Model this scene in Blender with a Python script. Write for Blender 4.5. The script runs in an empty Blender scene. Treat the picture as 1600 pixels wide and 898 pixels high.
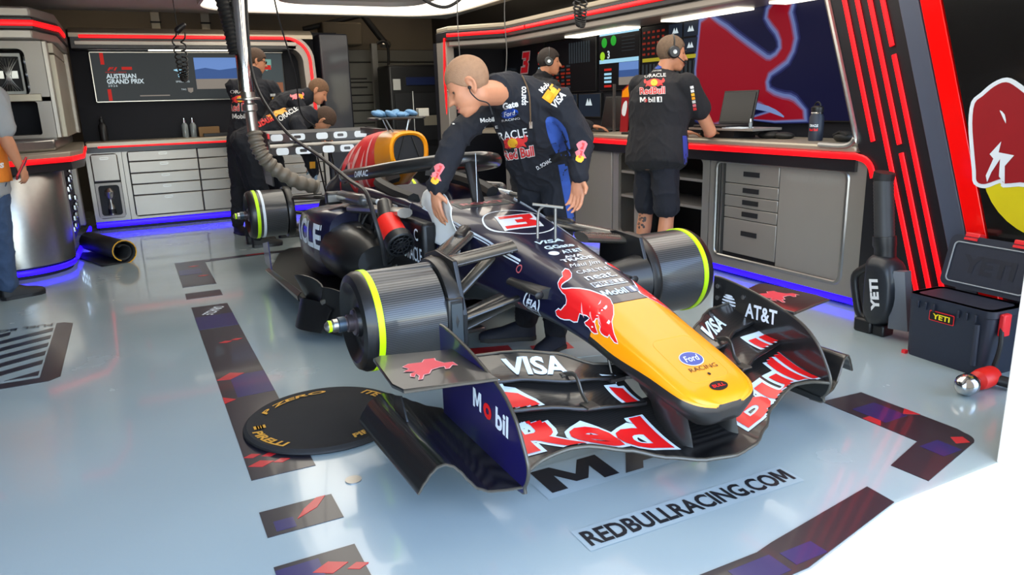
import bpy, bmesh, math, random
from mathutils import Vector, Matrix
from mathutils.bvhtree import BVHTree
random.seed(7)
SC = bpy.context.scene
COL = SC.collection
PI = math.pi
V = Vector

# ---------------------------------------------------------------- camera
cd = bpy.data.cameras.new('camera'); cam = bpy.data.objects.new('camera', cd); COL.objects.link(cam)
cd.sensor_width = 36.0; cd.lens = 36.0 * 1152.6 / 1600.0; cd.clip_start = 0.05; cd.clip_end = 200
_y, _p, _r = -0.46688, 0.24846, -0.0294
_F = V((-math.sin(_y) * math.cos(_p), math.cos(_y) * math.cos(_p), -math.sin(_p)))
_R0 = V((math.cos(_y), math.sin(_y), 0)); _U0 = _R0.cross(_F)
_R = _R0 * math.cos(_r) + _U0 * math.sin(_r); _U = _U0 * math.cos(_r) - _R0 * math.sin(_r)
cm = Matrix(((_R.x, _U.x, -_F.x, -1.58), (_R.y, _U.y, -_F.y, -2.7475), (_R.z, _U.z, -_F.z, 1.2475), (0, 0, 0, 1)))
cam.matrix_world = cm
SC.camera = cam

# ---------------------------------------------------------------- world, sun, exposure
SC.view_settings.view_transform = 'Standard'; SC.view_settings.look = 'None'
SC.view_settings.gamma = 1.0; SC.view_settings.use_curve_mapping = False
SC.view_settings.exposure = 0.1
W = bpy.data.worlds.new('sky'); SC.world = W; W.use_nodes = True
wn = W.node_tree.nodes; wl = W.node_tree.links
sky = wn.new('ShaderNodeTexSky'); sky.sky_type = 'NISHITA'; sky.sun_disc = False
sky.sun_elevation = math.radians(58); sky.sun_rotation = math.radians(200); sky.air_density = 1.0; sky.dust_density = 0.6
wn['Background'].inputs['Strength'].default_value = 0.95
wl.new(sky.outputs['Color'], wn['Background'].inputs['Color'])
sl = bpy.data.lights.new('sun', 'SUN'); sl.energy = 5.0; sl.angle = math.radians(0.6); sl.color = (1.0, 0.95, 0.87)
sun = bpy.data.objects.new('sun', sl); COL.objects.link(sun)
sun.rotation_euler = V((0.30, 0.42, -0.86)).to_track_quat('-Z', 'Y').to_euler(); sun.location = (-3, -6, 8)

# ---------------------------------------------------------------- materials
def lin(c):
    return tuple(((v / 255.0) / 12.92 if v / 255.0 <= 0.04045 else ((v / 255.0 + 0.055) / 1.055) ** 2.4) for v in c)
MATS = {}
def mat(name, rgb, rough=0.5, metal=0.0, coat=0.0, var=0.12, scale=6.0, bump=0.0, bscale=40.0, emit=None, estr=1.0, sheen=0.0, alpha=1.0, trans=0.0, spec=None):
    if name in MATS: return MATS[name]
    m = bpy.data.materials.new(name); m.use_nodes = True; nt = m.node_tree; b = nt.nodes['Principled BSDF']
    c = lin(rgb); b.inputs['Roughness'].default_value = rough; b.inputs['Metallic'].default_value = metal
    b.inputs['Coat Weight'].default_value = coat; b.inputs['Coat Roughness'].default_value = 0.06
    if sheen: b.inputs['Sheen Weight'].default_value = sheen
    if trans: b.inputs['Transmission Weight'].default_value = trans
    if alpha < 1: b.inputs['Alpha'].default_value = alpha
    b.inputs['Base Color'].default_value = (*c, 1)
    tc = nt.nodes.new('ShaderNodeTexCoord')
    if var > 0:
        n = nt.nodes.new('ShaderNodeTexNoise'); n.inputs['Scale'].default_value = scale; n.inputs['Detail'].default_value = 4
        r = nt.nodes.new('ShaderNodeMix'); r.data_type = 'RGBA'
        r.inputs[6].default_value = (*[x * (1 - var) for x in c], 1); r.inputs[7].default_value = (*[min(1, x * (1 + var)) for x in c], 1)
        nt.links.new(tc.outputs['Object'], n.inputs['Vector']); nt.links.new(n.outputs['Fac'], r.inputs[0]); nt.links.new(r.outputs[2], b.inputs['Base Color'])
    if bump > 0:
        n2 = nt.nodes.new('ShaderNodeTexNoise'); n2.inputs['Scale'].default_value = bscale; n2.inputs['Detail'].default_value = 3
        bp = nt.nodes.new('ShaderNodeBump'); bp.inputs['Strength'].default_value = bump; bp.inputs['Distance'].default_value = 0.01
        nt.links.new(tc.outputs['Object'], n2.inputs['Vector']); nt.links.new(n2.outputs['Fac'], bp.inputs['Height']); nt.links.new(bp.outputs['Normal'], b.inputs['Normal'])
    if emit is not None:
        b.inputs['Emission Color'].default_value = (*lin(emit), 1); b.inputs['Emission Strength'].default_value = estr
    if spec is not None: b.inputs['Specular IOR Level'].default_value = spec
    MATS[name] = m
    return m
def carbon(name, lo, hi, sc, rough=0.28, coat=0.6, axis='Z'):
    m = mat(name, (20, 20, 20), rough, 0.0, coat, 0)
    nt = m.node_tree; b = nt.nodes['Principled BSDF']
    tc = nt.nodes.new('ShaderNodeTexCoord'); w = nt.nodes.new('ShaderNodeTexWave'); w.wave_type = 'BANDS'; w.bands_direction = axis
    w.inputs['Scale'].default_value = sc; w.inputs['Distortion'].default_value = 0.3
    r = nt.nodes.new('ShaderNodeMix'); r.data_type = 'RGBA'; r.inputs[6].default_value = (*lin(lo), 1); r.inputs[7].default_value = (*lin(hi), 1)
    nt.links.new(tc.outputs['Object'], w.inputs['Vector']); nt.links.new(w.outputs['Fac'], r.inputs[0]); nt.links.new(r.outputs[2], b.inputs['Base Color'])
    return m
CARB = carbon('carbon_fibre', (18, 18, 19), (40, 39, 38), 95)
CARBD = carbon('dark_carbon', (12, 12, 13), (19, 19, 20), 80, 0.42, 0.2)
DRUMC = carbon('drum_carbon', (30, 31, 33), (82, 82, 82), 42, 0.30, 0.5)
WISH = mat('wishbone_carbon', (78, 74, 67), 0.24, 0.3, 0.6, 0.25, 12)
NAVY = mat('navy_paint', (17, 18, 44), 0.32, 0.0, 0.5, 0.06)
NAVYP = mat('violet_navy_paint', (26, 22, 78), 0.28, 0.0, 0.5, 0.06)
YEL = mat('yellow_paint', (248, 152, 3), 0.36, 0.0, 0.3, 0.04)
REDP = mat('red_print', (228, 22, 26), 0.4, 0.0, 0.2, 0.04)
WHT = mat('white_print', (226, 234, 240), 0.45, 0.0, 0.1, 0.03)
LBLU = mat('pale_blue_print', (205, 226, 238), 0.45, 0.0, 0.1, 0.03)
BLKP = mat('black_print', (14, 14, 16), 0.45)
GOLD = mat('gold_print', (216, 158, 40), 0.5)
FORDB = mat('blue_print', (18, 62, 150), 0.35, 0, 0.3)
LIME = mat('lime_tape', (206, 255, 0), 0.45, 0, 0, 0.03, emit=None)
STEEL = mat('brushed_steel', (168, 166, 162), 0.28, 0.9, 0, 0.1, 30)
CHROME = mat('chrome', (205, 205, 205), 0.12, 1.0, 0, 0.04)
CAB = mat('cabinet_metal', (160, 154, 146), 0.36, 0.55, 0, 0.06, 4)
CABD = mat('cabinet_panel', (152, 146, 139), 0.42, 0.4, 0, 0.06, 3)
TAN = mat('counter_metal', (170, 160, 142), 0.38, 0.45, 0, 0.06, 3)
DARK = mat('dark_recess', (18, 18, 22), 0.6, 0, 0, 0.15)
NICHE = mat('niche_back_panel', (26, 27, 34), 0.6, 0, 0, 0.1, spec=.2)
PANEL = mat('black_wall_panel', (22, 22, 27), 0.38, 0, 0.2, 0.1)
BAND = mat('slate_wall_band', (74, 80, 96), 0.4, 0, 0.2, 0.08)
RUB = mat('black_rubber', (16, 16, 17), 0.6, 0, 0, 0.15, 20)
PLAS = mat('black_plastic', (24, 24, 26), 0.42, 0, 0, 0.1, 20)
COOLM = mat('navy_plastic', (33, 39, 54), 0.5, 0, 0, 0.06, 30, 0.05, 300)
LEDR = mat('red_led', (255, 10, 20), 0.4, emit=(255, 6, 18), estr=1.1, var=0)
LEDB = mat('blue_led', (40, 10, 255), 0.4, emit=(34, 8, 255), estr=2.4, var=0)
LAMP = mat('lamp_diffuser', (255, 250, 240), 0.5, emit=(255, 246, 226), estr=2.2, var=0)
SUIT = mat('suit_fabric', (21, 23, 31), 0.9, 0, 0, 0.15, 14, 0.3, 30)
SHIRT = mat('shirt_fabric', (25, 25, 29), 0.92, 0, 0, 0.1, 14, 0.25, 30)
SHORTS = mat('shorts_fabric', (20, 23, 33), 0.88, 0, 0, 0.1, 14, 0.3, 12)
BLUEF = mat('blue_fabric', (42, 74, 148), 0.85, 0, 0, 0.2, 20, 0.5, 30)
SKIN = mat('skin', (196, 134, 100), 0.5, 0, 0, 0.10, 25, 0.06, 120)
SKIND = mat('tanned_skin', (176, 120, 92), 0.5, 0, 0, 0.10, 25, 0.06, 120)
JEAN = mat('denim', (52, 70, 98), 0.9, 0, 0, 0.3, 20, 0.4, 24)
GLOVE = mat('pale_blue_glove', (150, 176, 196), 0.55, 0, 0, 0.1)
CLOTH = mat('white_cloth', (226, 226, 222), 0.9, 0, 0, 0.04, 10, 0.3, 30)

# ---------------------------------------------------------------- mesh helpers
class B:
    def __init__(s): s.v = []; s.f = []; s.m = []
    def add(s, vs, fs, mi=0):
        o = len(s.v); s.v += [tuple(v) for v in vs]
        for f in fs: s.f.append(tuple(i + o for i in f)); s.m.append(mi)
        return s
    def box(s, c, d, rot=None, mi=0):
        x, y, z = [k / 2 for k in d]
        vs = [V((a * x, b * y, e * z)) for a in (-1, 1) for b in (-1, 1) for e in (-1, 1)]
        if rot is not None: vs = [rot @ q for q in vs]
        c = V(c); vs = [q + c for q in vs]
        return s.add(vs, [(0, 1, 3, 2), (4, 6, 7, 5), (0, 4, 5, 1), (2, 3, 7, 6), (0, 2, 6, 4), (1, 5, 7, 3)], mi)
    def b2(s, a, b, mi=0):
        return s.box([(a[i] + b[i]) / 2 for i in range(3)], [abs(b[i] - a[i]) for i in range(3)], None, mi)
    def loft(s, rings, caps=True, closed=True, mi=0, loop=False):
        n = len(rings[0]); vs = [q for r in rings for q in r]; fs = []
        R = len(rings)
        for i in range(R if loop else R - 1):
            k = (i + 1) % R
            for j in range(n if closed else n - 1):
                fs.append((i * n + j, i * n + (j + 1) % n, k * n + (j + 1) % n, k * n + j))
        if caps and not loop: fs.append(tuple(range(n - 1, -1, -1))); fs.append(tuple((R - 1) * n + j for j in range(n)))
        return s.add(vs, fs, mi)
    def tube(s, path, r, n=10, caps=True, mi=0, sx=1.0, up=None, loop=False):
        P = [V(q) for q in path]; rings = []; N = len(P)
        rr = r if isinstance(r, (list, tuple)) else [r] * N
        T = []
        for i in range(N):
            a = P[(i - 1) % N] if (loop or i > 0) else P[0]; b = P[(i + 1) % N] if (loop or i < N - 1) else P[-1]
            t = b - a
            T.append(t.normalized() if t.length > 1e-9 else V((0, 0, 1)))
        u = V(up) if up is not None else (V((0, 0, 1)) if abs(T[0].z) < 0.9 else V((0, 1, 0)))
        for i in range(N):
            t = T[i]; u = (u - t * u.dot(t))
            if u.length < 1e-6: u = t.orthogonal()
            u.normalize(); w = t.cross(u)
            rings.append([P[i] + (u * math.cos(2 * PI * k / n) + w * (math.sin(2 * PI * k / n) * sx)) * rr[i] for k in range(n)])
        return s.loft(rings, caps, True, mi, loop)
    def cap(s, a, b, ra, rb, n=12, mi=0, sx=1.0, up=None, st=4):
        a = V(a); b = V(b); d = (b - a); L = d.length; d = d / L if L > 1e-6 else V((0, 0, 1))
        pts = []; rs = []
        for i in range(st + 1):
            t = PI / 2 * i / st; pts.append(a - d * (ra * math.cos(t))); rs.append(max(1e-4, ra * math.sin(t)))
        for i in range(st + 1):
            t = PI / 2 * (1 - i / st); pts.append(b + d * (rb * math.cos(t))); rs.append(max(1e-4, rb * math.sin(t)))
        if L < 1e-5: pts = pts[:st] + pts[st + 1:]; rs = rs[:st] + rs[st + 1:]
        return s.tube(pts, rs, n, True, mi, sx, up)
    def ell(s, c, r, rot=None, n=16, m=10, mi=0):
        rings = []; c = V(c)
        for i in range(m + 1):
            t = PI * i / m; st = max(1e-4, math.sin(t))
            ring = [V((r[0] * st * math.cos(2 * PI * k / n), r[1] * st * math.sin(2 * PI * k / n), -r[2] * math.cos(t))) for k in range(n)]
            if rot is not None: ring = [rot @ q for q in ring]
            rings.append([q + c for q in ring])
        return s.loft(rings, True, True, mi)
    def lathe(s, prof, c, ax, n=32, mi=0, caps=True):
        ax = V(ax).normalized(); u = ax.orthogonal().normalized(); w = ax.cross(u); c = V(c)
        return s.loft([[c + ax * h + (u * math.cos(2 * PI * k / n) + w * math.sin(2 * PI * k / n)) * max(r, 1e-4) for k in range(n)] for (r, h) in prof], caps, True, mi)
    def prism(s, poly, o, u, w, d, mi=0):
        o = V(o); u = V(u); w = V(w); d = V(d)
        a = [o + u * p[0] + w * p[1] for p in poly]; b = [q + d for q in a]
        return s.loft([a, b], True, True, mi)
    def grid(s, fn, nu, nv, mi=0, thick=None):
        vs = [V(fn(i / nu, j / nv)) for i in range(nu + 1) for j in range(nv + 1)]
        fs = [(i * (nv + 1) + j, (i + 1) * (nv + 1) + j, (i + 1) * (nv + 1) + j + 1, i * (nv + 1) + j + 1) for i in range(nu) for j in range(nv)]
        if thick is None: return s.add(vs, fs, mi)
        t = V(thick); K = len(vs); vs2 = [q + t for q in vs]; f2 = [tuple(i + K for i in reversed(f)) for f in fs]; fe = []
        def e(a, b): fe.append((b, a, a + K, b + K))
        ix = lambda i, j: i * (nv + 1) + j
        for i in range(nu): e(ix(i, 0), ix(i + 1, 0)); e(ix(i + 1, nv), ix(i, nv))
        for j in range(nv): e(ix(0, j + 1), ix(0, j)); e(ix(nu, j), ix(nu, j + 1))
        return s.add(vs + vs2, fs + f2 + fe, mi)
    def bvh(s): return BVHTree.FromPolygons([V(q) for q in s.v], s.f)
    def build(s, name, mats, parent=None, smooth=True, bevel=0.0, segs=2, angle=35, sub=0, recalc=True, **kw):
        me = bpy.data.meshes.new(name); me.from_pydata(s.v, [], s.f)
        for m in (mats if isinstance(mats, (list, tuple)) else [mats]): me.materials.append(m)
        if any(s.m): me.polygons.foreach_set('material_index', s.m)
        if recalc:
            bm = bmesh.new(); bm.from_mesh(me); bmesh.ops.recalc_face_normals(bm, faces=bm.faces); bm.to_mesh(me); bm.free()
        return mkobj(name, me, parent, smooth, bevel, segs, angle, sub, **kw)
def mkobj(name, me, parent=None, smooth=True, bevel=0.0, segs=2, angle=35, sub=0, **kw):
    if smooth: me.shade_smooth(); me.set_sharp_from_angle(angle=math.radians(angle))
    o = bpy.data.objects.new(name, me); COL.objects.link(o)
    if parent is not None: o.parent = parent
    if bevel > 0:
        md = o.modifiers.new('bevel', 'BEVEL'); md.width = bevel; md.segments = segs; md.limit_method = 'ANGLE'; md.angle_limit = math.radians(40)
    if sub > 0:
        md = o.modifiers.new('subdivision', 'SUBSURF'); md.levels = sub; md.render_levels = sub
    for k, w in kw.items(): o[k] = w
    return o
def thing(name, label, cat, loc=(0, 0, 0), rz=0.0, group=None):
    o = bpy.data.objects.new(name, None); COL.objects.link(o); o.location = loc; o.rotation_euler = (0, 0, rz); o.empty_display_size = 0.1
    o['label'] = label; o['category'] = cat
    if group: o['group'] = group
    return o
def tag(o, label, cat, group=None):
    o['label'] = label; o['category'] = cat
    if group: o['group'] = group
    return o
def struct(o): o['kind'] = 'structure'; return o
def dup(root, loc, rz=None, label=None):
    r = root.copy(); COL.objects.link(r); r.location = loc
    if rz is not None: r.rotation_euler = (0, 0, rz)
    if label: r['label'] = label
    for ch in list(root.children):
        c = ch.copy(); COL.objects.link(c); c.parent = r
        for g in ch.children:
            d = g.copy(); COL.objects.link(d); d.parent = c
    return r
def rrect(x0, y0, x1, y1, r, n=5):
    out = []
    for cx, cy, a in ((x1 - r, y1 - r, 0), (x0 + r, y1 - r, 90), (x0 + r, y0 + r, 180), (x1 - r, y0 + r, 270)):
        for i in range(n + 1):
            t = math.radians(a + 90 * i / n); out.append((cx + r * math.cos(t), cy + r * math.sin(t)))
    return out
def smooth_path(pts, k=6, closed=False):
    P = [V(q) for q in pts]; n = len(P); out = []
    for i in range(n if closed else n - 1):
        p0 = P[(i - 1) % n] if (closed or i > 0) else P[0]; p1 = P[i]; p2 = P[(i + 1) % n]; p3 = P[(i + 2) % n] if (closed or i + 2 < n) else P[-1]
        for j in range(k):
            t = j / k
            out.append(0.5 * ((2 * p1) + (p2 - p0) * t + (2 * p0 - 5 * p1 + 4 * p2 - p3) * t * t + (3 * p1 - p0 - 3 * p2 + p3) * t ** 3))
    if not closed: out.append(P[-1])
    return out
def interp(tab, y):
    if y <= tab[0][0]: return tab[0][1]
    for (a, va), (b, vb) in zip(tab, tab[1:]):
        if y <= b:
            t = (y - a) / (b - a); t = t * t * (3 - 2 * t) * 0.5 + t * 0.5
            return va + (vb - va) * t
    return tab[-1][1]

# ---------------------------------------------------------------- flat print: lettering and emblems as thin meshes
def _curve_mesh(cu):
    o = bpy.data.objects.new('t', cu); me = bpy.data.meshes.new_from_object(o)
    vs = [(v.co.x, v.co.y) for v in me.vertices]; fs = [tuple(p.vertices) for p in me.polygons]
    bpy.data.objects.remove(o); bpy.data.meshes.remove(me); bpy.data.curves.remove(cu)
    return vs, fs
MG = [(0, 0), (0, .72), (.21, .72), (.37, .33), (.53, .72), (.74, .72), (.74, 0), (.57, 0), (.57, .45), (.435, .12), (.305, .12), (.17, .45), (.17, 0)]
def text2d(s, w=None, h=None, bold=0.0, shear=0.0, grow=0.0, spacing=1.0):
    """flat lettering, centred; the box is that of the un-grown letters"""
    def seg(t, off):
        cu = bpy.data.curves.new('t', 'FONT'); cu.body = t; cu.offset = off; cu.shear = shear; cu.space_character = spacing; cu.resolution_u = 3
        return _curve_mesh(cu)
    def mk(off, base):
        if not (off > 0 and 'M' in s): return seg(s, off)
        x = 0; out = ([], [])      # a bold M gets a drawn glyph: the font's own crosses itself when thickened
        for part in [q for q in s.replace('M', '|M|').split('|') if q]:
            if part == 'M': g0 = MG; m = poly2d([grow_poly(MG, off - base) if off > base else MG]); x0, x1 = 0, .74
            elif not part.strip(): x += .3 * len(part); continue
            else:
                x += .3 * (len(part) - len(part.lstrip())); g = seg(part, base); m = seg(part, off); x0 = min(v[0] for v in g[0]); x1 = max(v[0] for v in g[0])
            out = join2(out, ([(a - x0 + x, b_) for a, b_ in m[0]], m[1])); x += x1 - x0 + .05 + (.25 if part.endswith(' ') else 0)
        return out
    vs, fs = mk(bold, bold)
    x0 = min(v[0] for v in vs); x1 = max(v[0] for v in vs); y0 = min(v[1] for v in vs); y1 = max(v[1] for v in vs)
    if w is None: sx = sy = h / (y1 - y0)
    elif h is None: sx = sy = w / (x1 - x0)
    else: sx = w / (x1 - x0); sy = h / (y1 - y0)
    if grow: vs, fs = mk(bold + grow, bold)
    return [((a - (x0 + x1) / 2) * sx, (b - (y0 + y1) / 2) * sy) for a, b in vs], fs
def poly2d(outs, smooth=0):
    cu = bpy.data.curves.new('p', 'CURVE'); cu.dimensions = '2D'; cu.fill_mode = 'BOTH'
    for o in outs:
        pts = [(q[0], q[1]) for q in (smooth_path([(a, b, 0) for a, b in o], smooth, True) if smooth else o)]
        sp = cu.splines.new('POLY'); sp.points.add(len(pts) - 1); sp.use_cyclic_u = True
        for p, q in zip(sp.points, pts): p.co = (q[0], q[1], 0, 1)
    return _curve_mesh(cu)
def grow_poly(o, d):
    n = len(o); ar = sum(o[i][0] * o[(i + 1) % n][1] - o[(i + 1) % n][0] * o[i][1] for i in range(n)); sg = 1 if ar > 0 else -1; out = []
    for i in range(n):
        a = V(o[i - 1]); b = V(o[i]); c = V(o[(i + 1) % n]); t1 = (b - a); t2 = (c - b)
        t = (t1.normalized() + t2.normalized()) if t1.length > 1e-9 and t2.length > 1e-9 else V((1, 0))
        if t.length < 1e-6: t = V((1, 0))
        t.normalize(); out.append((b.x + t.y * d * sg, b.y - t.x * d * sg))
    return out
def ellipse2d(rx, ry, n=28, rin=0.0):
    o = [(rx * math.cos(2 * PI * i / n), ry * math.sin(2 * PI * i / n)) for i in range(n)]
    if rin: return poly2d([o, [(a * rin, b * rin) for a, b in o]])
    return [*o], [tuple(range(n))]
def xf(m2, dx=0, dy=0, sx=1, sy=None, rot=0):
    sy = sx if sy is None else sy; c, s = math.cos(rot), math.sin(rot)
    return [((a * sx) * c - (b * sy) * s + dx, (a * sx) * s + (b * sy) * c + dy) for a, b in m2[0]], m2[1]
def join2(*ms):
    vs = []; fs = []
    for m in ms: o = len(vs); vs += m[0]; fs += [tuple(i + o for i in f) for f in m[1]]
    return vs, fs
def rect2d(w, h): return [(-w / 2, -h / 2), (w / 2, -h / 2), (w / 2, h / 2), (-w / 2, h / 2)], [(0, 1, 2, 3)]
def cutgrid(m2, step):
    if not step: return m2
    bm = bmesh.new(); vv = [bm.verts.new((a, b, 0)) for a, b in m2[0]]
    for f in m2[1]:
        try: bm.faces.new([vv[i] for i in f])
        except ValueError: pass
    bmesh.ops.remove_doubles(bm, verts=bm.verts, dist=1e-6)
    for ax in (0, 1):
        a = min(v.co[ax] for v in bm.verts); b = max(v.co[ax] for v in bm.verts); k = int((b - a) / step)
        for i in range(1, k + 1):
            co = [0, 0, 0]; no = [0, 0, 0]; co[ax] = a + (b - a) * i / (k + 1); no[ax] = 1
            bmesh.ops.bisect_plane(bm, geom=bm.verts[:] + bm.edges[:] + bm.faces[:], plane_co=co, plane_no=no, dist=1e-7)
    bm.verts.index_update(); out = [(v.co.x, v.co.y) for v in bm.verts], [tuple(v.index for v in f.verts) for f in bm.faces]
    bm.free(); return out
def decal(name, m2, mt, parent, o, u, w, bvh=None, dirn=None, eps=0.0015, step=0.0, back=1.0, jump=0.05, fn=None, label=None):
    o = V(o) if o is not None else None; u = V(u).normalized() if u is not None else None; w = V(w).normalized() if w is not None else None
    m2 = cutgrid(m2, step); pts = []; ok = []
    for a, b in m2[0]:
        if fn: pts.append(V(fn(a, b))); ok.append(True); continue
        q = o + u * a + w * b
        if bvh is not None:
            d = V(dirn).normalized(); hit = bvh.ray_cast(q - d * back, d)
            if hit[0] is None: pts.append(q); ok.append(False); continue
            nrm = hit[1] if hit[1].dot(d) < 0 else -hit[1]
            pts.append(hit[0] - d * eps); ok.append(True)
        else: pts.append(q); ok.append(True)
    b = B(); fs = []
    for f in m2[1]:
        if not all(ok[i] for i in f): continue
        if bvh is not None:
            d = V(dirn).normalized(); dd = [pts[i].dot(d) for i in f]
            if max(dd) - min(dd) > jump: continue
        fs.append(f)
    if not fs: return None
    b.add(pts, fs)
    ob = b.build(name, mt, parent, smooth=bvh is not None or fn is not None, recalc=False, angle=60)
    if label: ob['label'] = label
    return ob
def bvh_of(*objs):
    dg = bpy.context.evaluated_depsgraph_get(); vs = []; fs = []
    for ob in objs:
        e = ob.evaluated_get(dg); me = e.to_mesh(); o = len(vs)
        vs += [v.co.copy() for v in me.vertices]; fs += [tuple(i + o for i in p.vertices) for p in me.polygons]; e.to_mesh_clear()
    return BVHTree.FromPolygons(vs, fs)
def arc(cx, cy, r, a0, a1, n=8):
    return [(cx + r * math.cos(math.radians(a0 + (a1 - a0) * i / n)), cy + r * math.sin(math.radians(a0 + (a1 - a0) * i / n))) for i in range(n + 1)]
# ================================================================ the setting
FLOORM = mat('epoxy_floor', (164, 180, 182), 0.16, 0, 0.55, 0.07, 1.2, 0.02, 3)
def scuffs():
    nt = FLOORM.node_tree; b = nt.nodes['Principled BSDF']
    tc = nt.nodes.new('ShaderNodeTexCoord'); n = nt.nodes.new('ShaderNodeTexNoise'); n.inputs['Scale'].default_value = 2.3; n.inputs['Detail'].default_value = 6
    r = nt.nodes.new('ShaderNodeMapRange'); r.inputs[1].default_value = 0.35; r.inputs[2].default_value = 0.7; r.inputs[3].default_value = 0.10; r.inputs[4].default_value = 0.30
    nt.links.new(tc.outputs['Object'], n.inputs['Vector']); nt.links.new(n.outputs['Fac'], r.inputs[0]); nt.links.new(r.outputs[0], b.inputs['Roughness'])
scuffs()
struct(B().prism([(-4, -1.56), (-0.1, -1.55), (0.39, -1.445), (4, -1.445), (4, 8.6), (-4, 8.6)], (0, 0, -0.1), (1, 0, 0), (0, 1, 0), (0, 0, 0.1)).build('floor', FLOORM, smooth=False))
struct(B().prism([(-14, -30), (14, -30), (14, -1.445), (0.39, -1.445), (-0.1, -1.55), (-4, -1.56), (-14, -1.56)], (0, 0, -0.1), (1, 0, 0), (0, 1, 0), (0, 0, 0.098)).build('pit_apron', mat('pale_concrete', (214, 210, 200), 0.8, 0, 0, 0.08, 2)))
CONC = mat('brown_concrete', (112, 102, 88), 0.8, 0, 0, 0.12, 2)
CEILM = mat('grey_canopy', (196, 192, 186), 0.5, 0.1, 0, 0.05, 1)
struct(B().b2((-3.6, -1.3, 2.3), (2.35, 6.72, 2.34)).build('ceiling', CEILM, bevel=0.01))
struct(B().prism([(-9, -3.01), (-1.13, -3.0), (-0.64, -2.885), (9, -2.885), (9, 8.7), (-9, 8.7)], (0, 0, 2.95), (1, 0, 0), (0, 1, 0), (0, 0, 0.15)).build('roof_slab_sunshade', CONC, smooth=False))  # unseen front overhang, its slanted edge shaped to hold the sun off the floor
struct(B().b2((-4, 8.3, 0), (4, 8.5, 2.95)).build('wall_back', CONC))
struct(B().b2((-4, -1.45, 0), (-3.6, 8.3, 2.95)).build('wall_left', PANEL))
struct(B().b2((2.76, -0.3, 0), (2.86, 8.3, 2.95)).build('wall_right', PANEL))
struct(B().b2((-4, -1.45, 2.3), (4, -1.3, 2.95)).build('trim_lintel', PANEL))
struct(B().b2((0.915, -2.6, -0.002), (1.5, -1.44, 2.9)).build('door_jamb', mat('white_cladding', (244, 244, 240), 0.6, 0, 0, 0.02), bevel=0.006))
for dx, y in ((0.62, -1.56), (0.72, -1.64)): pass
# ceiling ring lamp
t = thing('ring_ceiling_lamp', 'rounded rectangular ring of white light panels under the grey ceiling canopy', 'lamp', (0.65, 2.9, 2.3))
o = rrect(-1.4, -3.4, 1.4, 3.25, 0.55, 8); i_ = rrect(-0.75, -2.6, 0.75, 2.45, 0.35, 8)
def ring(oo, ii, z0, z1):
    b = B(); n = len(oo)
    b.loft([[(x, y, z0) for x, y in oo], [(x, y, z1) for x, y in oo], [(x, y, z1) for x, y in ii], [(x, y, z0) for x, y in ii]], False, True, 0, True); return b
ring(o, i_, -0.03, -0.012).build('diffuser', LAMP, t)
ring(rrect(-1.43, -3.43, 1.43, 3.28, 0.58, 8), o, -0.045, -0.001).build('outer_frame', CEILM, t)
ring(i_, rrect(-0.72, -2.57, 0.72, 2.42, 0.33, 8), -0.045, -0.001).build('inner_frame', CEILM, t)
ol = bpy.data.lights.new('ring_lamp_light', 'AREA'); ol.shape = 'RECTANGLE'; ol.size = 2.6; ol.size_y = 5.6; ol.energy = 60; ol.color = (1, 0.95, 0.86)
lo = bpy.data.objects.new('ring_lamp_light', ol); COL.objects.link(lo); lo.location = (0.65, 2.9, 2.24)
# pipes and ducts above the back bulkhead
for i, x in enumerate((-1.05, -0.45)):
    s = thing('wall_bracket', 'short pale bracket on the brown back wall %s' % ('above the screen title' if i == 0 else 'above the landscape picture'), 'bracket', (x, 8.28, 2.35)); B().box((0, 0, 0.05), (0.1, 0.04, 0.62)).build('plate', TAN, s); B().box((0, -0.03, 0.0), (0.13, 0.02, 0.02)).build('clamp', RUB, s)

# ---- roller door of slats, steel post and black hose at the back
t = thing('roller_door', 'grey slatted roller door in the back wall behind the car', 'door', (1.75, 8.2, 0))
b = B(); hts = [0.0, 0.30, 0.62, 0.80, 0.98, 1.16, 1.27, 1.38, 1.56, 1.84, 2.02]
SL = mat('door_slat', (112, 110, 104), 0.5, 0.2, 0, 0.06)
for a, c in zip(hts, hts[1:]): B().b2((-0.85, -0.03, a + 0.008), (0.98, 0.01, c - 0.008)).build('slat', SL, t, bevel=0.006)
B().b2((-0.85, 0.01, 0), (0.98, 0.04, 2.02)).build('backing', DARK, t)
for x in (-0.55, -0.25):
    for z in (1.6, 1.48): B().b2((x - 0.12, -0.038, z), (x + 0.15, -0.028, z + 0.022)).build('slot', DARK, t)
tag(B().b2((1.63, 7.76, 0), (1.71, 7.84, 2.07)).build('steel_post', STEEL), 'plain grey steel post standing before the roller door', 'post')
tag(B().tube(smooth_path([(1.70, 7.72, 2.07), (1.80, 7.7, 2.09), (1.85, 7.7, 1.98), (1.82, 7.7, 1.6), (1.75, 7.7, 1.2), (1.74, 7.7, 0.8), (1.76, 7.7, 0.02)]), 0.02).build('air_hose', RUB), 'black hose hooked over the steel post by the roller door', 'hose')
t = thing('duct_arm', 'folded dark duct arm on the back wall above the roller door', 'duct', (1.2, 7.9, 2.1))
B().tube([(-0.45, 0.05, 0.16), (0.38, 0, 0.36)], 0.035).build('arm', RUB, t); B().tube([(0.38, 0, 0.36), (0.66, -0.05, -0.02)], 0.045).build('arm', RUB, t)
B().lathe([(0.07, -0.03), (0.08, 0.02), (0.05, 0.06)], (0.66, -0.05, -0.04), (0, -0.3, 1), 16).build('nozzle', STEEL, t)
B().box((0.05, 0.05, 0.1), (0.55, 0.3, 0.3)).build('duct_box', mat('brown_duct', (96, 86, 70), 0.7), t, bevel=0.02)
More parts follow.
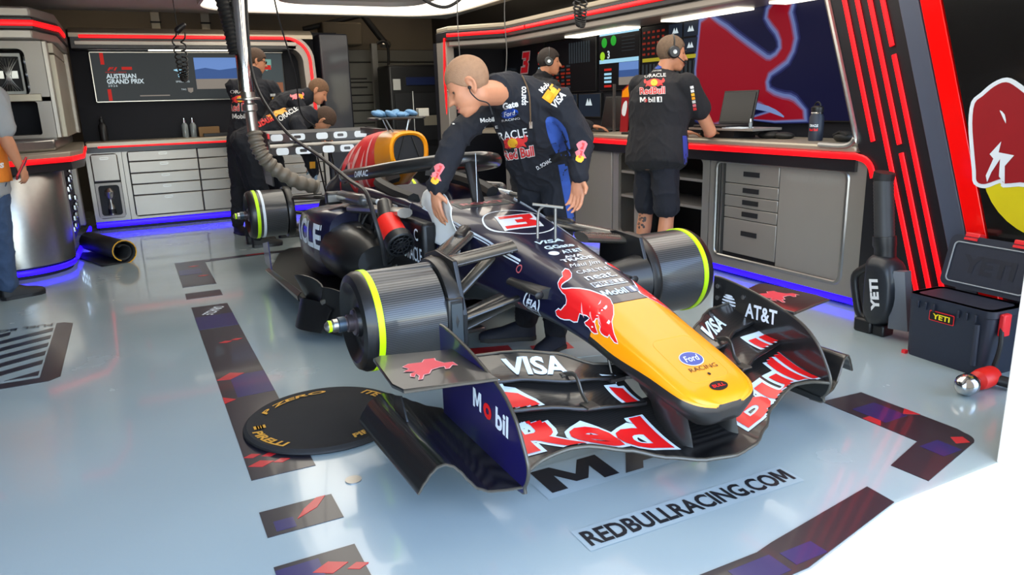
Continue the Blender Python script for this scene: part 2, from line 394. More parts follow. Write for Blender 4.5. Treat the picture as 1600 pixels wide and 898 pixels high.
# black equipment rack
t = thing('equipment_rack', 'tall black equipment rack at the back with a small white label', 'rack', (1.9, 6.9, 0))
B().b2((-0.33, 0, 0.0), (0.42, 0.5, 1.74)).build('body', PLAS, t, bevel=0.03)
B().b2((-0.28, -0.015, 1.42), (-0.18, 0, 1.56)).build('label_plate', mat('paper_label', (190, 190, 186), 0.6), t)
B().b2((-0.10, -0.02, 1.48), (0.30, 0, 1.58)).build('screen_strip', mat('dim_blue_screen', (30, 40, 78), 0.3), t)
for z in (0.4, 0.75, 1.1): B().b2((-0.27, -0.015, z), (0.36, 0, z + 0.28)).build('drawer', DARK, t, bevel=0.01)
B().tube([(-0.02, -0.02, 1.4), (-0.02, -0.02, 0.8)], 0.008).build('strap', STEEL, t)
B().b2((0.12, -0.02, 0.95), (0.32, 0.0, 1.08)).build('junction_box', TAN, t)

# ================================================================ back workstation
def led(name, path, r, m, par, sx=0.5, up=None):
    L = par.location; return B().tube([V(q) - L for q in path], r, 8, True, 0, sx, up).build(name, m, par)
YB = 6.31
t = thing('back_bulkhead', 'grey overhead bulkhead above the screen at the back of the garage', 'bulkhead', (0, YB, 1.9))
B().b2((-1.97, 0, -0.02), (0.30, 0.30, 0.14)).build('beam', PANEL, t, bevel=0.01)
B().prism([(0, 0.10), (0.0, 0.14), (0.12, 0.20), (0.30, 0.20), (0.3, 0.10)], (-1.97, -0.004, 0), (0, 1, 0), (0, 0, 1), (2.46, 0, 0)).build('top_trim', TAN, t)
B().b2((-1.93, -0.012, 0.02), (0.30, 0.02, 0.065)).build('lower_trim', CAB, t, bevel=0.006)
# rounded return that carries the strip down the side of the screen
ro = [(0.20, 2.045)] + arc(0.20, 1.755, 0.29, 90, 0) + [(0.52, 0.96)]; ri = [(0.20, 1.90)] + arc(0.20, 1.74, 0.16, 90, 0) + [(0.39, 0.96)]
b = B(); n = len(ro)
b.loft([[(x, YB, z) for x, z in ro], [(x, YB + 0.30, z) for x, z in ro], [(x, YB + 0.30, z) for x, z in ri], [(x, YB, z) for x, z in ri]], False, False, 0, True)
b.build('rounded_return', CABD, t).matrix_parent_inverse = Matrix.Translation((0, -YB, -1.9))
led('red_light_strip', [(-1.88, YB - 0.012, 2.005), (0.17, YB - 0.012, 2.005)] + [(x, YB - 0.012, z) for x, z in arc(0.18, 1.745, 0.26, 88, 0)] + [(0.455, YB - 0.012, 1.0)], 0.0165, LEDR, t, up=(0, 0, 1))
tag(B().b2((-1.25, YB + 0.05, 1.872), (-0.1, YB + 0.12, 1.885)).build('tube_light', LAMP), 'slim white tube light under the back bulkhead', 'light')
struct(B().b2((-2.0, 6.62, 0), (0.85, 6.72, 2.1)).build('wall_niche', NICHE))
tag(B().b2((0.56, YB - 0.02, 0), (0.9, 6.72, 2.06)).build('end_pillar', mat('navy_pillar', (20, 22, 32), 0.4, 0, 0.2), bevel=0.02), 'dark navy end pillar beside the back screen', 'pillar')
# the screen
SCRB = mat('screen_black', (12, 14, 17), 0.35, 0, 0, 0.0, emit=(50, 54, 56), estr=0.8, spec=.12)
def emi(name, c, s=0.8): return mat(name, [k * .5 for k in c], 0.4, 0, 0, 0.0, emit=c, estr=s, spec=.12)
EW = emi('screen_white', (200, 215, 222), 0.8); ER = emi('screen_red', (196, 36, 30), 0.7); EB = emi('screen_sky', (96, 130, 190), 0.9); EM = emi('screen_hill', (54, 84, 140), 0.8); EG = emi('screen_ground', (138, 130, 122), 0.7); ECY = emi('screen_pale_blue', (150, 200, 225), 0.9)
t = thing('wide_screen', 'wide dark screen titled AUSTRIAN GRAND PRIX on the back wall', 'screen', (-0.82, 6.6, 1.61))
B().b2((-1.0, -0.04, -0.26), (1.0, 0.01, 0.26)).build('casing', PLAS, t, bevel=0.008)
B().b2((-0.985, -0.045, -0.245), (0.985, -0.038, 0.25)).build('panel', SCRB, t)
for a in ((-1.0, 0.252, 1.0, 0.26), (-1.0, -0.26, 1.0, -0.252), (-1.0, -0.26, -0.992, 0.26)): B().b2((a[0], -0.046, a[1]), (a[2], -0.036, a[3])).build('rim', STEEL, t)
def lab(name, m2, m, par, x, z, y=-0.048): return decal(name, m2, m, par, (x, y, z), (1, 0, 0), (0, 0, 1))
lab('lettering', text2d('AUSTRIAN', 0.29, 0.05, 0.03), EW, t, -0.725, 0.01); lab('lettering', text2d('GRAND PRIX', 0.36, 0.05, 0.03), EW, t, -0.69, -0.045); lab('lettering', text2d('2026', 0.09, 0.022, 0.0, spacing=1.3), EW, t, -0.82, -0.09)
lab('lettering', text2d('F1', 0.1, 0.035, 0.04, 0.3), ER, t, -0.80, 0.085); lab('lettering', text2d('FORMULA 1  LENOVO', 0.2, 0.014), ER, t, -0.77, 0.05)
lab('badge', rect2d(0.1, 0.03), ER, t, -0.66, 0.09); lab('accent_bar', rect2d(0.035, 0.12), ER, t, -0.885, 0.19); lab('accent_bar', rect2d(0.035, 0.12), ER, t, -0.86, -0.185)
trk = [(-0.07, 0.05), (-0.01, 0.06), (0.05, 0.03), (0.06, -0.02), (0.02, -0.05), (-0.03, -0.02), (0.01, 0.01), (0.03, 0.0), (0.015, -0.015), (-0.01, 0.0), (-0.035, -0.005), (0.0, 0.03), (-0.04, 0.035)]
lab('circuit_map', poly2d([trk], 3), ECY, t, -0.13, 0.02); lab('lettering', text2d('SPIELBERG', 0.14, 0.018), EW, t, -0.12, -0.055)
lab('lettering', text2d('TAG', 0.05, 0.016), EW, t, -0.12, -0.14); lab('shield', poly2d([[(-0.03, 0.025), (0.03, 0.025), (0.025, -0.015), (0, -0.03), (-0.025, -0.015)]]), EG, t, -0.05, -0.15); lab('progress_line', rect2d(0.3, 0.012), EG, t, -0.42, -0.2)
lab('picture_sky', rect2d(0.62, 0.34), EB, t, 0.33, 0.03); lab('picture_hills', poly2d([[(-0.31, -0.08), (0.31, -0.08), (0.31, 0.03), (0.15, 0.06), (-0.05, 0.035), (-0.2, 0.06), (-0.31, 0.04)]], 0), EM, t, 0.33, 0.03, -0.0495)
lab('picture_ground', rect2d(0.62, 0.11), EG, t, 0.33, -0.085, -0.051)
lab('side_panel', rect2d(0.36, 0.48), emi('screen_grey', (70, 80, 84), 0.6), t, 0.80, 0.0)
lab('shield', poly2d([[(-0.06, 0.06), (0.06, 0.06), (0.055, -0.03), (0, -0.07), (-0.055, -0.03)]]), emi('screen_mint', (120, 170, 160), 0.7), t, 0.80, 0.12, -0.0495); lab('shield_stripe', rect2d(0.1, 0.05), ER, t, 0.80, 0.09, -0.051)
lab('picture_sunset', rect2d(0.34, 0.14), emi('screen_sunset', (150, 96, 70), 0.6), t, 0.80, -0.15, -0.0495)
# counter and drawer cabinets
struct_ct = thing('back_worktop', 'long tan metal worktop at the back with a dark recess above', 'worktop', (0, YB, 0.86))
B().b2((-1.98, -0.02, 0.02), (0.56, 0.30, 0.085)).build('slab', TAN, struct_ct, bevel=0.012)
B().b2((-1.98, -0.014, -0.03), (0.56, -0.001, 0.02)).build('led_channel', PANEL, struct_ct)
led('red_light_strip', [(-1.87, YB - 0.012, 0.895), (0.52, YB - 0.012, 0.895)], 0.0175, LEDR, struct_ct, up=(0, 0, 1))
def slot_handle(par, x, z, w=0.07, h=0.02, y=-0.006, ax='x'):
    b = B(); o = rrect(-w / 2, -h / 2, w / 2, h / 2, h / 2 - 0.001, 4); i = rrect(-w / 2 + 0.008, -h / 2 + 0.006, w / 2 - 0.008, h / 2 - 0.006, h / 2 - 0.0065, 4)
    b.loft([[(x + a, y, z + c) for a, c in o], [(x + a, y - 0.005, z + c) for a, c in o], [(x + a, y - 0.005, z + c) for a, c in i], [(x + a, y + 0.004, z + c) for a, c in i]], False, True, 0, False)
    return b.build('handle', STEEL, par)
def frame_open(b, x0, z0, x1, z1, X0, Z0, X1, Z1, r=0.03, y0=0.0, d=0.03):
    """rounded opening x0..z1 in a plate X0..Z1"""
    n = 5; inn = rrect(x0, z0, x1, z1, r, n); out = rrect(X0, Z0, X1, Z1, 0.004, n)
    b.loft([[(a, y0 + d, c) for a, c in inn], [(a, y0, c) for a, c in inn], [(a, y0, c) for a, c in out], [(a, y0 + d, c) for a, c in out]], False, True)
t = thing('narrow_cabinet', 'narrow grey cabinet with a small door above a niche holding a tool', 'cabinet', (-1.83, YB, 0.1))
b = B(); frame_open(b, -0.13, 0.03, 0.13, 0.72, -0.17, 0, 0.17, 0.755, 0.035); b.build('frame', CAB, t)
B().b2((-0.17, 0.03, 0.0), (0.17, 0.3, 0.755)).build('carcass', DARK, t)
b = B(); frame_open(b, -0.10, 0.06, 0.10, 0.385, -0.125, 0.035, 0.125, 0.41, 0.03, 0.006, 0.02); b.build('niche_surround', CABD, t)
d = B().b2((-0.125, 0.0, 0.43), (0.125, 0.03, 0.715)).build('door', CAB, t, bevel=0.008); slot_handle(d, 0, 0.67, 0.085, 0.026, -0.004)
tl = thing('wheel_tool', 'dark chrome hand tool standing in the niche of the narrow cabinet', 'tool', (-1.83, YB + 0.022, 0.165))
B().lathe([(0.035, 0), (0.035, 0.09), (0.02, 0.12), (0.02, 0.17), (0.045, 0.2), (0.05, 0.25), (0.02, 0.29)], (0, 0, 0), (0, 0, 1), 16).build('body', STEEL, tl); B().lathe([(0.04, 0.0), (0.04, 0.05)], (0, 0, 0.015), (0, 0, 1), 12).build('grip', PLAS, tl)
def drawer_stack(name, label, x0, x1, cols, handles=True):
    t = thing(name, label, 'cabinet', ((x0 + x1) / 2, YB, 0.1)); w = x1 - x0
    b = B(); frame_open(b, -w / 2 + 0.045, 0.025, w / 2 - 0.045, 0.735, -w / 2, 0, w / 2, 0.755, 0.035); b.build('frame', CAB, t)
    B().b2((-w / 2, 0.03, 0), (w / 2, 0.3, 0.755)).build('carcass', DARK, t)
    zs = [0.03, 0.255, 0.375, 0.495, 0.62, 0.73]
    xs = -w / 2 + 0.055; W_ = w - 0.11
    for k, f in enumerate(cols):
        for a, c in zip(zs, zs[1:]):
            d = B().b2((xs, 0.004, a + 0.004), (xs + W_ * f - 0.01, 0.035, c - 0.004)).build('drawer', CAB, t, bevel=0.005)
            slot_handle(d, xs + W_ * f / 2 - 0.005, c - 0.035, 0.085, 0.026, 0.0)
        xs += W_ * f
drawer_stack('drawer_cabinet', 'wide grey drawer cabinet with oval handles beside the narrow cabinet', -1.655, -0.20, (0.52, 0.48))
drawer_stack('drawer_cabinet', 'grey drawer cabinet behind the rear wing under the back worktop', -0.195, 0.55, (1.0,))
B_ = B().b2((-1.98, YB + 0.05, 0), (0.56, YB + 0.3, 0.1)).build('plinth', DARK); struct(B_)
led('blue_light_strip', [(-2.0, YB + 0.03, 0.062), (0.55, YB + 0.03, 0.062)], 0.03, LEDB, B_, up=(0, 0, 1))
# things on the back worktop
def bottle(loc, label, m, s=1.0, group=None):
    t = thing('drink_bottle', label, 'bottle', loc, group=group)
    B().lathe([(0.034 * s, 0), (0.036 * s, 0.01 * s), (0.036 * s, 0.14 * s), (0.022 * s, 0.165 * s), (0.018 * s, 0.17 * s)], (0, 0, 0), (0, 0, 1), 18).build('body', m, t)
    B().lathe([(0.019 * s, 0.17 * s), (0.02 * s, 0.2 * s), (0.01 * s, 0.205 * s), (0.009 * s, 0.225 * s)], (0, 0, 0), (0, 0, 1), 14).build('cap', CHROME if m is not PLAS else PLAS, t)
    return t
bottle((-1.80, 6.5, 0.945), 'black drink bottle alone on the back worktop', PLAS, 1.15)
GLS = mat('clear_bottle', (120, 128, 130), 0.12, 0, 0.2, 0.05)
bottle((-0.985, 6.5, 0.945), 'clear bottle on the back worktop, farther from the amber box', GLS, 0.95); bottle((-0.90, 6.5, 0.945), 'clear bottle on the back worktop, next to the amber box', GLS, 0.95)
tag(B().box((-0.74, 6.48, 1.0), (0.22, 0.12, 0.11)).build('amber_box', mat('amber_card', (120, 88, 46), 0.6), bevel=0.004), 'small brown box on the back worktop behind the bottles', 'box')
tag(B().box((-0.66, 6.41, 0.965), (0.30, 0.08, 0.035)).build('black_tray', PLAS, bevel=0.004), 'flat black tray in front of the brown box on the back worktop', 'tray')

# ================================================================ corner workstation with the steel drum
t = thing('corner_drum', 'polished steel half drum cabinet under the corner worktop', 'cabinet', (-2.52, 4.36, 0))
B().lathe([(0.40, 0.08), (0.425, 0.09), (0.425, 0.79), (0.415, 0.805)], (0, 0, 0), (0, 0, 1), 64).build('drum', STEEL, t)
B().lathe([(0.395, 0.0), (0.395, 0.08)], (0, 0, 0), (0, 0, 1), 48).build('plinth', DARK, t)
B().b2((-0.05, -0.431, 0.09), (-0.043, -0.42, 0.8)).build('seam', DARK, t)
led('blue_light_strip', [(-2.52 + 0.415 * math.cos(a), 4.36 + 0.415 * math.sin(a), 0.05) for a in [math.radians(k) for k in range(-150, 10, 10)]], 0.022, LEDB, t, up=(0, 0, 1))
t = thing('corner_worktop', 'steel corner worktop with angled edge above the drum cabinet', 'worktop', (0, 0, 0.86))
pl = [(-3.58, 3.86), (-2.35, 3.86), (-2.0, 4.14), (-1.93, 4.5), (-1.99, 6.3), (-3.58, 6.3)]
B().prism(pl, (0, 0, 0.02), (1, 0, 0), (0, 1, 0), (0, 0, 0.075)).build('slab', TAN, t, bevel=0.01)
B().prism([(a * 0.995 - 0.012, c + 0.02) for a, c in pl], (0, 0, -0.05), (1, 0, 0), (0, 1, 0), (0, 0, 0.07)).build('led_channel', PANEL, t)
B().prism([(-3.58, 4.1), (-2.38, 4.1), (-2.1, 4.32), (-2.08, 6.25), (-3.58, 6.25)], (0, 0, 0.095), (1, 0, 0), (0, 1, 0), (0, 0, 0.10)).build('upstand', STEEL, t, bevel=0.02)
led('red_light_strip', [(-3.5, 3.85, 0.895), (-2.36, 3.85, 0.895), (-1.995, 4.13, 0.895), (-1.925, 4.5, 0.895), (-1.975, 6.2, 0.895)], 0.02, LEDR, t, up=(0, 0, 1))
t = thing('side_tool_cabinet', 'dark side niche with hanging chrome tools beside the steel drum', 'cabinet', (-2.14, 5.3, 0.1))
B().b2((-0.3, -0.5, 0), (0.0, 0.95, 0.70)).build('carcass', DARK, t); B().b2((-0.02, -0.62, 0.0), (0.03, -0.5, 0.70)).build('frame', CAB, t, bevel=0.01); B().b2((-0.02, 0.85, 0.0), (0.05, 0.98, 0.70)).build('frame', CAB, t, bevel=0.01)
for k in range(14): B().lathe([(0.008, 0), (0.022, 0.01), (0.022, 0.05), (0.008, 0.06)], (0.02, -0.35 + 0.16 * (k % 7) * 0.8, 0.1 + 0.07 * (k * 5 % 9)), (0, 0, 1), 10).build('socket', CHROME, t)
led('blue_light_strip', [(-2.1, 4.55, 0.05), (-2.06, 6.25, 0.05)], 0.03, LEDB, t, up=(0, 0, 1))
t = thing('corner_shelf_unit', 'grey shelf unit with two dark niches and a tan side panel above the corner worktop', 'shelf', (-2.4, 4.62, 1.05))
def fr(x0, z0, x1, z1, m=CABD): return B().b2((x0, 0, z0), (x1, 0.5, z1))
b = B(); frame_open(b, -0.9, 0.35, 0.17, 0.715, -1.2, 0.3, 0.30, 0.775, 0.05, 0, 0.3); b.build('upper_frame', CABD, t)
b = B(); frame_open(b, -0.9, 0.03, 0.20, 0.30, -1.2, 0.0, 0.30, 0.335, 0.02, 0, 0.3); b.build('lower_frame', CABD, t)
B().b2((-1.2, 0.3, 0), (0.30, 0.33, 0.775)).build('back_panel', NICHE, t); B().b2((-1.2, -0.015, 0.30), (0.24, 0.02, 0.36)).build('shelf_edge', TAN, t, bevel=0.005)
B().b2((0.30, 0.0, 0), (0.335, 0.16, 0.775)).build('corner_post', CAB, t, bevel=0.005)
B().b2((0.30, 0.17, 0.0), (0.37, 1.5, 0.68)).build('side_panel', mat('pale_panel', (176, 168, 150), 0.4, 0.3), t, bevel=0.006); B().b2((0.30, 0.17, 0.69), (0.37, 1.5, 0.775)).build('side_panel', MATS['pale_panel'], t, bevel=0.006)
B().b2((0.30, 1.51, 0), (0.40, 1.7, 0.775)).build('corner_post', CAB, t, bevel=0.008)
t = thing('corner_bulkhead', 'grey overhead cabinet edge with slanted corner above the corner shelves', 'bulkhead', (0, 0, 1.9))
pb = [(-3.58, 4.45), (-2.12, 4.45), (-1.98, 4.95), (-1.98, 6.3), (-3.58, 6.3)]
B().prism(pb, (0, 0, 0.0), (1, 0, 0), (0, 1, 0), (0, 0, 0.09)).build('fascia', PANEL, t, bevel=0.006)
B().prism([(a - 0.02, c + 0.03) for a, c in pb], (0, 0, -0.07), (1, 0, 0), (0, 1, 0), (0, 0, 0.07)).build('lower_trim', CAB, t, bevel=0.01)
B().prism([(a - 0.01, c + 0.02) for a, c in pb], (0, 0, 0.09), (1, 0, 0), (0, 1, 0), (0, 0, 0.08)).build('upper_trim', CAB, t, bevel=0.015)
led('red_light_strip', [(-3.5, 4.44, 1.945), (-2.12, 4.44, 1.945), (-1.97, 4.95, 1.945), (-1.97, 5.55, 1.945)], 0.022, LEDR, t, up=(0, 0, 1))
t = thing('power_unit', 'white framed electronic unit with cables in the upper corner niche', 'device', (-2.37, 4.72, 1.41))
b = B(); frame_open(b, -0.12, 0.025, 0.085, 0.30, -0.14, 0, 0.10, 0.325, 0.01, 0, 0.14); b.build('case', mat('white_case', (190, 190, 184), 0.4), t)
B().b2((-0.13, 0.1, 0.01), (0.09, 0.13, 0.31)).build('board', DARK, t)
for x in (-0.07, 0.03): B().b2((x - 0.025, 0.08, 0.13), (x + 0.025, 0.1, 0.19)).build('chip', STEEL, t)
for k in range(9): B().tube(smooth_path([(-0.10 + 0.02 * k, 0.085, 0.03), (-0.02 + 0.01 * (k % 3), 0.05, 0.15), (-0.11 + 0.023 * k, 0.085, 0.29)], 4), 0.004, 5).build('wire', STEEL, t)
B().b2((0.11, 0.0, 0.01), (0.17, 0.12, 0.31)).build('side_module', PLAS, t, bevel=0.01)
for z in (0.06, 0.16, 0.26): B().lathe([(0.024, 0), (0.024, 0.02), (0.012, 0.024)], (0.14, 0.0, z), (0, -1, 0), 14).build('knob', CHROME, t)
t = thing('rolled_mat', 'black rolled rubber mat lying by the foot of the drum', 'mat', (-1.88, 4.60, 0))
rp = [(0.10 * math.cos(a) * (1 - 0.05 * a), 0.10 + 0.10 * math.sin(a) * (1 - 0.05 * a)) for a in [math.radians(k) for k in range(-90, 500, 20)]]
rp = [(-0.18, 0.004), (-0.10, 0.002)] + rp
b = B(); qd = V((-0.35, 0.94, 0)); pd = V((0.94, 0.35, 0))
b.grid(lambda u, w: pd * rp[min(len(rp) - 1, int(u * (len(rp) - 1) + 0.5))][0] + V((0, 0, rp[min(len(rp) - 1, int(u * (len(rp) - 1) + 0.5))][1])) + qd * (w - 0.5) * 0.8, len(rp) - 1, 2); o = b.build('sheet', RUB, t)
md = o.modifiers.new('thickness', 'SOLIDIFY'); md.thickness = 0.012
B().tube([pd * rp[k][0] * 1.02 + V((0, 0, rp[k][1] * 1.01)) - qd * 0.405 for k in range(2, 20)], 0.005, 6).build('edge_binding', GOLD, t)

# ================================================================ side wall with cabinets, screens, stripes
XR = 2.03
def pz(poly, x=XR, d=0.05): return B().prism(poly, (x, 0, 0), (0, 1, 0), (0, 0, 1), (d, 0, 0))
zz = lambda y0, z0, z, s=0.342: y0 + s * (z - z0)
WPS = struct(pz([(0.02, 0), (0.02, 0.83), (0.09, 0.94), (zz(0.10, 0.97, 1.93), 1.93), (zz(0.10, 0.97, 2.3), 2.3), (-1.45, 2.3), (-1.45, 0)], XR + 0.004, 0.08).build('wall_panel_striped', PANEL))
fr_pts = [(0.14, 0.945)] + [(0.10 + 0.0, 0.99), (zz(0.10, 0.97, 1.93), 1.93)]
tag(B().tube([(XR - 0.004, a, c) for a, c in smooth_path([(0.35, 0.945, 0), (0.16, 0.945, 0), (0.108, 0.985, 0), (0.13, 1.06, 0), (zz(0.105, 0.97, 1.93), 1.93, 0)], 4) for a, c in [(a, c)]] if False else [(XR - 0.002, p.x, p.y) for p in smooth_path([(0.35, 0.945, 0), (0.17, 0.945, 0), (0.112, 0.985, 0), (0.125, 1.06, 0), (zz(0.105, 0.97, 1.93), 1.93, 0)], 4)], 0.016, 8).build('screen_bay_frame', STEEL), 'slanted steel edge frame around the end of the screen bay', 'frame')
struct(pz([(zz(-0.09, 1.685, 2.3), 2.3), (zz(-0.195, 1.673, 2.3, 0.335), 2.3), (zz(-0.195, 1.673, 0, 0.335), 0), (zz(-0.09, 1.685, 0, 0.33), 0)], XR - 0.012, 0.02).build('trim_slate_band', BAND, bevel=0.003))
REDG = mat('red_gloss_panel', (255, 12, 10), 0.14, 0, 0.6, 0.02)
struct(pz([(zz(-0.215, 1.672, 2.3, 0.332), 2.3), (zz(-0.325, 1.658, 2.3, 0.325), 2.3), (zz(-0.325, 1.658, 0, 0.325), 0), (zz(-0.215, 1.672, 0, 0.332), 0)], XR - 0.03, 0.04).build('trim_red_band', REDG, bevel=0.004))
for y0, z0, za, zb in ((0.251, 1.728, 0.975, 2.3), (0.169, 1.718, 0.02, 2.3), (0.089, 1.708, 0.965, 2.3), (0.089, 1.708, 0.02, 0.92), (0.012, 1.699, 1.465, 2.3), (0.012, 1.699, 0.02, 1.42)):
    led('red_light_strip', [(XR - 0.004, zz(y0, z0, za), za), (XR - 0.004, zz(y0, z0, zb), zb)], 0.0145, LEDR, WPS, sx=0.5, up=(0, 1, 0))
# bull emblem on the far front wall panel
t = thing('bull_mural_panel', 'glossy black wall panel with part of a red bull over a yellow disc', 'mural', (2.0, -0.6, 0))
B().prism([(-0.161, 0.35), (0.472, 2.3), (-0.84, 2.3), (-0.84, 0.35)], (0.0, 0, 0), (0, 1, 0), (0, 0, 1), (0.03, 0, 0)).build('panel', mat('gloss_black_panel', (20, 19, 19), 0.18, 0, 0.5), t)
def wall_d(name, m2, m, x, par=t): return decal(name, m2, m, par, (x, 0, 0), (0, 1, 0), (0, 0, 1))
YS = mat('yellow_mural', (214, 196, 20), 0.4); DR = mat('dark_red_mural', (150, 22, 30), 0.4)
wall_d('sun_disc', xf(ellipse2d(0.36, 0.36, 40), -0.38, 0.93), YS, -0.002)
bo = [(0.045, 1.17), (0.01, 1.205), (-0.035, 1.245), (-0.085, 1.263), (-0.14, 1.235), (-0.25, 1.15), (-0.4, 1.05), (-0.5, 0.9), (-0.42, 0.75), (-0.25, 0.82), (-0.14, 0.81), (-0.12, 0.83), (-0.05, 0.80), (-0.01, 0.81), (0.0, 0.86), (0.02, 0.95), (0.045, 1.08)]
wall_d('bull_outline', poly2d([grow_poly(bo, 0.02)], 3), WHT, -0.004); wall_d('bull', poly2d([bo], 3), DR, -0.006)
wall_d('bull_detail', poly2d([[(-0.075, 1.14), (-0.085, 1.12), (-0.11, 1.08), (-0.10, 1.12)]], 2), WHT, -0.008)
wall_d('bull_detail', poly2d([[(-0.10, 1.0), (-0.095, 0.95), (-0.165, 0.94), (-0.13, 0.89), (-0.14, 0.81), (-0.11, 0.84), (-0.105, 0.92), (-0.075, 0.86), (-0.06, 0.81), (-0.05, 0.84), (-0.075, 0.92), (-0.055, 0.94)]], 0), WHT, -0.008)
# counter
t = thing('side_worktop', 'long tan metal worktop along the screens on the side wall', 'worktop', (XR, 0, 0.86))
B().b2((0, 0.10, 0.045), (0.53, 4.55, 0.085)).build('slab', TAN, t, bevel=0.012); B().b2((0.004, 0.10, -0.06), (0.028, 4.55, 0.045)).build('led_channel', PANEL, t)
B().prism([(0, 4.55), (-0.3, 5.0), (0.0, 5.2), (0.53, 5.2), (0.53, 4.55)], (0, 0, 0.045), (1, 0, 0), (0, 1, 0), (0, 0, 0.04)).build('slab', TAN, t)
led('red_light_strip', [(XR - 0.008, p.x, p.y) for p in smooth_path([(4.6, 0.888, 0), (2.0, 0.888, 0), (0.30, 0.888, 0), (0.08, 0.886, 0), (0.0, 0.85, 0), (-0.03, 0.78, 0)], 4)], 0.019, LEDR, t, up=(0, 0, 1))
def yz_frame(b, y0, z0, y1, z1, Y0, Z0, Y1, Z1, r=0.04, d=0.03):
    inn = rrect(y0, z0, y1, z1, r, 5); out = rrect(Y0, Z0, Y1, Z1, 0.005, 5)
    b.loft([[(d, a, c) for a, c in inn], [(0, a, c) for a, c in inn], [(0, a, c) for a, c in out], [(d, a, c) for a, c in out]], False, True)
def lip(b, y0, z0, y1, z1, r=0.04, w=0.012): b.tube([(0, a, c) for a, c in rrect(y0, z0, y1, z1, r, 5)], w, 6, False, 0, 0.6, None, True)
t = thing('sliding_drawer_cabinet', 'grey cabinet with a drawer column and a plain sliding panel by the leaf blower', 'cabinet', (2.06, 0, 0.07))
b = B(); yz_frame(b, 0.16, 0.065, 1.24, 0.73, 0.02, 0, 1.30, 0.79, 0.05); b.build('frame', CAB, t)
b = B(); lip(b, 0.16, 0.065, 1.24, 0.73, 0.05, 0.014); b.build('rounded_lip', STEEL, t)
B().b2((0.03, 0.02, 0), (0.5, 1.30, 0.79)).build('carcass', DARK, t)
B().b2((0.012, 0.175, 0.075), (0.03, 0.675, 0.72)).build('sliding_panel', CABD, t, bevel=0.004)
for y in (1.21, 1.185): B().b2((0.004, y - 0.006, 0.07), (0.03, y + 0.006, 0.725)).build('track', STEEL, t)
for a, c in zip((0.10, 0.345, 0.425, 0.505, 0.587), (0.34, 0.42, 0.50, 0.582, 0.72)):
    d = B().b2((0.016, 0.685, a), (0.04, 1.165, c)).build('drawer', CAB, t, bevel=0.004)
    B().box((0.013, 0.92, (a + c) / 2 + (0.03 if c - a > 0.2 else 0.0)), (0.008, 0.14, 0.032)).build('handle', DARK, d)
decal('lettering', text2d('ORACLE RACING', 0.42, 0.045, 0.02), mat('grey_print', (146, 141, 134), 0.4), t, (0.0115, 0.42, 0.66), (0, -1, 0), (0, 0, 1))
t = thing('open_shelf_cabinet', 'open grey cabinet with dark shelves behind the man in shorts', 'cabinet', (2.06, 1.9, 0.07))
b = B(); yz_frame(b, -0.52, 0.06, 0.52, 0.73, -0.59, 0, 0.60, 0.79, 0.04); b.build('frame', CAB, t)
B().b2((0.45, -0.59, 0), (0.5, 0.6, 0.79)).build('back_panel', DARK, t)
for z in (0.36, 0.56): B().b2((0.03, -0.55, z), (0.45, 0.55, z + 0.02)).build('shelf', CABD, t)
B().b2((0.02, 0.16, 0.03), (0.06, 0.32, 0.75)).build('divider', CABD, t)
B().b2((0.03, -0.6, 0), (0.5, -0.57, 0.79)).build('side', CAB, t); B().b2((0.03, 0.57, 0), (0.5, 0.6, 0.79)).build('side', CAB, t); B().b2((0.03, -0.57, 0.0), (0.5, 0.57, 0.02)).build('bottom', CABD, t)
t2 = thing('tool_bag', 'black fabric bag inside the open shelf cabinet', 'bag', (2.3, 2.28, 0.09))
B().ell((0, 0, 0.12), (0.12, 0.09, 0.13)).build('body', RUB, t2); B().tube(smooth_path([(0, -0.06, 0.22), (-0.02, 0, 0.29), (0, 0.06, 0.22)]), 0.01).build('strap', RUB, t2)
t = thing('panel_cabinet', 'plain grey panelled cabinet behind the leaning mechanic', 'cabinet', (2.06, 3.5, 0.07))
for k, (a, c) in enumerate(((-0.98, -0.06), (-0.04, 1.04))):
    B().b2((0, a, 0.0), (0.03, c, 0.79)).build('door', CABD, t, bevel=0.008)
B().b2((0.03, -1.0, 0), (0.5, 1.05, 0.79)).build('carcass', DARK, t)
PLS = struct(B().b2((2.16, 0.02, 0), (2.5, 4.5, 0.07)).build('plinth_side', DARK))
led('blue_light_strip', [(2.09, 0.0, 0.045), (2.09, 4.5, 0.045)], 0.025, LEDB, PLS, up=(0, 0, 1))
# overhead bulkhead
t = thing('side_bulkhead', 'grey overhead bulkhead with kinked front above the side wall screens', 'bulkhead', (0, 0, 1.9))
pb = [(2.12, 0.2), (2.12, 4.62), (1.69, 5.14), (1.69, 5.48), (2.565, 5.48), (2.565, 0.2)]
B().prism(pb, (0, 0, 0.0), (1, 0, 0), (0, 1, 0), (0, 0, 0.10)).build('fascia', PANEL, t, bevel=0.006)
B().prism([(2.15, 0.2), (2.15, 4.64), (1.72, 5.16), (1.72, 5.48), (2.565, 5.48), (2.565, 0.2)], (0, 0, -0.06), (1, 0, 0), (0, 1, 0), (0, 0, 0.06)).build('lower_trim', CAB, t, bevel=0.012)
B().prism([(2.13, 0.2), (2.13, 4.63), (1.70, 5.15), (1.70, 5.48), (2.565, 5.48), (2.565, 0.2)], (0, 0, 0.10), (1, 0, 0), (0, 1, 0), (0, 0, 0.05)).build('upper_trim', TAN, t, bevel=0.012)
led('red_light_strip', [(2.112, 0.35, 1.955), (2.112, 4.1, 1.955)], 0.018, LEDR, t, up=(0, 0, 1))
led('red_light_strip', [(2.112, 4.13, 1.955), (2.112, 4.62, 1.955), (1.685, 5.14, 1.955)], 0.018, LEDR, t, up=(0, 0, 1))
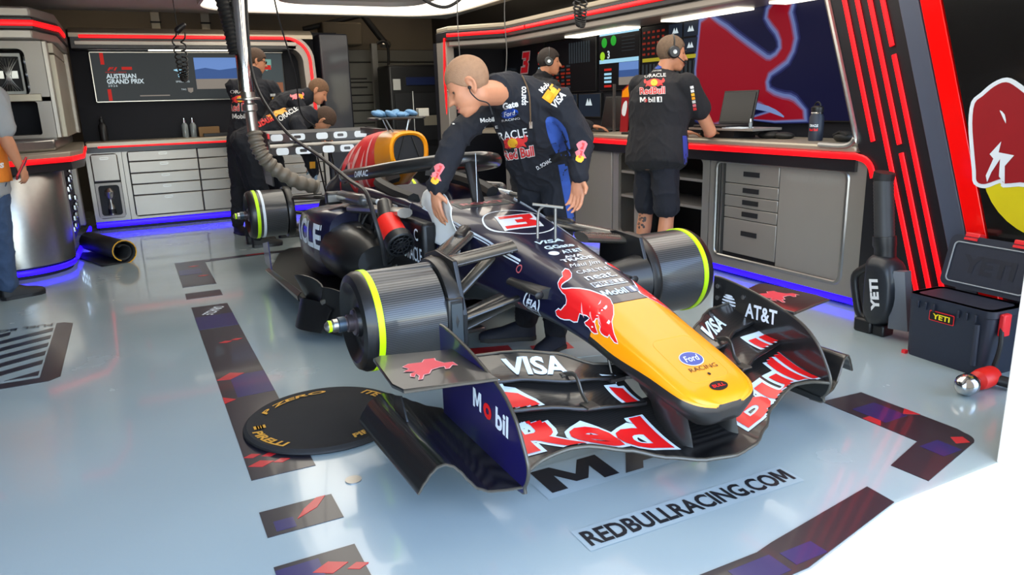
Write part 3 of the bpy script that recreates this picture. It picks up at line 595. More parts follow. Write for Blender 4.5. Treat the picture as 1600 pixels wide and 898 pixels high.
TBE = struct(B().b2((1.70, 5.22, 0.0), (1.80, 5.5, 1.9)).build('trim_bay_end', CABD, bevel=0.01)); struct(B().b2((1.70, 5.5, 0), (2.62, 5.6, 1.9)).build('wall_bay_end', NICHE))
led('red_light_strip', [(1.68, 5.2, 1.93), (1.68, 5.25, 1.5), (1.72, 5.3, 0.95)], 0.018, LEDR, TBE, up=(0, 1, 0))
for i, (a, c) in enumerate(((2.8, 3.8), (1.45, 2.3), (0.3, 1.15))):
    tag(B().b2((2.38, a, 1.825), (2.55, c, 1.838)).build('shelf_light', LAMP), 'white light panel under the side bulkhead, above %s' % ('the far monitors', 'the near monitor edge', 'the bull screen')[i], 'light')
struct(B().b2((2.58, 0.0, 0.9), (2.63, 5.5, 1.9)).build('wall_screen_backing', NICHE))
# monitors: planes at x = 2.55 facing the car; u runs to -y
XS = 2.548
def screen(name, label, y0, y1, z0, z1, m, x=XS, cat='screen', d=0.03, group=None):
    t = thing(name, label, cat, (x, (y0 + y1) / 2, (z0 + z1) / 2), group=group); w = abs(y1 - y0) / 2; h = (z1 - z0) / 2
    B().b2((0, -w, -h), (d, w, h)).build('casing', PLAS, t, bevel=0.004); B().b2((-0.003, -w + 0.008, -h + 0.008), (0.002, w - 0.008, h - 0.008)).build('panel', m, t)
    return t
def sd(name, m2, m, par, y, z, x=-0.005): return decal(name, m2, m, par, (x, y, z), (0, -1, 0), (0, 0, 1))
t = screen('bull_screen', 'big screen showing the blurred rear half of a red bull on navy', 0.30, 2.02, 1.05, 1.86, emi('screen_navy', (14, 16, 52), 0.6))
EDR = emi('screen_bull_red', (136, 12, 30), 0.75); EPB = emi('screen_bull_edge', (112, 134, 182), 0.8)
bu = [(2.01, 1.80), (1.80, 1.766), (1.63, 1.668), (1.36, 1.514), (1.267, 1.478), (1.175, 1.545), (1.215, 1.655), (1.319, 1.76), (1.27, 1.85), (1.10, 1.848), (1.118, 1.769), (1.059, 1.599), (1.12, 1.457), (1.272, 1.378), (1.281, 1.268), (1.129, 1.213), (1.03, 1.19), (0.93, 1.062), (1.44, 1.062), (1.25, 1.11), (1.336, 1.17), (1.463, 1.18), (1.6, 1.07), (2.01, 1.07)]
bu = [(-(y - 1.16), z - 1.455) for y, z in bu]
for k, (gw, cc) in enumerate(((.050, (28, 32, 78)), (.036, (58, 68, 120)), (.024, (96, 112, 164)), (.008, (112, 100, 146)), (-.004, (124, 58, 88)), (-.016, (136, 12, 30)))):
    sd('bull_glow' if k < 5 else 'bull', poly2d([grow_poly(bu, gw)], 2), emi('screen_bull_%s' % 'abcdef'[k], cc, 0.75), t, 0, 0, -0.004 - .0008 * k)
sd('bull_edge', poly2d([[(-0.30, -0.27), (-0.1, -0.30), (0.02, -0.35), (0.05, -0.38), (-0.1, -0.34), (-0.3, -0.31)]], 2), EPB, t, 0, 0, -0.009); sd('bull_edge', poly2d([[(-0.82, -0.26), (-0.74, -0.25), (-0.72, -0.33), (-0.8, -0.36)], [(-0.79, -0.29), (-0.75, -0.28), (-0.75, -0.32), (-0.78, -0.33)]], 3), EPB, t, 0, 0, -0.009)
EGR = emi('screen_green', (30, 150, 40), 0.9); EYG = emi('screen_lime', (150, 200, 40), 0.9); EDG = emi('screen_dim', (44, 52, 58), 0.6)
SD = emi('screen_black_blue', (8, 10, 14), 0.5)
t = screen('timing_screen', 'monitor with green dials, the number 3 and a landscape picture', 2.80, 3.44, 1.31, 1.84, SD)
sd('dial', xf(ellipse2d(0.045, 0.045), 0, 0), EGR, t, 0.23, 0.17); sd('dial', xf(ellipse2d(0.045, 0.045), 0, 0), EGR, t, 0.08, 0.18); sd('dial', ellipse2d(0.04, 0.04), EYG, t, 0.26, 0.05); sd('lettering', text2d('3', None, 0.07, 0.03), EW, t, 0.16, 0.06)
sd('header_bar', rect2d(0.62, 0.025), ECY, t, 0, 0.245); sd('header_bar', rect2d(0.62, 0.035), ECY, t, 0, 0.0)
for z, m in ((-0.075, ER), (-0.115, ECY), (-0.15, ECY), (-0.185, ECY), (-0.225, ER)): sd('table_line', rect2d(0.12, 0.02), m, t, 0.17, z)
sd('picture_sky', rect2d(0.30, 0.2), EB, t, -0.16, -0.12); sd('picture_hills', rect2d(0.30, 0.06), EM, t, -0.16, -0.12, -0.0065); sd('picture_ground', rect2d(0.30, 0.07), EG, t, -0.16, -0.185, -0.0065)
for k in range(5): sd('data_line', rect2d(0.2, 0.006), EDG, t, -0.15, 0.08 + 0.03 * k)
t = screen('data_screen', 'monitor with red figures and dark tiles bearing pale arrow icons', 2.03, 2.78, 1.31, 1.83, SD)
EDRT = emi('screen_dull_red', (130, 34, 20), 0.7); EYL = emi('screen_yellow', (170, 160, 40), 0.7)
random.seed(3)
for r in range(5):
    for k in range(5): sd('figure', rect2d(0.05 * random.uniform(0.5, 1), 0.018), EDRT, t, 0.33 - 0.065 * k, 0.21 - 0.045 * r)
sd('bar', rect2d(0.7, 0.03), EYL, t, 0.0, -0.02)
for k in range(14): sd('column', rect2d(0.03, 0.17), EDG, t, 0.34 - 0.052 * k, -0.14)
TL = emi('screen_tile', (26, 36, 50), 0.7)
for j in range(2):
    for k in range(2):
        sd('tile', rect2d(0.17, 0.11), TL, t, -0.09 - 0.19 * k, 0.19 - 0.125 * j); sd('arrow_icon', poly2d([[(-0.04, -0.02), (-0.015, 0.025), (0.0, -0.005), (0.015, 0.025), (0.04, -0.02)]]), EW, t, -0.09 - 0.19 * k, 0.19 - 0.125 * j, -0.0065)
t = screen('far_data_screen', 'dim monitor of red table rows behind the seated man', 3.50, 4.45, 1.31, 1.83, SD)
for r in range(7):
    for k in range(4): sd('figure', rect2d(0.09 * random.uniform(0.5, 1), 0.02), EDRT if (r + k) % 3 else EDG, t, 0.36 - 0.11 * k, 0.0 - 0.035 * r)
for k in range(9): sd('column', rect2d(0.03, 0.2), EDG, t, 0.0 - 0.045 * k, 0.12)
for i, y in enumerate((3.62, 4.05)):
    t = screen('tile_monitor', 'small dark arrow icon monitor under the far data screen, %s' % ('next to the timing screen' if i == 0 else 'behind the headphones man'), y - 0.2, y + 0.2, 1.06, 1.29, TL)
    sd('arrow_icon', poly2d([[(-0.06, -0.03), (-0.022, 0.04), (0.0, -0.005), (0.022, 0.04), (0.06, -0.03)]]), EW, t, 0, 0.03)
t = screen('number_board', 'dark board with the red and white number 3 at the far end of the bay', 4.50, 5.45, 1.05, 1.86, mat('navy_board', (16, 18, 28), 0.4))
n3 = [(-0.06, 0.11), (0.10, 0.11), (0.10, 0.03), (0.07, 0.01), (0.10, -0.02), (0.10, -0.11), (-0.06, -0.11), (-0.06, -0.05), (0.03, -0.05), (0.03, -0.025), (-0.02, -0.025), (-0.02, 0.02), (0.03, 0.02), (0.03, 0.05), (-0.06, 0.05)]
sk = lambda P: [(x + 0.3 * y, y) for x, y in P]
sd('number_outline', poly2d([grow_poly(sk(n3), 0.018)]), emi('board_white', (190, 150, 150), 0.3), t, -0.02, 0.20); sd('number', poly2d([sk(n3)]), emi('board_red', (170, 24, 34), 0.5), t, -0.02, 0.20, -0.0065)
sd('lettering', text2d('ORACLE', 0.3, 0.03), EDG, t, 0.33, 0.09); sd('lettering', text2d('RACING', 0.3, 0.03), EDG, t, 0.33, 0.14)
for z, m in ((0.28, ER), (0.17, ER), (0.12, ECY), (0.08, ECY), (0.0, ECY)): sd('table_line', rect2d(0.12, 0.02), m, t, -0.40, z)
# laptops and small things on the side worktop
def laptop(loc, rz, label, w=0.34, h=0.24, tilt=12):
    t = thing('laptop', label, 'laptop', loc, rz)
    B().b2((-w / 2, -0.12, 0), (w / 2, 0.12, 0.018)).build('keyboard_base', PLAS, t, bevel=0.004)
    r = Matrix.Rotation(math.radians(-tilt), 3, 'X'); B().box(V((0, 0.125, 0.018)) + r @ V((0, 0, h / 2)), (w, 0.012, h), r).build('lid', PLAS, t, bevel=0.004)
    B().box(V((0, 0.117, 0.018)) + r @ V((0, 0, h / 2)), (w - 0.03, 0.004, h - 0.03), r).build('display', mat('laptop_display', (10, 11, 13), 0.25), t); return t
t = thing('laptop_riser', 'thin grey riser shelf carrying the open laptop on the side worktop', 'shelf', (2.27, 1.32, 0.945))
B().b2((-0.13, -0.32, 0.055), (0.14, 0.32, 0.07)).build('shelf', CABD, t); B().b2((-0.08, -0.1, 0), (0.12, 0.25, 0.055)).build('foot', DARK, t)
laptop((2.26, 1.42, 1.015), -PI / 2, 'open black laptop on the grey riser before the bull screen')
laptop((2.24, 2.28, 0.945), -PI / 2 + 0.1, 'open dark laptop on the worktop hidden behind the man in shorts', 0.36, 0.26)
laptop((2.36, 3.12, 0.945), -PI / 2, 'dark laptop in front of the seated man with headphones', 0.40, 0.30)
t = thing('steel_flask', 'dark navy drink flask with carry loop on the worktop end', 'bottle', (2.28, 0.60, 0.945))
B().lathe([(0.042, 0), (0.044, 0.01), (0.044, 0.145), (0.034, 0.165), (0.034, 0.172)], (0, 0, 0), (0, 0, 1), 24).build('body', COOLM, t); B().lathe([(0.035, 0.172), (0.037, 0.176), (0.037, 0.205), (0.02, 0.215)], (0, 0, 0), (0, 0, 1), 20).build('lid', PLAS, t)
B().lathe([(0.0355, 0.166), (0.0375, 0.172), (0.0355, 0.178)], (0, 0, 0), (0, 0, 1), 24).build('steel_rim', CHROME, t); B().tube([(0, 0.022 * math.cos(a), 0.212 + 0.024 * math.sin(a)) for a in [math.radians(k) for k in range(0, 181, 20)]], 0.006, 6).build('carry_loop', PLAS, t)
fk = lambda z: (lambda a, c: (-(0.0455) * math.cos((a) / 0.0455 + 0.35), -(0.0455) * math.sin(a / 0.0455 + 0.35), z + c))
decal('lettering', text2d('ORACLE', 0.055, 0.016, 0.03), WHT, t, None, None, None, fn=fk(0.095), step=0.008); decal('lettering', text2d('Red Bull', 0.055, 0.016, 0.03), REDP, t, None, None, None, fn=fk(0.070), step=0.008)
t = thing('glove_pile', 'crumpled black work gloves lying on the side worktop', 'gloves', (2.33, 0.98, 0.945))
B().ell((0, 0.05, 0.022), (0.07, 0.09, 0.028)).build('glove', RUB, t); B().ell((0.01, -0.07, 0.02), (0.05, 0.08, 0.025)).build('glove', RUB, t)
t = thing('headset_pouch', 'small black pouch on the worktop beside the flask', 'pouch', (2.3, 0.40, 0.945)); B().ell((0, 0, 0.03), (0.06, 0.07, 0.035)).build('body', RUB, t); B().tube([(-0.04, -0.05, 0.04), (-0.05, 0.0, 0.06), (-0.04, 0.05, 0.04)], 0.008, 6).build('strap', RUB, t)
t = thing('pennant_card', 'small red and yellow card stand on the worktop behind the laptop', 'sign', (2.36, 2.78, 0.945))
B().prism([(-0.05, 0), (0.06, 0), (0.10, 0.42), (-0.02, 0.36)], (0, 0, 0), (0, -1, 0), (0, 0, 1), (0.01, 0, 0)).build('board', DR, t); decal('yellow_patch', poly2d([[(-0.02, 0.3), (0.085, 0.3), (0.09, 0.40), (-0.01, 0.35)]]), YEL, t, (-0.002, 0, 0), (0, -1, 0), (0, 0, 1)); decal('white_emblem', poly2d([[(-0.02, 0.16), (0.03, 0.14), (0.06, 0.22), (0.05, 0.27), (0.0, 0.24)]], 3), WHT, t, (-0.002, 0, 0), (0, -1, 0), (0, 0, 1))
tag(B().b2((2.33, 2.88, 0.945), (2.35, 2.90, 1.36)).build('monitor_post', STEEL), 'slim steel monitor post by the card stand', 'post')
t = thing('glue_tube', 'tiny clear tube bottle on the laptop riser', 'bottle', (2.21, 1.09, 1.015)); B().lathe([(0.012, 0), (0.013, 0.03), (0.006, 0.045)], (0, 0, 0), (0, 0, 1), 10).build('body', GLS, t); B().lathe([(0.006, 0.045), (0.004, 0.065)], (0, 0, 0), (0, 0, 1), 8).build('nozzle', WHT, t)
tag(B().box((2.20, 1.20, 1.018), (0.12, 0.18, 0.006)).build('paper_sheet', WHT), 'white sheet of paper beside the laptop on the riser', 'paper')
tag(B().ell((1.98 + 0.09, 1.72, 0.965), (0.02, 0.045, 0.025)).build('black_clip', RUB), 'small black clip on the worktop edge by the elbow of the man in shorts', 'clip')

# ================================================================ floor print
TAPE = mat('floor_tape', (38, 36, 44), 0.3, 0, 0.3, 0.12, 9); TAPEB = mat('floor_tape_blue', (34, 32, 92), 0.3, 0, 0.3, 0.15, 9); TRED = mat('floor_tape_red', (196, 38, 44), 0.32, 0, 0.3); FBLK = mat('floor_print_black', (36, 36, 40), 0.32, 0, 0.3); FLIGHT = mat('floor_print_ground', (170, 186, 190), 0.2, 0, 0.4)
def fl(name, poly, m, z=0.002, par=None): return B().prism(poly, (0, 0, 0), (1, 0, 0), (0, 1, 0), (0, 0, z)).build(name, m, par, smooth=False)
def flat(name, m2, m, par, x, y, rot=0, z=0.003): return decal(name, m2, m, par, (x, y, z), (math.cos(rot), math.sin(rot), 0), (-math.sin(rot), math.cos(rot), 0))
def dia(x, y, s, q=0.6): return [(x - s, y), (x, y - s * q), (x + s, y), (x, y + s * q)]
def tape(label, poly, blues=(), reds=(), extra=None):
    t = thing('floor_tape_patch', label, 'floor marking', (0, 0, 0)); fl('tape', poly, TAPE, 0.002, t)
    for q in blues: fl('blue_patch', q, TAPEB, 0.0027, t)
    for q in reds: fl('red_diamond', q, TRED, 0.0032, t)
    return t
R4 = lambda x0, y0, x1, y1: [(x0, y0), (x1, y0), (x1, y1), (x0, y1)]
t = tape('long dark floor tape strip with red diamonds beside the round wheel cover', R4(-1.36, -0.27, -1.14, 2.32), [R4(-1.36, 1.75, -1.14, 2.05), R4(-1.30, 0.55, -1.14, 0.85)],
     [dia(-1.25, 1.43, 0.035), dia(-1.19, 1.45, 0.03), [(-1.36, 0.82), (-1.30, 0.80), (-1.23, 0.86), (-1.29, 0.90)], [(-1.36, 0.50), (-1.31, 0.53), (-1.36, 0.58)], dia(-1.31, -0.16, 0.045), dia(-1.27, -0.1, 0.03), dia(-1.33, -0.08, 0.03), dia(-1.24, -0.17, 0.03)])
flat('lettering', text2d('ORACLE', 0.2, 0.07, 0.02), WHT, t, -1.24, 2.16, -PI / 2 - 0.5, 0.004)
tape('short dark floor tape square near the front edge, red flash on it', R4(-1.37, -0.66, -1.14, -0.50), [R4(-1.34, -0.64, -1.28, -0.58)], [[(-1.27, -0.60), (-1.20, -0.56), (-1.16, -0.5), (-1.19, -0.5), (-1.24, -0.55)]])
tape('dark floor tape with red diamond at the lower edge of the floor', R4(-1.38, -1.45, -1.15, -0.82), [R4(-1.38, -0.95, -1.26, -0.84)], [dia(-1.24, -0.90, 0.05), dia(-1.17, -0.93, 0.03)])
tape('dark floor tape corner piece behind the car with a thin tail', [(-1.37, 2.96), (-1.14, 2.96), (-1.14, 3.86), (-0.4, 3.92), (-0.4, 4.0), (-1.37, 3.95)], [R4(-1.36, 3.4, -1.2, 3.6)], [dia(-1.24, 3.72, 0.04), dia(-1.20, 3.3, 0.04), [(-0.8, 3.93), (-0.6, 3.94), (-0.6, 3.97), (-0.8, 3.95)]])
tape('thin dark floor tape bar between the corner piece and the long strip', R4(-1.37, 2.57, -1.14, 2.75))
tape('dark elbow of floor tape on the floor in front of the cooler', [(0.83, -0.785), (1.05, -0.80)] + [(1.05, -1.22)] + arc(0.97, -1.25, 0.07, 0, -70, 5) + [(0.6, -1.41), (0.59, -1.28), (0.83, -1.21)], [R4(0.87, -1.05, 1.0, -0.9), R4(0.8, -1.33, 0.9, -1.24)], [[(0.83, -1.06), (0.87, -1.03), (0.87, -0.98), (0.83, -0.98)], [(1.0, -1.03), (1.05, -1.07), (1.05, -1.0)], [(0.93, -1.29), (0.98, -1.31), (1.0, -1.27), (0.96, -1.25)]])
tape('dark floor tape strip along the front threshold of the garage', [(0.40, -1.335), (0.39, -1.44), (-0.10, -1.543), (-1.0, -1.553), (-1.0, -1.47), (-0.40, -1.425), (-0.17, -1.425), (-0.10, -1.41)], [R4(-0.30, -1.53, -0.15, -1.45), R4(-0.12, -1.52, 0.0, -1.46)])
t = thing('web_address_print', 'black lettering REDBULLRACING.COM on a clear floor sticker', 'floor marking', (0, 0, 0))
rt = math.atan2(-0.02, 0.79); flat('clear_ground', rect2d(0.83, 0.11), FLIGHT, t, -0.155, -1.145, -0.02, 0.0022); flat('lettering', text2d('REDBULLRACING.COM', 0.80, 0.078, 0.03), FBLK, t, -0.155, -1.145, -0.02, 0.0035)
t = thing('name_print', 'large black floor lettering half hidden under the front wing', 'floor marking', (0, 0, 0))
flat('lettering', text2d('MAX', 0.84, 0.17, 0.05), FBLK, t, -0.085, -0.79, 0.0, 0.0035); flat('clear_ground', rect2d(0.9, 0.2), FLIGHT, t, -0.085, -0.79, 0.0, 0.0022)
t = thing('fuel_print', 'black hatched floor marking lettered FUEL BO by the steel drum', 'floor marking', (0, 0, 0))
b = B(); io = [(-3.6, 1.36), (-2.13, 1.36), (-2.10, 1.43), (-2.10, 2.26), (-2.13, 2.33), (-3.6, 2.33)]; ou = [(-3.6, 1.30), (-2.09, 1.30), (-2.03, 1.38), (-2.03, 2.33), (-2.08, 2.47), (-3.6, 2.47)]
fl('border', [(-3.6, 1.25), (-2.08, 1.25), (-2.03, 1.30), (-2.03, 2.35), (-2.08, 2.40), (-2.12, 2.40), (-2.12, 1.33), (-3.6, 1.33)], FBLK, 0.002, t)
for k in range(9):
    y0 = 1.40 + .165 * k if k else 1.375; xe = lambda y: max(-3.4, min(-2.13, -2.13 - (y - 1.37) / .57))
    P_ = [(-2.13, y0), (-2.13, y0 + .075), (xe(y0 + .075), max(1.37, y0 + .075 - .57 * (-2.13 - xe(y0 + .075)))), (xe(y0), max(1.37, y0 - .57 * (-2.13 - xe(y0))))]
    if y0 + .075 > 2.34: P_ = [(x + (2.34 - y0 - .075) / .57 * (1 if i < 2 else 0), y + (2.34 - y0 - .075) * (1 if i < 2 else 0)) for i, (x, y) in enumerate(P_)]
    fl('hatch_bar', P_, FBLK, 0.002, t)
flat('lettering', text2d('FUEL BOX', 0.34, 0.055, 0.02), FBLK, t, -2.31, 2.385, PI, 0.0035)
t = thing('red_white_print', 'red and white striped floor marking beneath the nose', 'floor marking', (0, 0, 0))
fl('white_ground', [(-0.45, 0.40), (0.45, 0.15), (0.5, 0.38), (-0.4, 0.66)], FLIGHT, 0.002, t); fl('red_block', [(-0.20, 0.50), (0.03, 0.45), (0.05, 0.55), (-0.18, 0.62)], TRED, 0.003, t); fl('red_block', [(0.12, 0.38), (0.32, 0.33), (0.34, 0.43), (0.14, 0.48)], TRED, 0.003, t)
b = B().lathe([(0.028, 0.0), (0.028, 0.004)], (-1.05, -0.445, 0), (0, 0, 1), 24); tag(b.build('floor_disc', STEEL), 'small round metal disc set in the floor by the wheel cover', 'disc')

for x in (-1.6, 1.7):  # added fill lights, out of view, to brighten the dark back area
    t = thing('fill_strip', 'added unseen fill light under the roof brightening the back area, %s' % ('over the screen' if x < 0 else 'over the roller door'), 'lamp', (x, 7.4, 2.9)); B().b2((-0.6, -0.06, 0), (0.6, 0.06, 0.05)).build('housing', CAB, t); B().b2((-0.58, -0.05, -0.012), (0.58, 0.05, 0.0)).build('tube', mat('fill_strip_glow', (255, 240, 214), .5, emit=(255, 232, 200), estr=9.0, var=0), t)
# ================================================================ the racing car (local frame: -Y is its front, +X its left side)
car = thing('racing_car', 'dark navy open wheel racing car without tyres, with a yellow nose and a red bull', 'racing car', (-0.03, 0, 0), 0.02)
ST = [(-1.128, .050, .306, .003, .056, .301, .03, .262), (-1.118, .086, .316, .004, .096, .309, .06, .245), (-1.10, .114, .328, .005, .126, .318, .085, .234), (-1.06, .134, .346, .006, .150, .330, .10, .230), (-.93, .145, .392, .009, .166, .360, .11, .258),
      (-.75, .152, .443, .024, .176, .385, .12, .30), (-.6, .157, .480, .046, .180, .42, .125, .335), (-.4, .167, .522, .060, .19, .45, .135, .362), (-.2, .183, .565, .064, .205, .47, .145, .372),
      (.1, .208, .622, .064, .232, .49, .155, .362), (.4, .238, .678, .054, .262, .51, .175, .325), (.7, .265, .722, .036, .292, .51, .205, .27), (.86, .285, .748, .0, .31, .50, .23, .22)]
def sect(y, hwt, zt, cr, hwm, zm, hwb, zb, inner=None):
    r = [(0, zb), (hwb * .7, zb), (hwb, zb + .012), (hwm, zm - (zm - zb) * .35), (hwm, zm), (hwt + (hwm - hwt) * .35, zt - (zt - zm) * .28), (hwt, zt - .004), (hwt * .88, zt + cr * .38 + .003)]
    r += [(hwt * .62, zt + cr * .93), (hwt * .3, zt + cr), (0, zt + cr)] if inner is None else [(hwt * .72, zt - .13), (hwt * .4, zt - .155), (0, zt - .16)]
    half = [(p.x, p.y) for p in smooth_path([(a, b, 0) for a, b in r], 6)]
    ring = half + [(-a, b) for a, b in half[-2:0:-1]]
    return [(x, y, z) for x, z in ring]
def st_at(y):
    i = max(0, min(len(ST) - 2, sum(1 for s in ST if s[0] <= y) - 1)); a, b_ = ST[i], ST[i + 1]; p = ST[max(0, i - 1)]; q = ST[min(len(ST) - 1, i + 2)]; h = b_[0] - a[0]; t = (y - a[0]) / h; out = [y]
    for k in range(1, 8):     # smooth (cubic Hermite) between stations
        m0 = (b_[k] - p[k]) / (b_[0] - p[0]) * h; m1 = (q[k] - a[k]) / (q[0] - a[0]) * h
        out.append((2 * t ** 3 - 3 * t * t + 1) * a[k] + (t ** 3 - 2 * t * t + t) * m0 + (-2 * t ** 3 + 3 * t * t) * b_[k] + (t ** 3 - t * t) * m1)
    return out
def body(name, ys, mats, pick, inner=None, parent=car):
    b = B(); rings = [sect(*st_at(y)) for y in ys]; n = len(rings[0]); b.loft(rings, True, True)
    nf = len(b.f)
    for i, f in enumerate(b.f):
        if i == nf - 2: b.m[i] = 1
        if i < nf - 2:
            k = (i % n); k = min(k, n - 1 - k) if k < n else 0
            b.m[i] = pick(k, ys[i // n])
    o = b.build(name, mats, parent, angle=50); return o, b
CARBM = mat('matt_carbon', (30, 29, 28), 0.42, 0, 0.2, 0.1, 20)
ysn = [-1.128, -1.126, -1.122, -1.118, -1.112, -1.105, -1.10, -1.09, -1.075, -1.06, -1.03, -1.0, -.965, -.93, -.885, -.84, -.795, -.75, -.715, -.68, -.645, -.612]
nose, noseB = body('nose_cone', ysn, [YEL, CARBM], lambda k, y: 1 if k <= 23 else 0)
ysc = [-.608, -.57, -.53, -.49, -.45, -.41, -.37, -.33, -.29, -.25, -.2, -.15, -.1, -.05, 0, .1, .2, .3, .4, .55, .7, .86]
chas, chasB = body('chassis', ysc, [NAVY, CARBM], lambda k, y: 1 if k <= 16 else 0)
# cockpit tub
ys2 = [.86, .95, 1.1, 1.25, 1.4, 1.55, 1.62]
rings = [sect(y, .29 + .05 * (y - .86), .748 + .02 * (y - .86), 0, .325 + .03 * (y - .86), .50, .24, .19, None if y in (.86, 1.62) else 1) for y in ys2]
B().loft(rings).build('cockpit_tub', NAVY, car, angle=50)
# headrest pads around the cockpit
for s in (-1, 1): B().tube(smooth_path([(s * .235, .95, .75), (s * .26, 1.2, .775), (s * .23, 1.5, .80), (s * .1, 1.6, .82)]), .04, 8).build('headrest', RUB, car)
# front body bvh and print
NB = B(); NB.add(noseB.v, noseB.f); NB.add(chasB.v, chasB.f); NBV = NB.bvh()
DN = (0, 0, -1)
def top_print(txt, y, w, h, m=WHT, x=0.0, bold=0.02, shear=0.0, name='sponsor_lettering'):
    return decal(name, text2d(txt, w, h, bold, shear), m, car, (x, y, 1.2), (1, 0, 0), (0, 1, 0), NBV, DN, 0.0018, 0.02, 0.0)
top_print('VISA', -.055, .13, .036, LBLU, -.01, .03, .25); top_print('GGate', -.118, .14, .036, LBLU, .0, .03)
decal('sponsor_globe', ellipse2d(.024, .02), WHT, car, (-.062, -.178, 1.2), (1, 0, 0), (0, 1, 0), NBV, DN, .0018, .0, 0.0); top_print('AT&T', -.178, .10, .034, LBLU, .025, .03)
top_print('AVA', -.228, .09, .024, WHT, 0, .03); top_print('TRADE', -.258, .15, .026, WHT, 0, .03)
top_print('Maui Jim', -.312, .145, .040, WHT, 0, .0, .4); top_print('CARLYLE', -.368, .15, .026, WHT, 0, .0); top_print('neat.', -.420, .14, .038, WHT, 0, .01)
decal('sponsor_bar', rect2d(.155, .036), WHT, car, (0, -.478, 1.2), (1, 0, 0), (0, 1, 0), NBV, DN, .0016, .02, 0.0)
decal('sponsor_lettering', text2d('PIRELLI', .148, .026, .03), NAVY, car, (0, -.478, 1.2), (1, 0, 0), (0, 1, 0), NBV, DN, .003, .02, 0.0)
top_print('Mobil', -.543, .11, .04, LBLU, -.022, .03); decal('sponsor_bar', rect2d(.045, .042), mat('grey_blue_print', (110, 120, 140), .4), car, (.062, -.543, 1.2), (1, 0, 0), (0, 1, 0), NBV, DN, .0016, 0, 0.0); top_print('1', -.543, .012, .036, WHT, .062, .03)
# number
sk2 = lambda P, a=.25: [(x + a * y, y) for x, y in P]
N3 = [(-.085, .085), (.085, .085), (.085, .028), (.058, .008), (.085, -.012), (.085, -.085), (-.085, -.085), (-.085, -.05), (.03, -.05), (.03, -.022), (-.015, -.022), (-.015, .022), (.03, .022), (.03, .05), (-.085, .05)]
top = lambda nm, m2, m, x, y, e=.002, st=.02: decal(nm, m2, m, car, (x, y, 1.2), (1, 0, 0), (0, 1, 0), NBV, DN, e, st, 0.0)
top('number_ground', poly2d([sk2([(-.10, -.10), (.10, -.10), (.10, .10), (-.10, .10)])]), WHT, .0, .23); top('race_number', poly2d([sk2(N3)]), REDP, .0, .23, .0035)
top('number_ring', ellipse2d(.165, .185, 40, .955), WHT, .0, .23)
top('sponsor_patch', xf(rect2d(.30, .13), 0, 0), mat('patch_grey', (96, 108, 104), .4), 0, .60); top('sponsor_patch', xf(rect2d(.28, .11), 0, 0), BLKP, 0, .60, .003); top('sponsor_lettering', text2d('ROKT', .24, .05, .03), mat('pale_red_print', (200, 96, 100), .4), 0, .60, .004)
for s in (-1, 1):
    for k, (dx, wd) in enumerate(((0.012, .007), (.035, .004))):
        b = B(); P = [(s * (interp([(q[0], q[1]) for q in ST], y) + (.018 * k + .004) * (1 - k) * 0 - dx + (.03 if k else 0)), y) for y in [i * .05 - .1 for i in range(18)]]
        pts = []
        for x, y in P:
            h = NBV.ray_cast(V((x, y, 1.2)), V((0, 0, -1))); pts.append((h[0] if h[0] is not None else V((x, y, .7))) + V((0, 0, .002)))
        b.tube(pts, wd, 4, True, 0, .3); b.build('shoulder_line', WHT, car)  # thin white lines along the chassis shoulders
BULL = [(-0.436, 0.641), (-0.463, 0.643), (-0.48, 0.631), (-0.477, 0.615), (-0.453, 0.598), (-0.428, 0.584), (-0.408, 0.57), (-0.401, 0.556), (-0.412, 0.55), (-0.435, 0.555), (-0.479, 0.568), (-0.537, 0.58), (-0.605, 0.589), (-0.665, 0.591), (-0.709, 0.592), (-0.74, 0.588), (-0.756, 0.569), (-0.753, 0.534), (-0.737, 0.503), (-0.741, 0.478), (-0.747, 0.46), (-0.76, 0.444), (-0.767, 0.432), (-0.748, 0.432), (-0.729, 0.443), (-0.718, 0.452), (-0.707, 0.44), (-0.688, 0.439), (-0.669, 0.443), (-0.661, 0.452), (-0.666, 0.466), (-0.656, 0.475), (-0.652, 0.494), (-0.634, 0.488), (-0.626, 0.47), (-0.634, 0.453), (-0.645, 0.436), (-0.625, 0.431), (-0.605, 0.435), (-0.591, 0.445), (-0.57, 0.449), (-0.564, 0.455), (-0.584, 0.467), (-0.598, 0.48), (-0.578, 0.487), (-0.55, 0.484), (-0.529, 0.483), (-0.521, 0.465), (-0.514, 0.447), (-0.489, 0.44), (-0.462, 0.442), (-0.425, 0.433), (-0.394, 0.431), (-0.37, 0.436), (-0.363, 0.449), (-0.384, 0.463), (-0.399, 0.46), (-0.415, 0.473), (-0.426, 0.484), (-0.439, 0.493), (-0.444, 0.513), (-0.434, 0.532), (-0.412, 0.537), (-0.389, 0.551), (-0.382, 0.567), (-0.397, 0.587), (-0.418, 0.603), (-0.413, 0.62)]
BU2 = [(-(y + .57), z - .5) for y, z in BULL]     # u runs forward
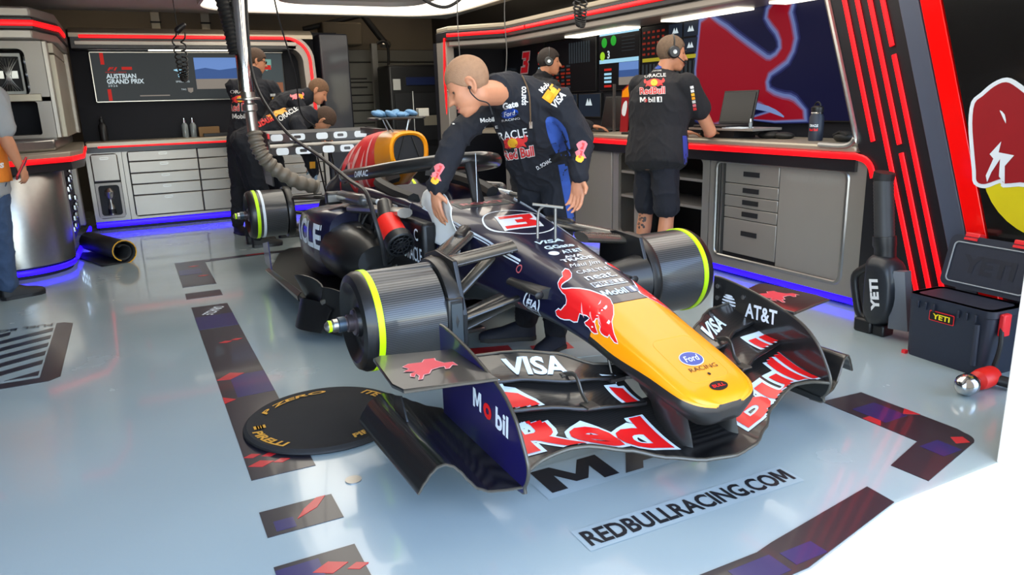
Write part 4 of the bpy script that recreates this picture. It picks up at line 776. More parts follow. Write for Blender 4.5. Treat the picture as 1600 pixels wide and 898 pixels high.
for s in (-1, 1):
    dv = V((1.33 * -s, 2.12, -.75)).normalized()
    kw = dict(parent=car, o=(s * .17, -.57, .5), u=(0, -1, 0), w=(0, 0, 1), bvh=NBV, dirn=dv, step=.012, back=.5, jump=.03)
    decal('bull_outline', poly2d([grow_poly(BU2, .0045)]), WHT, eps=.0016, **kw); decal('bull', poly2d([BU2]), REDP, eps=.003, **kw)
    decal('bull_highlight', poly2d([[(.085, .045), (.10, .06), (.108, .07), (.102, .055)]]), WHT, eps=.0042, **{**kw, 'step': 0}); decal('bull_highlight', poly2d([[(.135, -.01), (.15, .005), (.16, 0), (.15, -.012)]]), WHT, eps=.0042, **{**kw, 'step': 0})
    for k in range(3): decal('bull_highlight', poly2d([[(-.03 + .055 * k, -.01), (-.025 + .055 * k, .03), (-.02 + .055 * k, -.005), (-.01 + .055 * k, -.03)]]), mat('pink_print', (240, 170, 165), .4), eps=.0042, **{**kw, 'step': 0})
    sx = (s, 0, 0); dr = (-s, 0, 0)
    decal('roundel', ellipse2d(.017, .017, 20, .72), mat('pale_red_print', (200, 96, 100), .4), car, (s * .4, -.115, .575), (0, s, 0), (0, 0, 1), NBV, dr, .002, 0, 0)
    decal('roundel', ellipse2d(.017, .017, 20, .72), MATS['pale_red_print'], car, (s * .4, -.145, .425), (0, s, 0), (0, 0, 1), NBV, dr, .002, 0, 0)
    decal('federation_badge', join2(ellipse2d(.056, .056, 30, .86), text2d('FIA', .075, .034, .03, .2), xf(rect2d(.004, .085), -.02, 0), xf(rect2d(.07, .004), 0, -.025)), WHT, car, (s * .4, -.235, .455), (0, s, 0), (0, 0, 1), NBV, dr, .002, .02, 0)
    o = B().loft([[(s * (.17 + .008 + .05 * math.cos(a) * 1.1), -.20 - .13 + y_ * .26 + 0, .515 + .022 * math.sin(a)) for a in [2 * PI * k / 14 for k in range(14)]] for y_ in (0, .02, .6, 1.0)]).build('camera_pod', CARBM, car)
    B().ell((s * .228, -.338, .515), (.02, .006, .016)).build('camera_lens', BLKP, o)
# nose badges
def nose_top(nm, m2, m, x, y, e=.002): return decal(nm, m2, m, car, (x, y, 1.0), (1, 0, 0), (0, 1, 0), NBV, DN, e, .02, 0)
nose_top('oval_badge', ellipse2d(.046, .034, 32), WHT, 0, -.945); nose_top('oval_badge', ellipse2d(.043, .031, 32), FORDB, 0, -.945, .003); nose_top('oval_lettering', text2d('Ford', .062, .028, .012, .25), WHT, 0, -.945, .0042)
nose_top('sponsor_lettering', text2d('RACING', .115, .018, .0, 0), BLKP, .01, -.992); nose_top('fastener', ellipse2d(.006, .006, 12), BLKP, .008, -1.022)
nose_top('oval_badge', ellipse2d(.036, .018, 28), BLKP, .0, -1.075); nose_top('oval_lettering', text2d('BULL', .05, .012, .02), REDP, .0, -1.075, .003)
b = B(); pts = []
for x, y in rrect(-.085, -1.045, .085, -.83, .03, 4):
    h = NBV.ray_cast(V((x, y, 1)), V((0, 0, -1))); pts.append(h[0] + V((0, 0, .0004)))
b.tube(pts, .0009, 4, False, 0, 1, None, True); b.build('hatch_seam', mat('seam_yellow', (240, 164, 8), .5), car)
# pitot hoop on the chassis top
b = B(); b.tube(smooth_path([(-.035, .0, .66), (-.03, .0, .77), (-.02, -.01, .80), (.0, -.03, .812)], 4), .006, 6); b.tube([(.03, -.04, .655), (.03, -.045, .80)], .006, 6); b.tube([(-.05, .01, .815), (.05, -.075, .80)], .006, 6); b.build('sensor_hoop', mat('grey_metal', (128, 128, 124), .4, .6), car)
b = B(); b.tube([(-.02, .62, .73), (-.02, .62, 1.0)], .002, 4); b.build('aerial', WHT, car)

# ---------------- halo
b = B(); b.tube(smooth_path([(-.30, 2.02, .79), (-.37, 1.75, .83), (-.375, 1.4, .868), (-.30, 1.02, .92), (-.14, .80, .955), (0, .75, .962), (.14, .80, .955), (.30, 1.02, .92), (.375, 1.4, .868), (.37, 1.75, .83), (.30, 2.02, .79)], 6), .036, 12, True, 0, .75); halo = b.build('halo', CARB, car); HB = b.bvh()
b = B(); b.tube(smooth_path([(0, .74, .95), (0, .70, .86), (0, .64, .73)], 5), [.034, .034, .033, .033, .033, .032, .032, .032, .034, .036, .04], 12, True, 0, .5, (1, 0, 0)); b.build('halo_pillar', CARB, car)
decal('sponsor_lettering', text2d('DAMAC', .19, .034, .02, .3), WHT, car, (-.6, 1.33, .875), (0, -.985, .11), (.0, .11, 1), HB, (1, 0, 0), .002, .02, .0); decal('sponsor_lettering', text2d('TISC', .07, .036, .02, .1), WHT, car, (-.6, 1.78, .822), (0, -1, .09), (0, .09, 1), HB, (1, 0, 0), .002, .02, .0)
# ---------------- engine cover and air intake
EC = [(1.60, .125, 1.085, .85), (1.72, .135, 1.09, .80), (1.86, .14, 1.088, .74), (2.05, .145, 1.075, .66), (2.3, .15, 1.045, .60), (2.6, .145, .96, .56), (2.85, .125, .86, .54), (3.1, .10, .74, .52), (3.4, .07, .66, .50), (3.6, .04, .60, .48)]
def ecr(y, hw, zt, zb, f=1.0, n=28):
    zc = (zt + zb) / 2; out = []
    for k in range(n):
        a = 2 * PI * k / n; sx = math.copysign(abs(math.cos(a)) ** .75, math.cos(a)); sz = math.copysign(abs(math.sin(a)) ** .8, math.sin(a))
        wz = 1.0 if sz < 0 else (1 - .25 * sz * (y > 1.9))
        out.append((hw * f * sx * wz * (1 + (.5 if (sz < 0 and y > 1.9) else 0) * -sz * .6), y, zc + (zt - zc) * f * sz))
    return out
def ec_at(y): return (y,) + tuple(interp([(q[0], q[k]) for q in EC], y) for k in (1, 2, 3))
b = B(); b.loft([ecr(1.80, .1, 1.06, .88, .8), ecr(*EC[0], .80), ecr(EC[0][0] - .012, *EC[0][1:], .9), ecr(*EC[0], 1.0)] + [ecr(*ec_at(y)) for y in (1.66, 1.72, 1.80, 1.86)], False); intake = b.build('air_intake', YEL, car)
B().loft([ecr(1.61, .125, 1.085, .85, .80), ecr(1.79, .1, 1.06, .88, .8)]).build('intake_mouth', DARK, car)
b = B()
for x in (-.05, .05): b.tube([(x * .5, 1.605, 1.05), (x * 1.6, 1.605, .89)], .006, 5)
b.build('intake_strut', CARB, intake)
b = B(); b.loft([ecr(*ec_at(y)) for y in (1.86, 1.95, 2.05, 2.15, 2.3, 2.45, 2.6, 2.7)], True); eb = b.build('engine_cover', REDP, car); EBV = b.bvh()
b = B(); b.loft([ecr(*ec_at(y)) for y in (2.70, 2.85, 3.0, 3.1, 3.25, 3.4, 3.6)], True); b.build('tail_cover', NAVY, car)
for pl in ([(-.30, .10), (-.22, .18), (-.05, .30), (.0, .31), (-.18, .16), (-.28, .05)], [(-.18, -.02), (-.10, .12), (-.02, .18), (-.04, .10), (-.12, .0), (-.06, -.10), (-.1, -.10)], [(.02, -.05), (.06, .08), (.10, .16), (.09, .02), (.12, -.12), (.07, -.08)], [(-.32, -.02), (-.26, .06), (-.20, .02), (-.22, -.08)], [(.15, .22), (.19, .2), (.2, -.12), (.18, -.14)]):
    decal('bull_highlight', poly2d([pl], 2), mat('pink_print', (240, 170, 165), .4), car, (-.6, 2.2, .80), (0, -1, 0), (0, 0, 1), EBV, (1, 0, 0), .002, .03, 0)
decal('navy_flame', poly2d([[(-.45, -.06), (-.3, .05), (-.24, -.04), (-.1, -.16), (.2, -.2), (.2, -.3), (-.45, -.3)]]), NAVY, car, (-.6, 2.2, .80), (0, -1, 0), (0, 0, 1), EBV, (1, 0, 0), .0025, .03, 0)
decal('sponsor_lettering', text2d('ROKT', .17, .07, .03, .2), WHT, car, (-.6, 2.10, .62), (0, -1, 0), (0, 0, 1), EBV, (1, 0, 0), .005, .02, 0)
# fin and small tray on the roll hoop
b = B(); b.b2((-.008, 2.0, 1.05), (.008, 2.55, 1.09)); b.build('shark_fin', CARB, car, bevel=.002)
# ---------------- sidepods, deck, floor
for s in (-1, 1):
    b = B(); R = []
    for y, xo, zt, zb, xi in ((1.50, .56, .63, .30, .28), (1.56, .60, .64, .27, .28), (1.75, .615, .635, .22, .26), (2.1, .60, .60, .18, .22), (2.5, .50, .54, .16, .16), (2.9, .34, .48, .16, .1), (3.2, .2, .44, .18, .06)):
        R.append([(s * x, y, z) for x, z in [(p.x, p.y) for p in smooth_path([(xi, zb, 0), ((xi + xo) / 2, zb, 0), (xo - .05, zb + .02, 0), (xo, (zb + zt) / 2 - .02, 0), (xo - .01, zt - .06, 0), (xo - .06, zt, 0), ((xi + xo) / 2, zt + .02, 0), (xi, zt + .05, 0)], 3)]])
    b.loft(R); sp = b.build('sidepod', NAVY, car, angle=50); SBV = b.bvh()
    decal('sponsor_lettering', text2d('ORACLE', 1.05, .155, .03, .0), WHT, car, (s * 1.0, 2.07, .50), (0, s * 1.0, 0), (0, 0, 1), SBV, (-s, 0, 0), .003, .03, 0)
    b = B(); b.loft([[(s * (.42 + q * .20 * math.cos(a)), y, .42 + q * .17 * math.sin(a)) for a in [2 * PI * k / 20 for k in range(20)]] for y, q in ((1.05, .55), (1.10, .75), (1.2, .92), (1.35, 1.0), (1.52, 1.0))]); b.build('inlet_duct', CARBD, car)
    # exposed chassis flank with panels, ledge and tubes
    B().b2((s * .27, .56, .32), (s * .345, 1.62, .69)).build('flank_panel', BLKP, car, bevel=.02)
    decal('sponsor_lettering', join2(text2d('Hard Rock', .21, .045, .012), xf(ellipse2d(.05, .05, 28, .88), .01, 0)), WHT, car, (s * .348, 1.36, .470), (0, s, 0), (0, 0, 1))
    decal('sponsor_lettering', text2d('C', None, .06, .012), WHT, car, (s * .348, .645, .625), (0, s, 0), (0, 0, 1)); decal('sponsor_lettering', text2d('ORACLE', .26, .075, .012), WHT, car, (s * .348, .71, .525), (0, s, 0), (0, 0, 1))
    b = B(); b.tube([(s * .37, .72, .725), (s * .39, 1.1, .70), (s * .42, 1.45, .67)], .026, 10, True, 0, 1.6); b.build('side_ledge', STEEL if s < 0 else CARB, car)
    b = B(); b.cap((s * .42, 1.22, .74), (s * .42, 1.66, .72), .036, .036, 14); b.build('cooler_pipe', DRUMC, car)
    m_ = B().box((s * .46, 1.70, .71), (.10, .07, .075)).build('mirror', CARBM, car, bevel=.015); B().box((s * .47, 1.662, .71), (.07, .004, .04)).build('mirror_glass', STEEL, m_)
    b = B(); b.tube([(s * .36, .88, .735), (s * .37, 1.28, .735)], .013, 8); b.build('sleeve_pipe', mat('grey_sleeve', (120, 118, 112), .5), car); b = B(); b.tube([(s * .362, .98, .735), (s * .366, 1.14, .735)], .017, 8); b.build('white_sleeve', WHT, car)
    for k in range(5): B().tube(smooth_path([(s * .36, .95 + .13 * k, .66), (s * (.38 + .02 * (k % 2)), 1.0 + .12 * k, .58), (s * .36, 1.06 + .1 * k, .50)], 4), .009, 6).build('loose_hose', RUB, car)
    # floor
    b = B(); b.prism([(s * .02, .80), (s * .14, .80), (s * .26, 1.0), (s * .62, 1.08), (s * .72, 1.2), (s * .74, 2.5), (s * .56, 3.1), (s * .45, 3.25), (s * .02, 3.25)], (0, 0, .13), (1, 0, 0), (0, 1, 0), (0, 0, .022)); b.build('underfloor', mat('matt_black_floor', (13, 13, 14), .6, 0, 0, .15, 20), car)
    for k, (x, y0, h, ln, tw) in enumerate(((.735, 1.13, .17, .32, .09), (.75, 1.20, .30, .26, -.07), (.66, 1.02, .25, .30, .05), (.56, .98, .20, .28, .05), (.46, .96, .16, .26, .04))):
        b = B(); b.grid(lambda u, w: (s * (x + tw * math.sin(u * 2.6) * (1 - w) - .05 * w * math.cos(u * 5)), y0 + ln * u - .06 * w * (1 - u), .06 + h * w * (.55 + .45 * math.sin(.6 + u * 2.2))), 12, 6, 0, (s * .008, 0, 0)); b.build('floor_fence', CARBD, car)
    b = B(); b.tube([(s * .36, .9, .42), (s * .72, 1.15, .22)], .015, 8, True, 0, .5); b.build('floor_stay', WISH, car)
    b = B(); b.grid(lambda u, w: (s * (.74 + .03 * math.sin(w * 3)), 1.5 + 1.0 * u, .14 + .07 * w * (1 - .6 * u)), 10, 3, 0, (s * .006, 0, 0)); b.build('floor_edge', CARB, car)
    b = B(); b.prism([(0, 0), (.20, .02), (.22, .16), (.02, .20)], (s * .74, 2.42, .16), (0, 1, 0), (0, 0, 1), (s * .008, 0, 0)); b.build('rear_floor_vane', NAVYP, car)
# ---------------- front wing
XW = lambda tab: (lambda x: interp(tab, abs(x)))
le_y = XW([(0, -1.165), (.1, -1.145), (.2, -1.09), (.3, -1.02), (.4, -.985), (.5, -.955), (.6, -.962), (.665, -.985)]); le_z = XW([(0, .150), (.12, .152), (.22, .163), (.32, .185), (.44, .213), (.55, .208), (.665, .19)])
te_y = XW([(0, -.80), (.13, -.80), (.35, -.79), (.5, -.72), (.665, -.68)]); te_z = XW([(0, .225), (.13, .225), (.35, .25), (.5, .262), (.665, .26)])
def strip(x0, x1, ly, lz, ty, tz, camber, nu=26, nv=8, th=.011):
    def fn(u, w):
        x = x0 + (x1 - x0) * u; yl, zl, yt, zt = ly(x), lz(x), ty(x), tz(x)
        return (x, yl + (yt - yl) * w, zl + (zt - zl) * w - camber * math.sin(PI * w) * (1 - .3 * w))
    b = B(); b.grid(fn, nu * 2, nv * 2, 0, (0, 0, -th)); return b
mpB = strip(-.646, .646, le_y, le_z, te_y, te_z, .022, 60, 10, .013); mpB.build('main_plane', CARB, car, angle=50)
b = B(); b.tube([(x, le_y(x) - .001, le_z(x) - .006) for x in [i * .648 / 24 for i in range(-24, 25)]], .0068, 8); b.build('leading_edge', mat('beige_carbon_edge', (74, 70, 62), .35, .3, .3), car)  # thin beige tube along the edge, paler than the carbon
f1y = XW([(.1, -.868), (.34, -.855), (.45, -.80), (.665, -.735)]); f1z = XW([(.1, .243), (.34, .268), (.5, .283), (.665, .28)]); f1ty = XW([(.1, -.715), (.34, -.70), (.5, -.61), (.665, -.55)]); f1tz = XW([(.1, .288), (.34, .318), (.5, .325), (.665, .32)])
f2y = XW([(.06, -.755), (.34, -.742), (.5, -.645), (.665, -.59)]); f2z = XW([(.06, .292), (.34, .328), (.5, .335), (.665, .33)]); f2ty = XW([(.06, -.695), (.2, -.68), (.33, -.615), (.43, -.545), (.5, -.495), (.665, -.45)]); f2tz = XW([(.06, .312), (.2, .335), (.33, .382), (.43, .388), (.5, .380), (.665, .375)])
allw = B(); allw.add(mpB.v, mpB.f); FL = {}
for s in (-1, 1):
    a = strip(s * .12, s * .655, f1y, f1z, f1ty, f1tz, .012); a.build('flap', CARB, car, angle=50); allw.add(a.v, a.f)
    c = strip(s * .075, s * .655, f2y, f2z, f2ty, f2tz, .008); c.build('flap', CARB, car, angle=50); allw.add(c.v, c.f); FL[s] = (a, c)
    for ly, lz in ((f1y, f1z), (f2y, f2z)):
        e = B(); e.tube([(s * x, ly(x) - .002, lz(x) - .005) for x in [.13 + .52 * i / 16 for i in range(17)]], .007, 8); e.build('leading_edge', CARBD, car)
    e = B(); e.tube([(s * x, f2ty(x), f2tz(x) + .002) for x in [.1 + .55 * i / 20 for i in range(21)]], .0045, 6); e.build('trailing_edge', MATS['beige_carbon_edge'], car)
    # slot gap bracket and stays
    e = B(); e.tube(smooth_path([(s * .345, -.70, .335), (s * .343, -.765, .352), (s * .34, -.80, .30), (s * .338, -.83, .275)], 4), .009, 8, True, 0, .5); e.box((s * .345, -.69, .336), (.035, .05, .006)); e.box((s * .338, -.845, .272), (.045, .05, .006)); e.build('slot_bracket', mat('beige_carbon_edge', (74, 70, 62), .35, .3, .3), car)
    e = B(); e.tube([(s * .16, -.72, .30), (s * .165, -.70, .37)], .005, 6); e.box((s * .17, -.74, .30), (.06, .06, .012)); e.build('flap_actuator', CARBM, car)
    # pylons
    e = B(); e.loft([[(s * (xc + hw * cx), yf + (yb - yf) * cy, z) for cx, cy in ((0, 0), (.8, .12), (1, .45), (.5, .9), (0, 1), (-.5, .9), (-1, .45), (-.8, .12))] for z, xc, hw, yf, yb in ((.155, .098, .022, -1.075, -.86), (.20, .098, .017, -1.062, -.88), (.25, .104, .022, -1.05, -.86), (.285, .112, .034, -1.055, -.82), (.32, .115, .04, -1.04, -.80))]); e.build('pylon', CARBM, car)
    # endplate
    sil = [(-.36, .475), (-.42, .474), (-.56, .455), (-.70, .425), (-.83, .383), (-.91, .325), (-.955, .26), (-.985, .19), (-.96, .125), (-.90, .095), (-.36, .105)]
    P = [(p.x, p.y) for p in smooth_path([(y, z, 0) for y, z in sil], 4, False)]
    xe = .645; ep = B(); ep.prism(P, (s * xe, 0, 0), (0, 1, 0), (0, 0, 1), (s * .012, 0, 0)); ep.build('endplate', NAVYP if s < 0 else CARB, car, smooth=False)
    e = B(); e.tube([(s * (xe + .006), y, z) for y, z in P[:-4]], .0063, 8); e.build('endplate_edge', MATS['beige_carbon_edge'], car)
    # foot with arched tunnel
    fz = [(.645, .115, .13), (.70, .112, .135), (.75, .113, .155), (.785, .128, .175), (.81, .158, .19), (.83, .188, .203), (.85, .208, .212), (.87, .216, .216), (.89, .211, .21), (.91, .192, .195), (.93, .163, .165), (.95, .13, .13)]
    def foot(u, w):
        x = .645 + .305 * u; y = -.955 + .07 * u ** 2 * 0 + (.105 * u) + w * (.64 - .05 * u)
        za = interp([(q[0], q[1]) for q in fz], x); zb_ = interp([(q[0], q[2]) for q in fz], x) + .02 * math.sin(PI * min(1, (x - .645) / .25)) * w
        return (s * x, y, za + (zb_ - za) * w)
    e = B(); e.grid(foot, 48, 12, 0, (0, 0, .008)); e.build('foot_plate', CARB, car, angle=60)
    e = B(); e.tube([V(foot(i / 48, 0)) + V((0, -.002, .004)) for i in range(49)], .0045, 6); e.build('foot_edge', MATS['beige_carbon_edge'], car)
    # upper winglet
    wl = [(.648, -.80), (.93, -.725), (.945, -.66), (.92, -.40), (.89, -.385), (.648, -.47)]
    e = B(); e.loft([[(s * x, y, z_ + .012 * (x - .648) * -4 * .3) for x, y in wl] for z_ in (.405, .418)]); e.build('winglet', CARB, car, bevel=.004)
    e = B(); e.tube([(s * .93, -.728, .408), (s * .79, -.765, .412), (s * .65, -.803, .415)], .006, 6); e.build('winglet_edge', MATS['beige_carbon_edge'], car)
    e = B(); e.prism([(-.55, .14), (-.42, .14), (-.44, .20), (-.50, .22)], (s * .86, 0, .08), (0, 1, 0), (0, 0, 1), (s * .006, 0, 0)); e.build('foot_fin', CARB, car)
WBV = allw.bvh()
PEG = [(-0.864, -0.544), (-0.84, -0.529), (-0.796, -0.541), (-0.78, -0.519), (-0.748, -0.527), (-0.754, -0.548), (-0.739, -0.587), (-0.712, -0.595), (-0.71, -0.629), (-0.722, -0.617), (-0.744, -0.64), (-0.753, -0.638), (-0.748, -0.616), (-0.765, -0.612), (-0.797, -0.619), (-0.816, -0.647), (-0.834, -0.647), (-0.852, -0.679), (-0.861, -0.678), (-0.847, -0.649), (-0.852, -0.625), (-0.866, -0.649), (-0.872, -0.638), (-0.864, -0.617), (-0.843, -0.608), (-0.876, -0.587), (-0.853, -0.574)]
pz_ = .4205
pgo = [(x + .79, y + .6) for x, y in PEG]
PINK = mat('coral_print', (226, 60, 74), .4)
for ox in (-.79, .79):
    dz = lambda a, c: (ox + a, -.6 + c, .4195 - .0144 * (abs(ox + a) - .648) + .0015)
    decal('winged_horse_outline', poly2d([grow_poly(pgo, .004)]), mat('pale_pink_print', (240, 180, 180), .4), car, None, None, None, fn=lambda a, c: (ox + a, -.6 + c, .4200 - .0144 * (abs(ox + a) - .648))); decal('winged_horse', poly2d([pgo]), PINK, car, None, None, None, fn=dz)
kw = dict(u=(1, 0, 0), w=(0, 1, 0), bvh=WBV, dirn=DN, step=.012, back=0.0, jump=.03)
def wing_text(s_, x, yb, w, xh, rise, grow, slope, bold=.03):
    h = xh / .72
    def sk_(m):
        out = []
        for a, v in m[0]:
            v += h / 2; v = v if v < xh else xh + (v - xh) * rise; out.append((a, v + slope * a))
        return out, m[1]
    decal('logo_ground', sk_(text2d(s_, w, h, bold, 0, grow)), LBLU, car, (x, yb, 1.0), eps=.0022, **kw); decal('logo_lettering', sk_(text2d(s_, w, h, bold)), REDP, car, (x, yb, 1.0), eps=.0042, **kw)
wing_text('Red', -.39, -.985, .47, .122, 3.3, .045, -.30, .034); wing_text('Bull', .40, -1.005, .50, .122, 3.3, .045, .26, .034)
for x_, sl_, ww in ((-.415, -.60, .19), (.40, .60, .19)):
    m2 = text2d('VISA', ww, .082, .035, .0)
    decal('sponsor_lettering', ([(a + (.12 if x_ < 0 else -.12) * c_ * 0 + .25 * c_, c_ + sl_ * a) for a, c_ in m2[0]], m2[1]), LBLU, car, (x_, -.626, 1), eps=.003, **kw)
# endplate lettering
t1 = text2d('M   bil', .26, .075, .03); t2 = text2d('o', None, .052, .04)
al = math.radians(-5)
decal('sponsor_lettering', xf(join2(xf(text2d('M', .062, .068, .03), -.105, 0), xf(text2d('bil', .085, .075, .03), .07, .003)), 0, 0, 1, 1, al), WHT, car, (-.6585, -.765, .288), (0, -1, 0), (0, 0, 1)); decal('sponsor_lettering', xf(xf(text2d('o', .058, .055, .04), -.03, -.006), 0, 0, 1, 1, al), REDP, car, (-.6585, -.765, .288), (0, -1, 0), (0, 0, 1))
glob = join2(*[xf(poly2d([[(-math.sqrt(max(0, 1 - (z0) ** 2)) * .04, z0 * .04)] + [(.04 * math.sqrt(max(0, 1 - z0 ** 2)) * (k / 6 * 2 - 1), (z0 - .10 * math.cos((k / 6 * 2 - 1) * 1.5)) * .04) for k in range(7)] + [(.04 * math.sqrt(max(0, 1 - (z0 + .13) ** 2)) * (1 - k / 6 * 2), (z0 + .13 + .02 * math.cos((1 - k / 6 * 2) * 1.5)) * .04) for k in range(7)]]), 0, 0) for z0 in (-.85, -.5, -.15, .2, .55, .8)])
decal('sponsor_globe', glob, WHT, car, (.6435, -.455, .375), (0, -1, 0), (0, 0, 1)); decal('sponsor_lettering', text2d('AT&T', .17, .062, .025), WHT, car, (.6435, -.635, .372), (0, -1, .02), (0, 0, 1))
for y, z in ((-.385, .437), (-.385, .385), (-.375, .335), (-.535, .42), (-.545, .33)): B().lathe([(.010, 0), (.010, .003), (.005, .004)], (.6435, y, z), (-1, 0, 0), 14).build('endplate_bolt', STEEL, car)
# ---------------- wheels hubs: brake drums
def drum(cx, cy, s, half=.0, r=.2, wdt=.30, rz=0.0, ring=True):
    t = bpy.data.objects.new('wheel_hub', None); COL.objects.link(t); t.parent = car; t.location = (cx, cy, .425); t.rotation_euler = (0, 0, rz)
    ax = (s, 0, 0)
    B().lathe([(r * .90, -wdt), (r * .975, -wdt + .01), (r * .975, -.03), (r * .985, -.022)], (0, 0, 0), ax, 64).build('brake_drum', DRUMC, t)
    B().lathe([(r * .986, -.024), (r * 1.004, -.022), (r * 1.004, .0), (r * .99, .003)], (0, 0, 0), ax, 64).build('lime_ring', LIME, t)
    B().lathe([(r * .995, .002), (r * .99, .02), (r * .93, .042), (r * .80, .05), (r * .72, .042), (r * .62, .02), (r * .45, .012), (r * .3, .02), (r * .28, .035), (.001, .035)], (0, 0, 0), ax, 64, 0).build('drum_cover', CARBD, t)
    B().lathe([(.05, .03), (.05, .042), (.034, .046), (.034, .066), (.028, .07), (.028, .078)], (0, 0, 0), ax, 24).build('hub_flange', mat('dark_titanium', (110, 100, 104), .3, .8), t)
    B().lathe([(.031, .076), (.031, .102), (.026, .105)], (0, 0, 0), ax, 20).build('hub_collar', mat('bluish_metal', (70, 82, 94), .35, .7), t)
    B().lathe([(.026, .102), (.026, .122), (.021, .128), (.021, .142), (.013, .152), (.006, .155)], (0, 0, 0), ax, 16).build('axle_stub', STEEL, t); B().lathe([(.0225, .129), (.0235, .141)], (0, 0, 0), ax, 14).build('nut_pin', LIME, t)
    B().lathe([(r * .9, -wdt - .0), (r * 1.05, -wdt + .0), (r * 1.09, -wdt - .02), (r * 1.06, -wdt - .05), (r * .8, -wdt - .055)], (0, 0, 0), ax, 48).build('inner_flange', CARBM, t)
    return t
h = drum(-.822, .015, -1, wdt=.285); hub = h
B().b2((.275, -.205, -.10), (.345, -.12, .09)).build('duct_scoop', CARBD, h, bevel=.01); B().b2((.285, -.216, -.09), (.33, -.20, .07)).build('duct_mouth', mat('duct_grey', (58, 66, 70), .4), h)
B().prism([(-.2, -.21), (.14, -.21), (.19, -.05), (.17, .2), (.05, .235), (-.13, .22), (-.21, .02)], (.335, 0, 0), (0, 1, 0), (0, 0, 1), (.02, 0, 0)).build('drum_fence', CARBD, h, smooth=False, bevel=.004)
b = B(); b.cap((-.0, -.01, .172), (.27, -.02, .178), .028, .028, 12, 0, 1.0); b.build('top_duct', DRUMC, h)
h = drum(.765, .0, 1, wdt=.28)
B().prism([(-.2, -.21), (.14, -.21), (.19, -.05), (.17, .2), (.05, .225), (-.13, .215), (-.21, .02)], (-.335, 0, 0), (0, 1, 0), (0, 0, 1), (-.02, 0, 0)).build('drum_fence', CARBM, h, smooth=False, bevel=.004)
b = B(); b.loft([[(-.34 - .16 * k, -.12 + .02 * k + (.10 - .03 * k) * math.cos(a), .02 + (.12 - .03 * k) * math.sin(a)) for a in [2 * PI * j / 18 for j in range(18)]] for k in (0, .3, .7, 1)]); b.build('brake_duct', CARBM, h)
h = drum(-.672, 3.4, -1, wdt=.24, r=.19); B().lathe([(.187, -.065), (.189, -.064), (.189, -.045), (.187, -.044)], (0, 0, 0), (-1, 0, 0), 64).build('white_ring', WHT, h)
h = drum(.672, 3.4, 1, wdt=.24, r=.19)
# ---------------- suspension
def arm(a, c, r=.03, fl=.42, m=WISH, name='wishbone'):
    b = B(); b.tube([a, V(a).lerp(V(c), .5), c], r, 12, True, 0, fl, (0, 1, .15)); return b.build(name, m, car)
for s in (-1, 1):
    xo = .49 if s < 0 else .47
    arm((s * .17, -.03, .655), (s * xo, .02, .605), .05); arm((s * .24, .30, .665), (s * xo, .06, .612), .048); B().cap((s * .23, .33, .668), (s * .29, .25, .66), .036, .03, 12).build('arm_fairing', CARBD, car)
    arm((s * .20, .10, .60), (s * xo, .04, .40), .034, .6, WISH, 'push_rod'); arm((s * .19, .08, .60), (s * (xo + .0), .10, .40), .016, .6, CARB, 'push_rod')
    arm((s * .15, -.02, .455), (s * xo, -.01, .36), .042); arm((s * .15, .02, .405), (s * xo, .03, .30), .044); arm((s * .2, .42, .40), (s * xo, .05, .32), .026); arm((s * .17, -.14, .47), (s * xo, -.12, .40), .018, .5, CARB, 'track_rod')
    # rear
    arm((s * .14, 2.75, .58), (s * .44, 3.36, .54), .022, .5, CARB); arm((s * .14, 3.3, .56), (s * .44, 3.4, .55), .022, .5, CARB); arm((s * .14, 2.8, .30), (s * .44, 3.36, .32), .022, .5, CARB); arm((s * .12, 3.4, .28), (s * .44, 3.42, .32), .022, .5, CARB); arm((s * .12, 3.1, .38), (s * .44, 3.4, .44), .02, .6, CARB, 'drive_shaft')
# gearbox core under the tail
B().loft([[(x * k, y, .42 + z * k) for x, z in ((-.13, -.15), (.13, -.15), (.15, .0), (.1, .13), (-.1, .13), (-.15, 0))] for y, k in ((1.6, 1.9), (2.4, 1.6), (3.0, 1.1), (3.6, .7))]).build('gearbox', CARBM, car)
# ---------------- rear wing
ptsw = lambda y0, z0, y1, z1: [(y0, z0), ((y0 + y1) / 2, (z0 + z1) / 2 - .02), (y1, z1), (y1 + .01, z1 + .012), ((y0 + y1) / 2, (z0 + z1) / 2 + .002), (y0, z0 + .014)]
for nm, (y0, z0, y1, z1) in (('rear_wing_plane', (3.60, .875, 3.82, .93)), ('rear_wing_flap', (3.78, .955, 3.92, 1.04))):
    b = B(); b.prism(ptsw(y0, z0, y1, z1), (-.46, 0, 0), (0, 1, 0), (0, 0, 1), (.92, 0, 0)); b.build(nm, CARB, car)
wb = B(); wb.b2((-.45, 3.585, .862), (.45, 3.592, .925)); wb.build('rear_wing_face', CARB, car); wb = B(); wb.b2((-.45, 3.765, .965), (.45, 3.772, 1.03)); wb.build('rear_wing_face', CARB, car)
for z, y, hh in ((.893, 3.583, .058), (.998, 3.763, .055)):
    for x, w_ in ((-.36, .10), (-.19, .13), (.02, .10), (.18, .12), (.36, .11)):
        decal('wing_lettering', poly2d([rrect(-w_ / 2, -hh / 2, w_ / 2, hh / 2, .02, 4)] + ([ [(a * .45, b_ * .45) for a, b_ in rrect(-w_ / 2, -hh / 2, w_ / 2, hh / 2, .02, 4)] ] if x in (-.19, .18) else [])), WHT, car, (x, y, z), (1, 0, 0), (0, 0, 1))
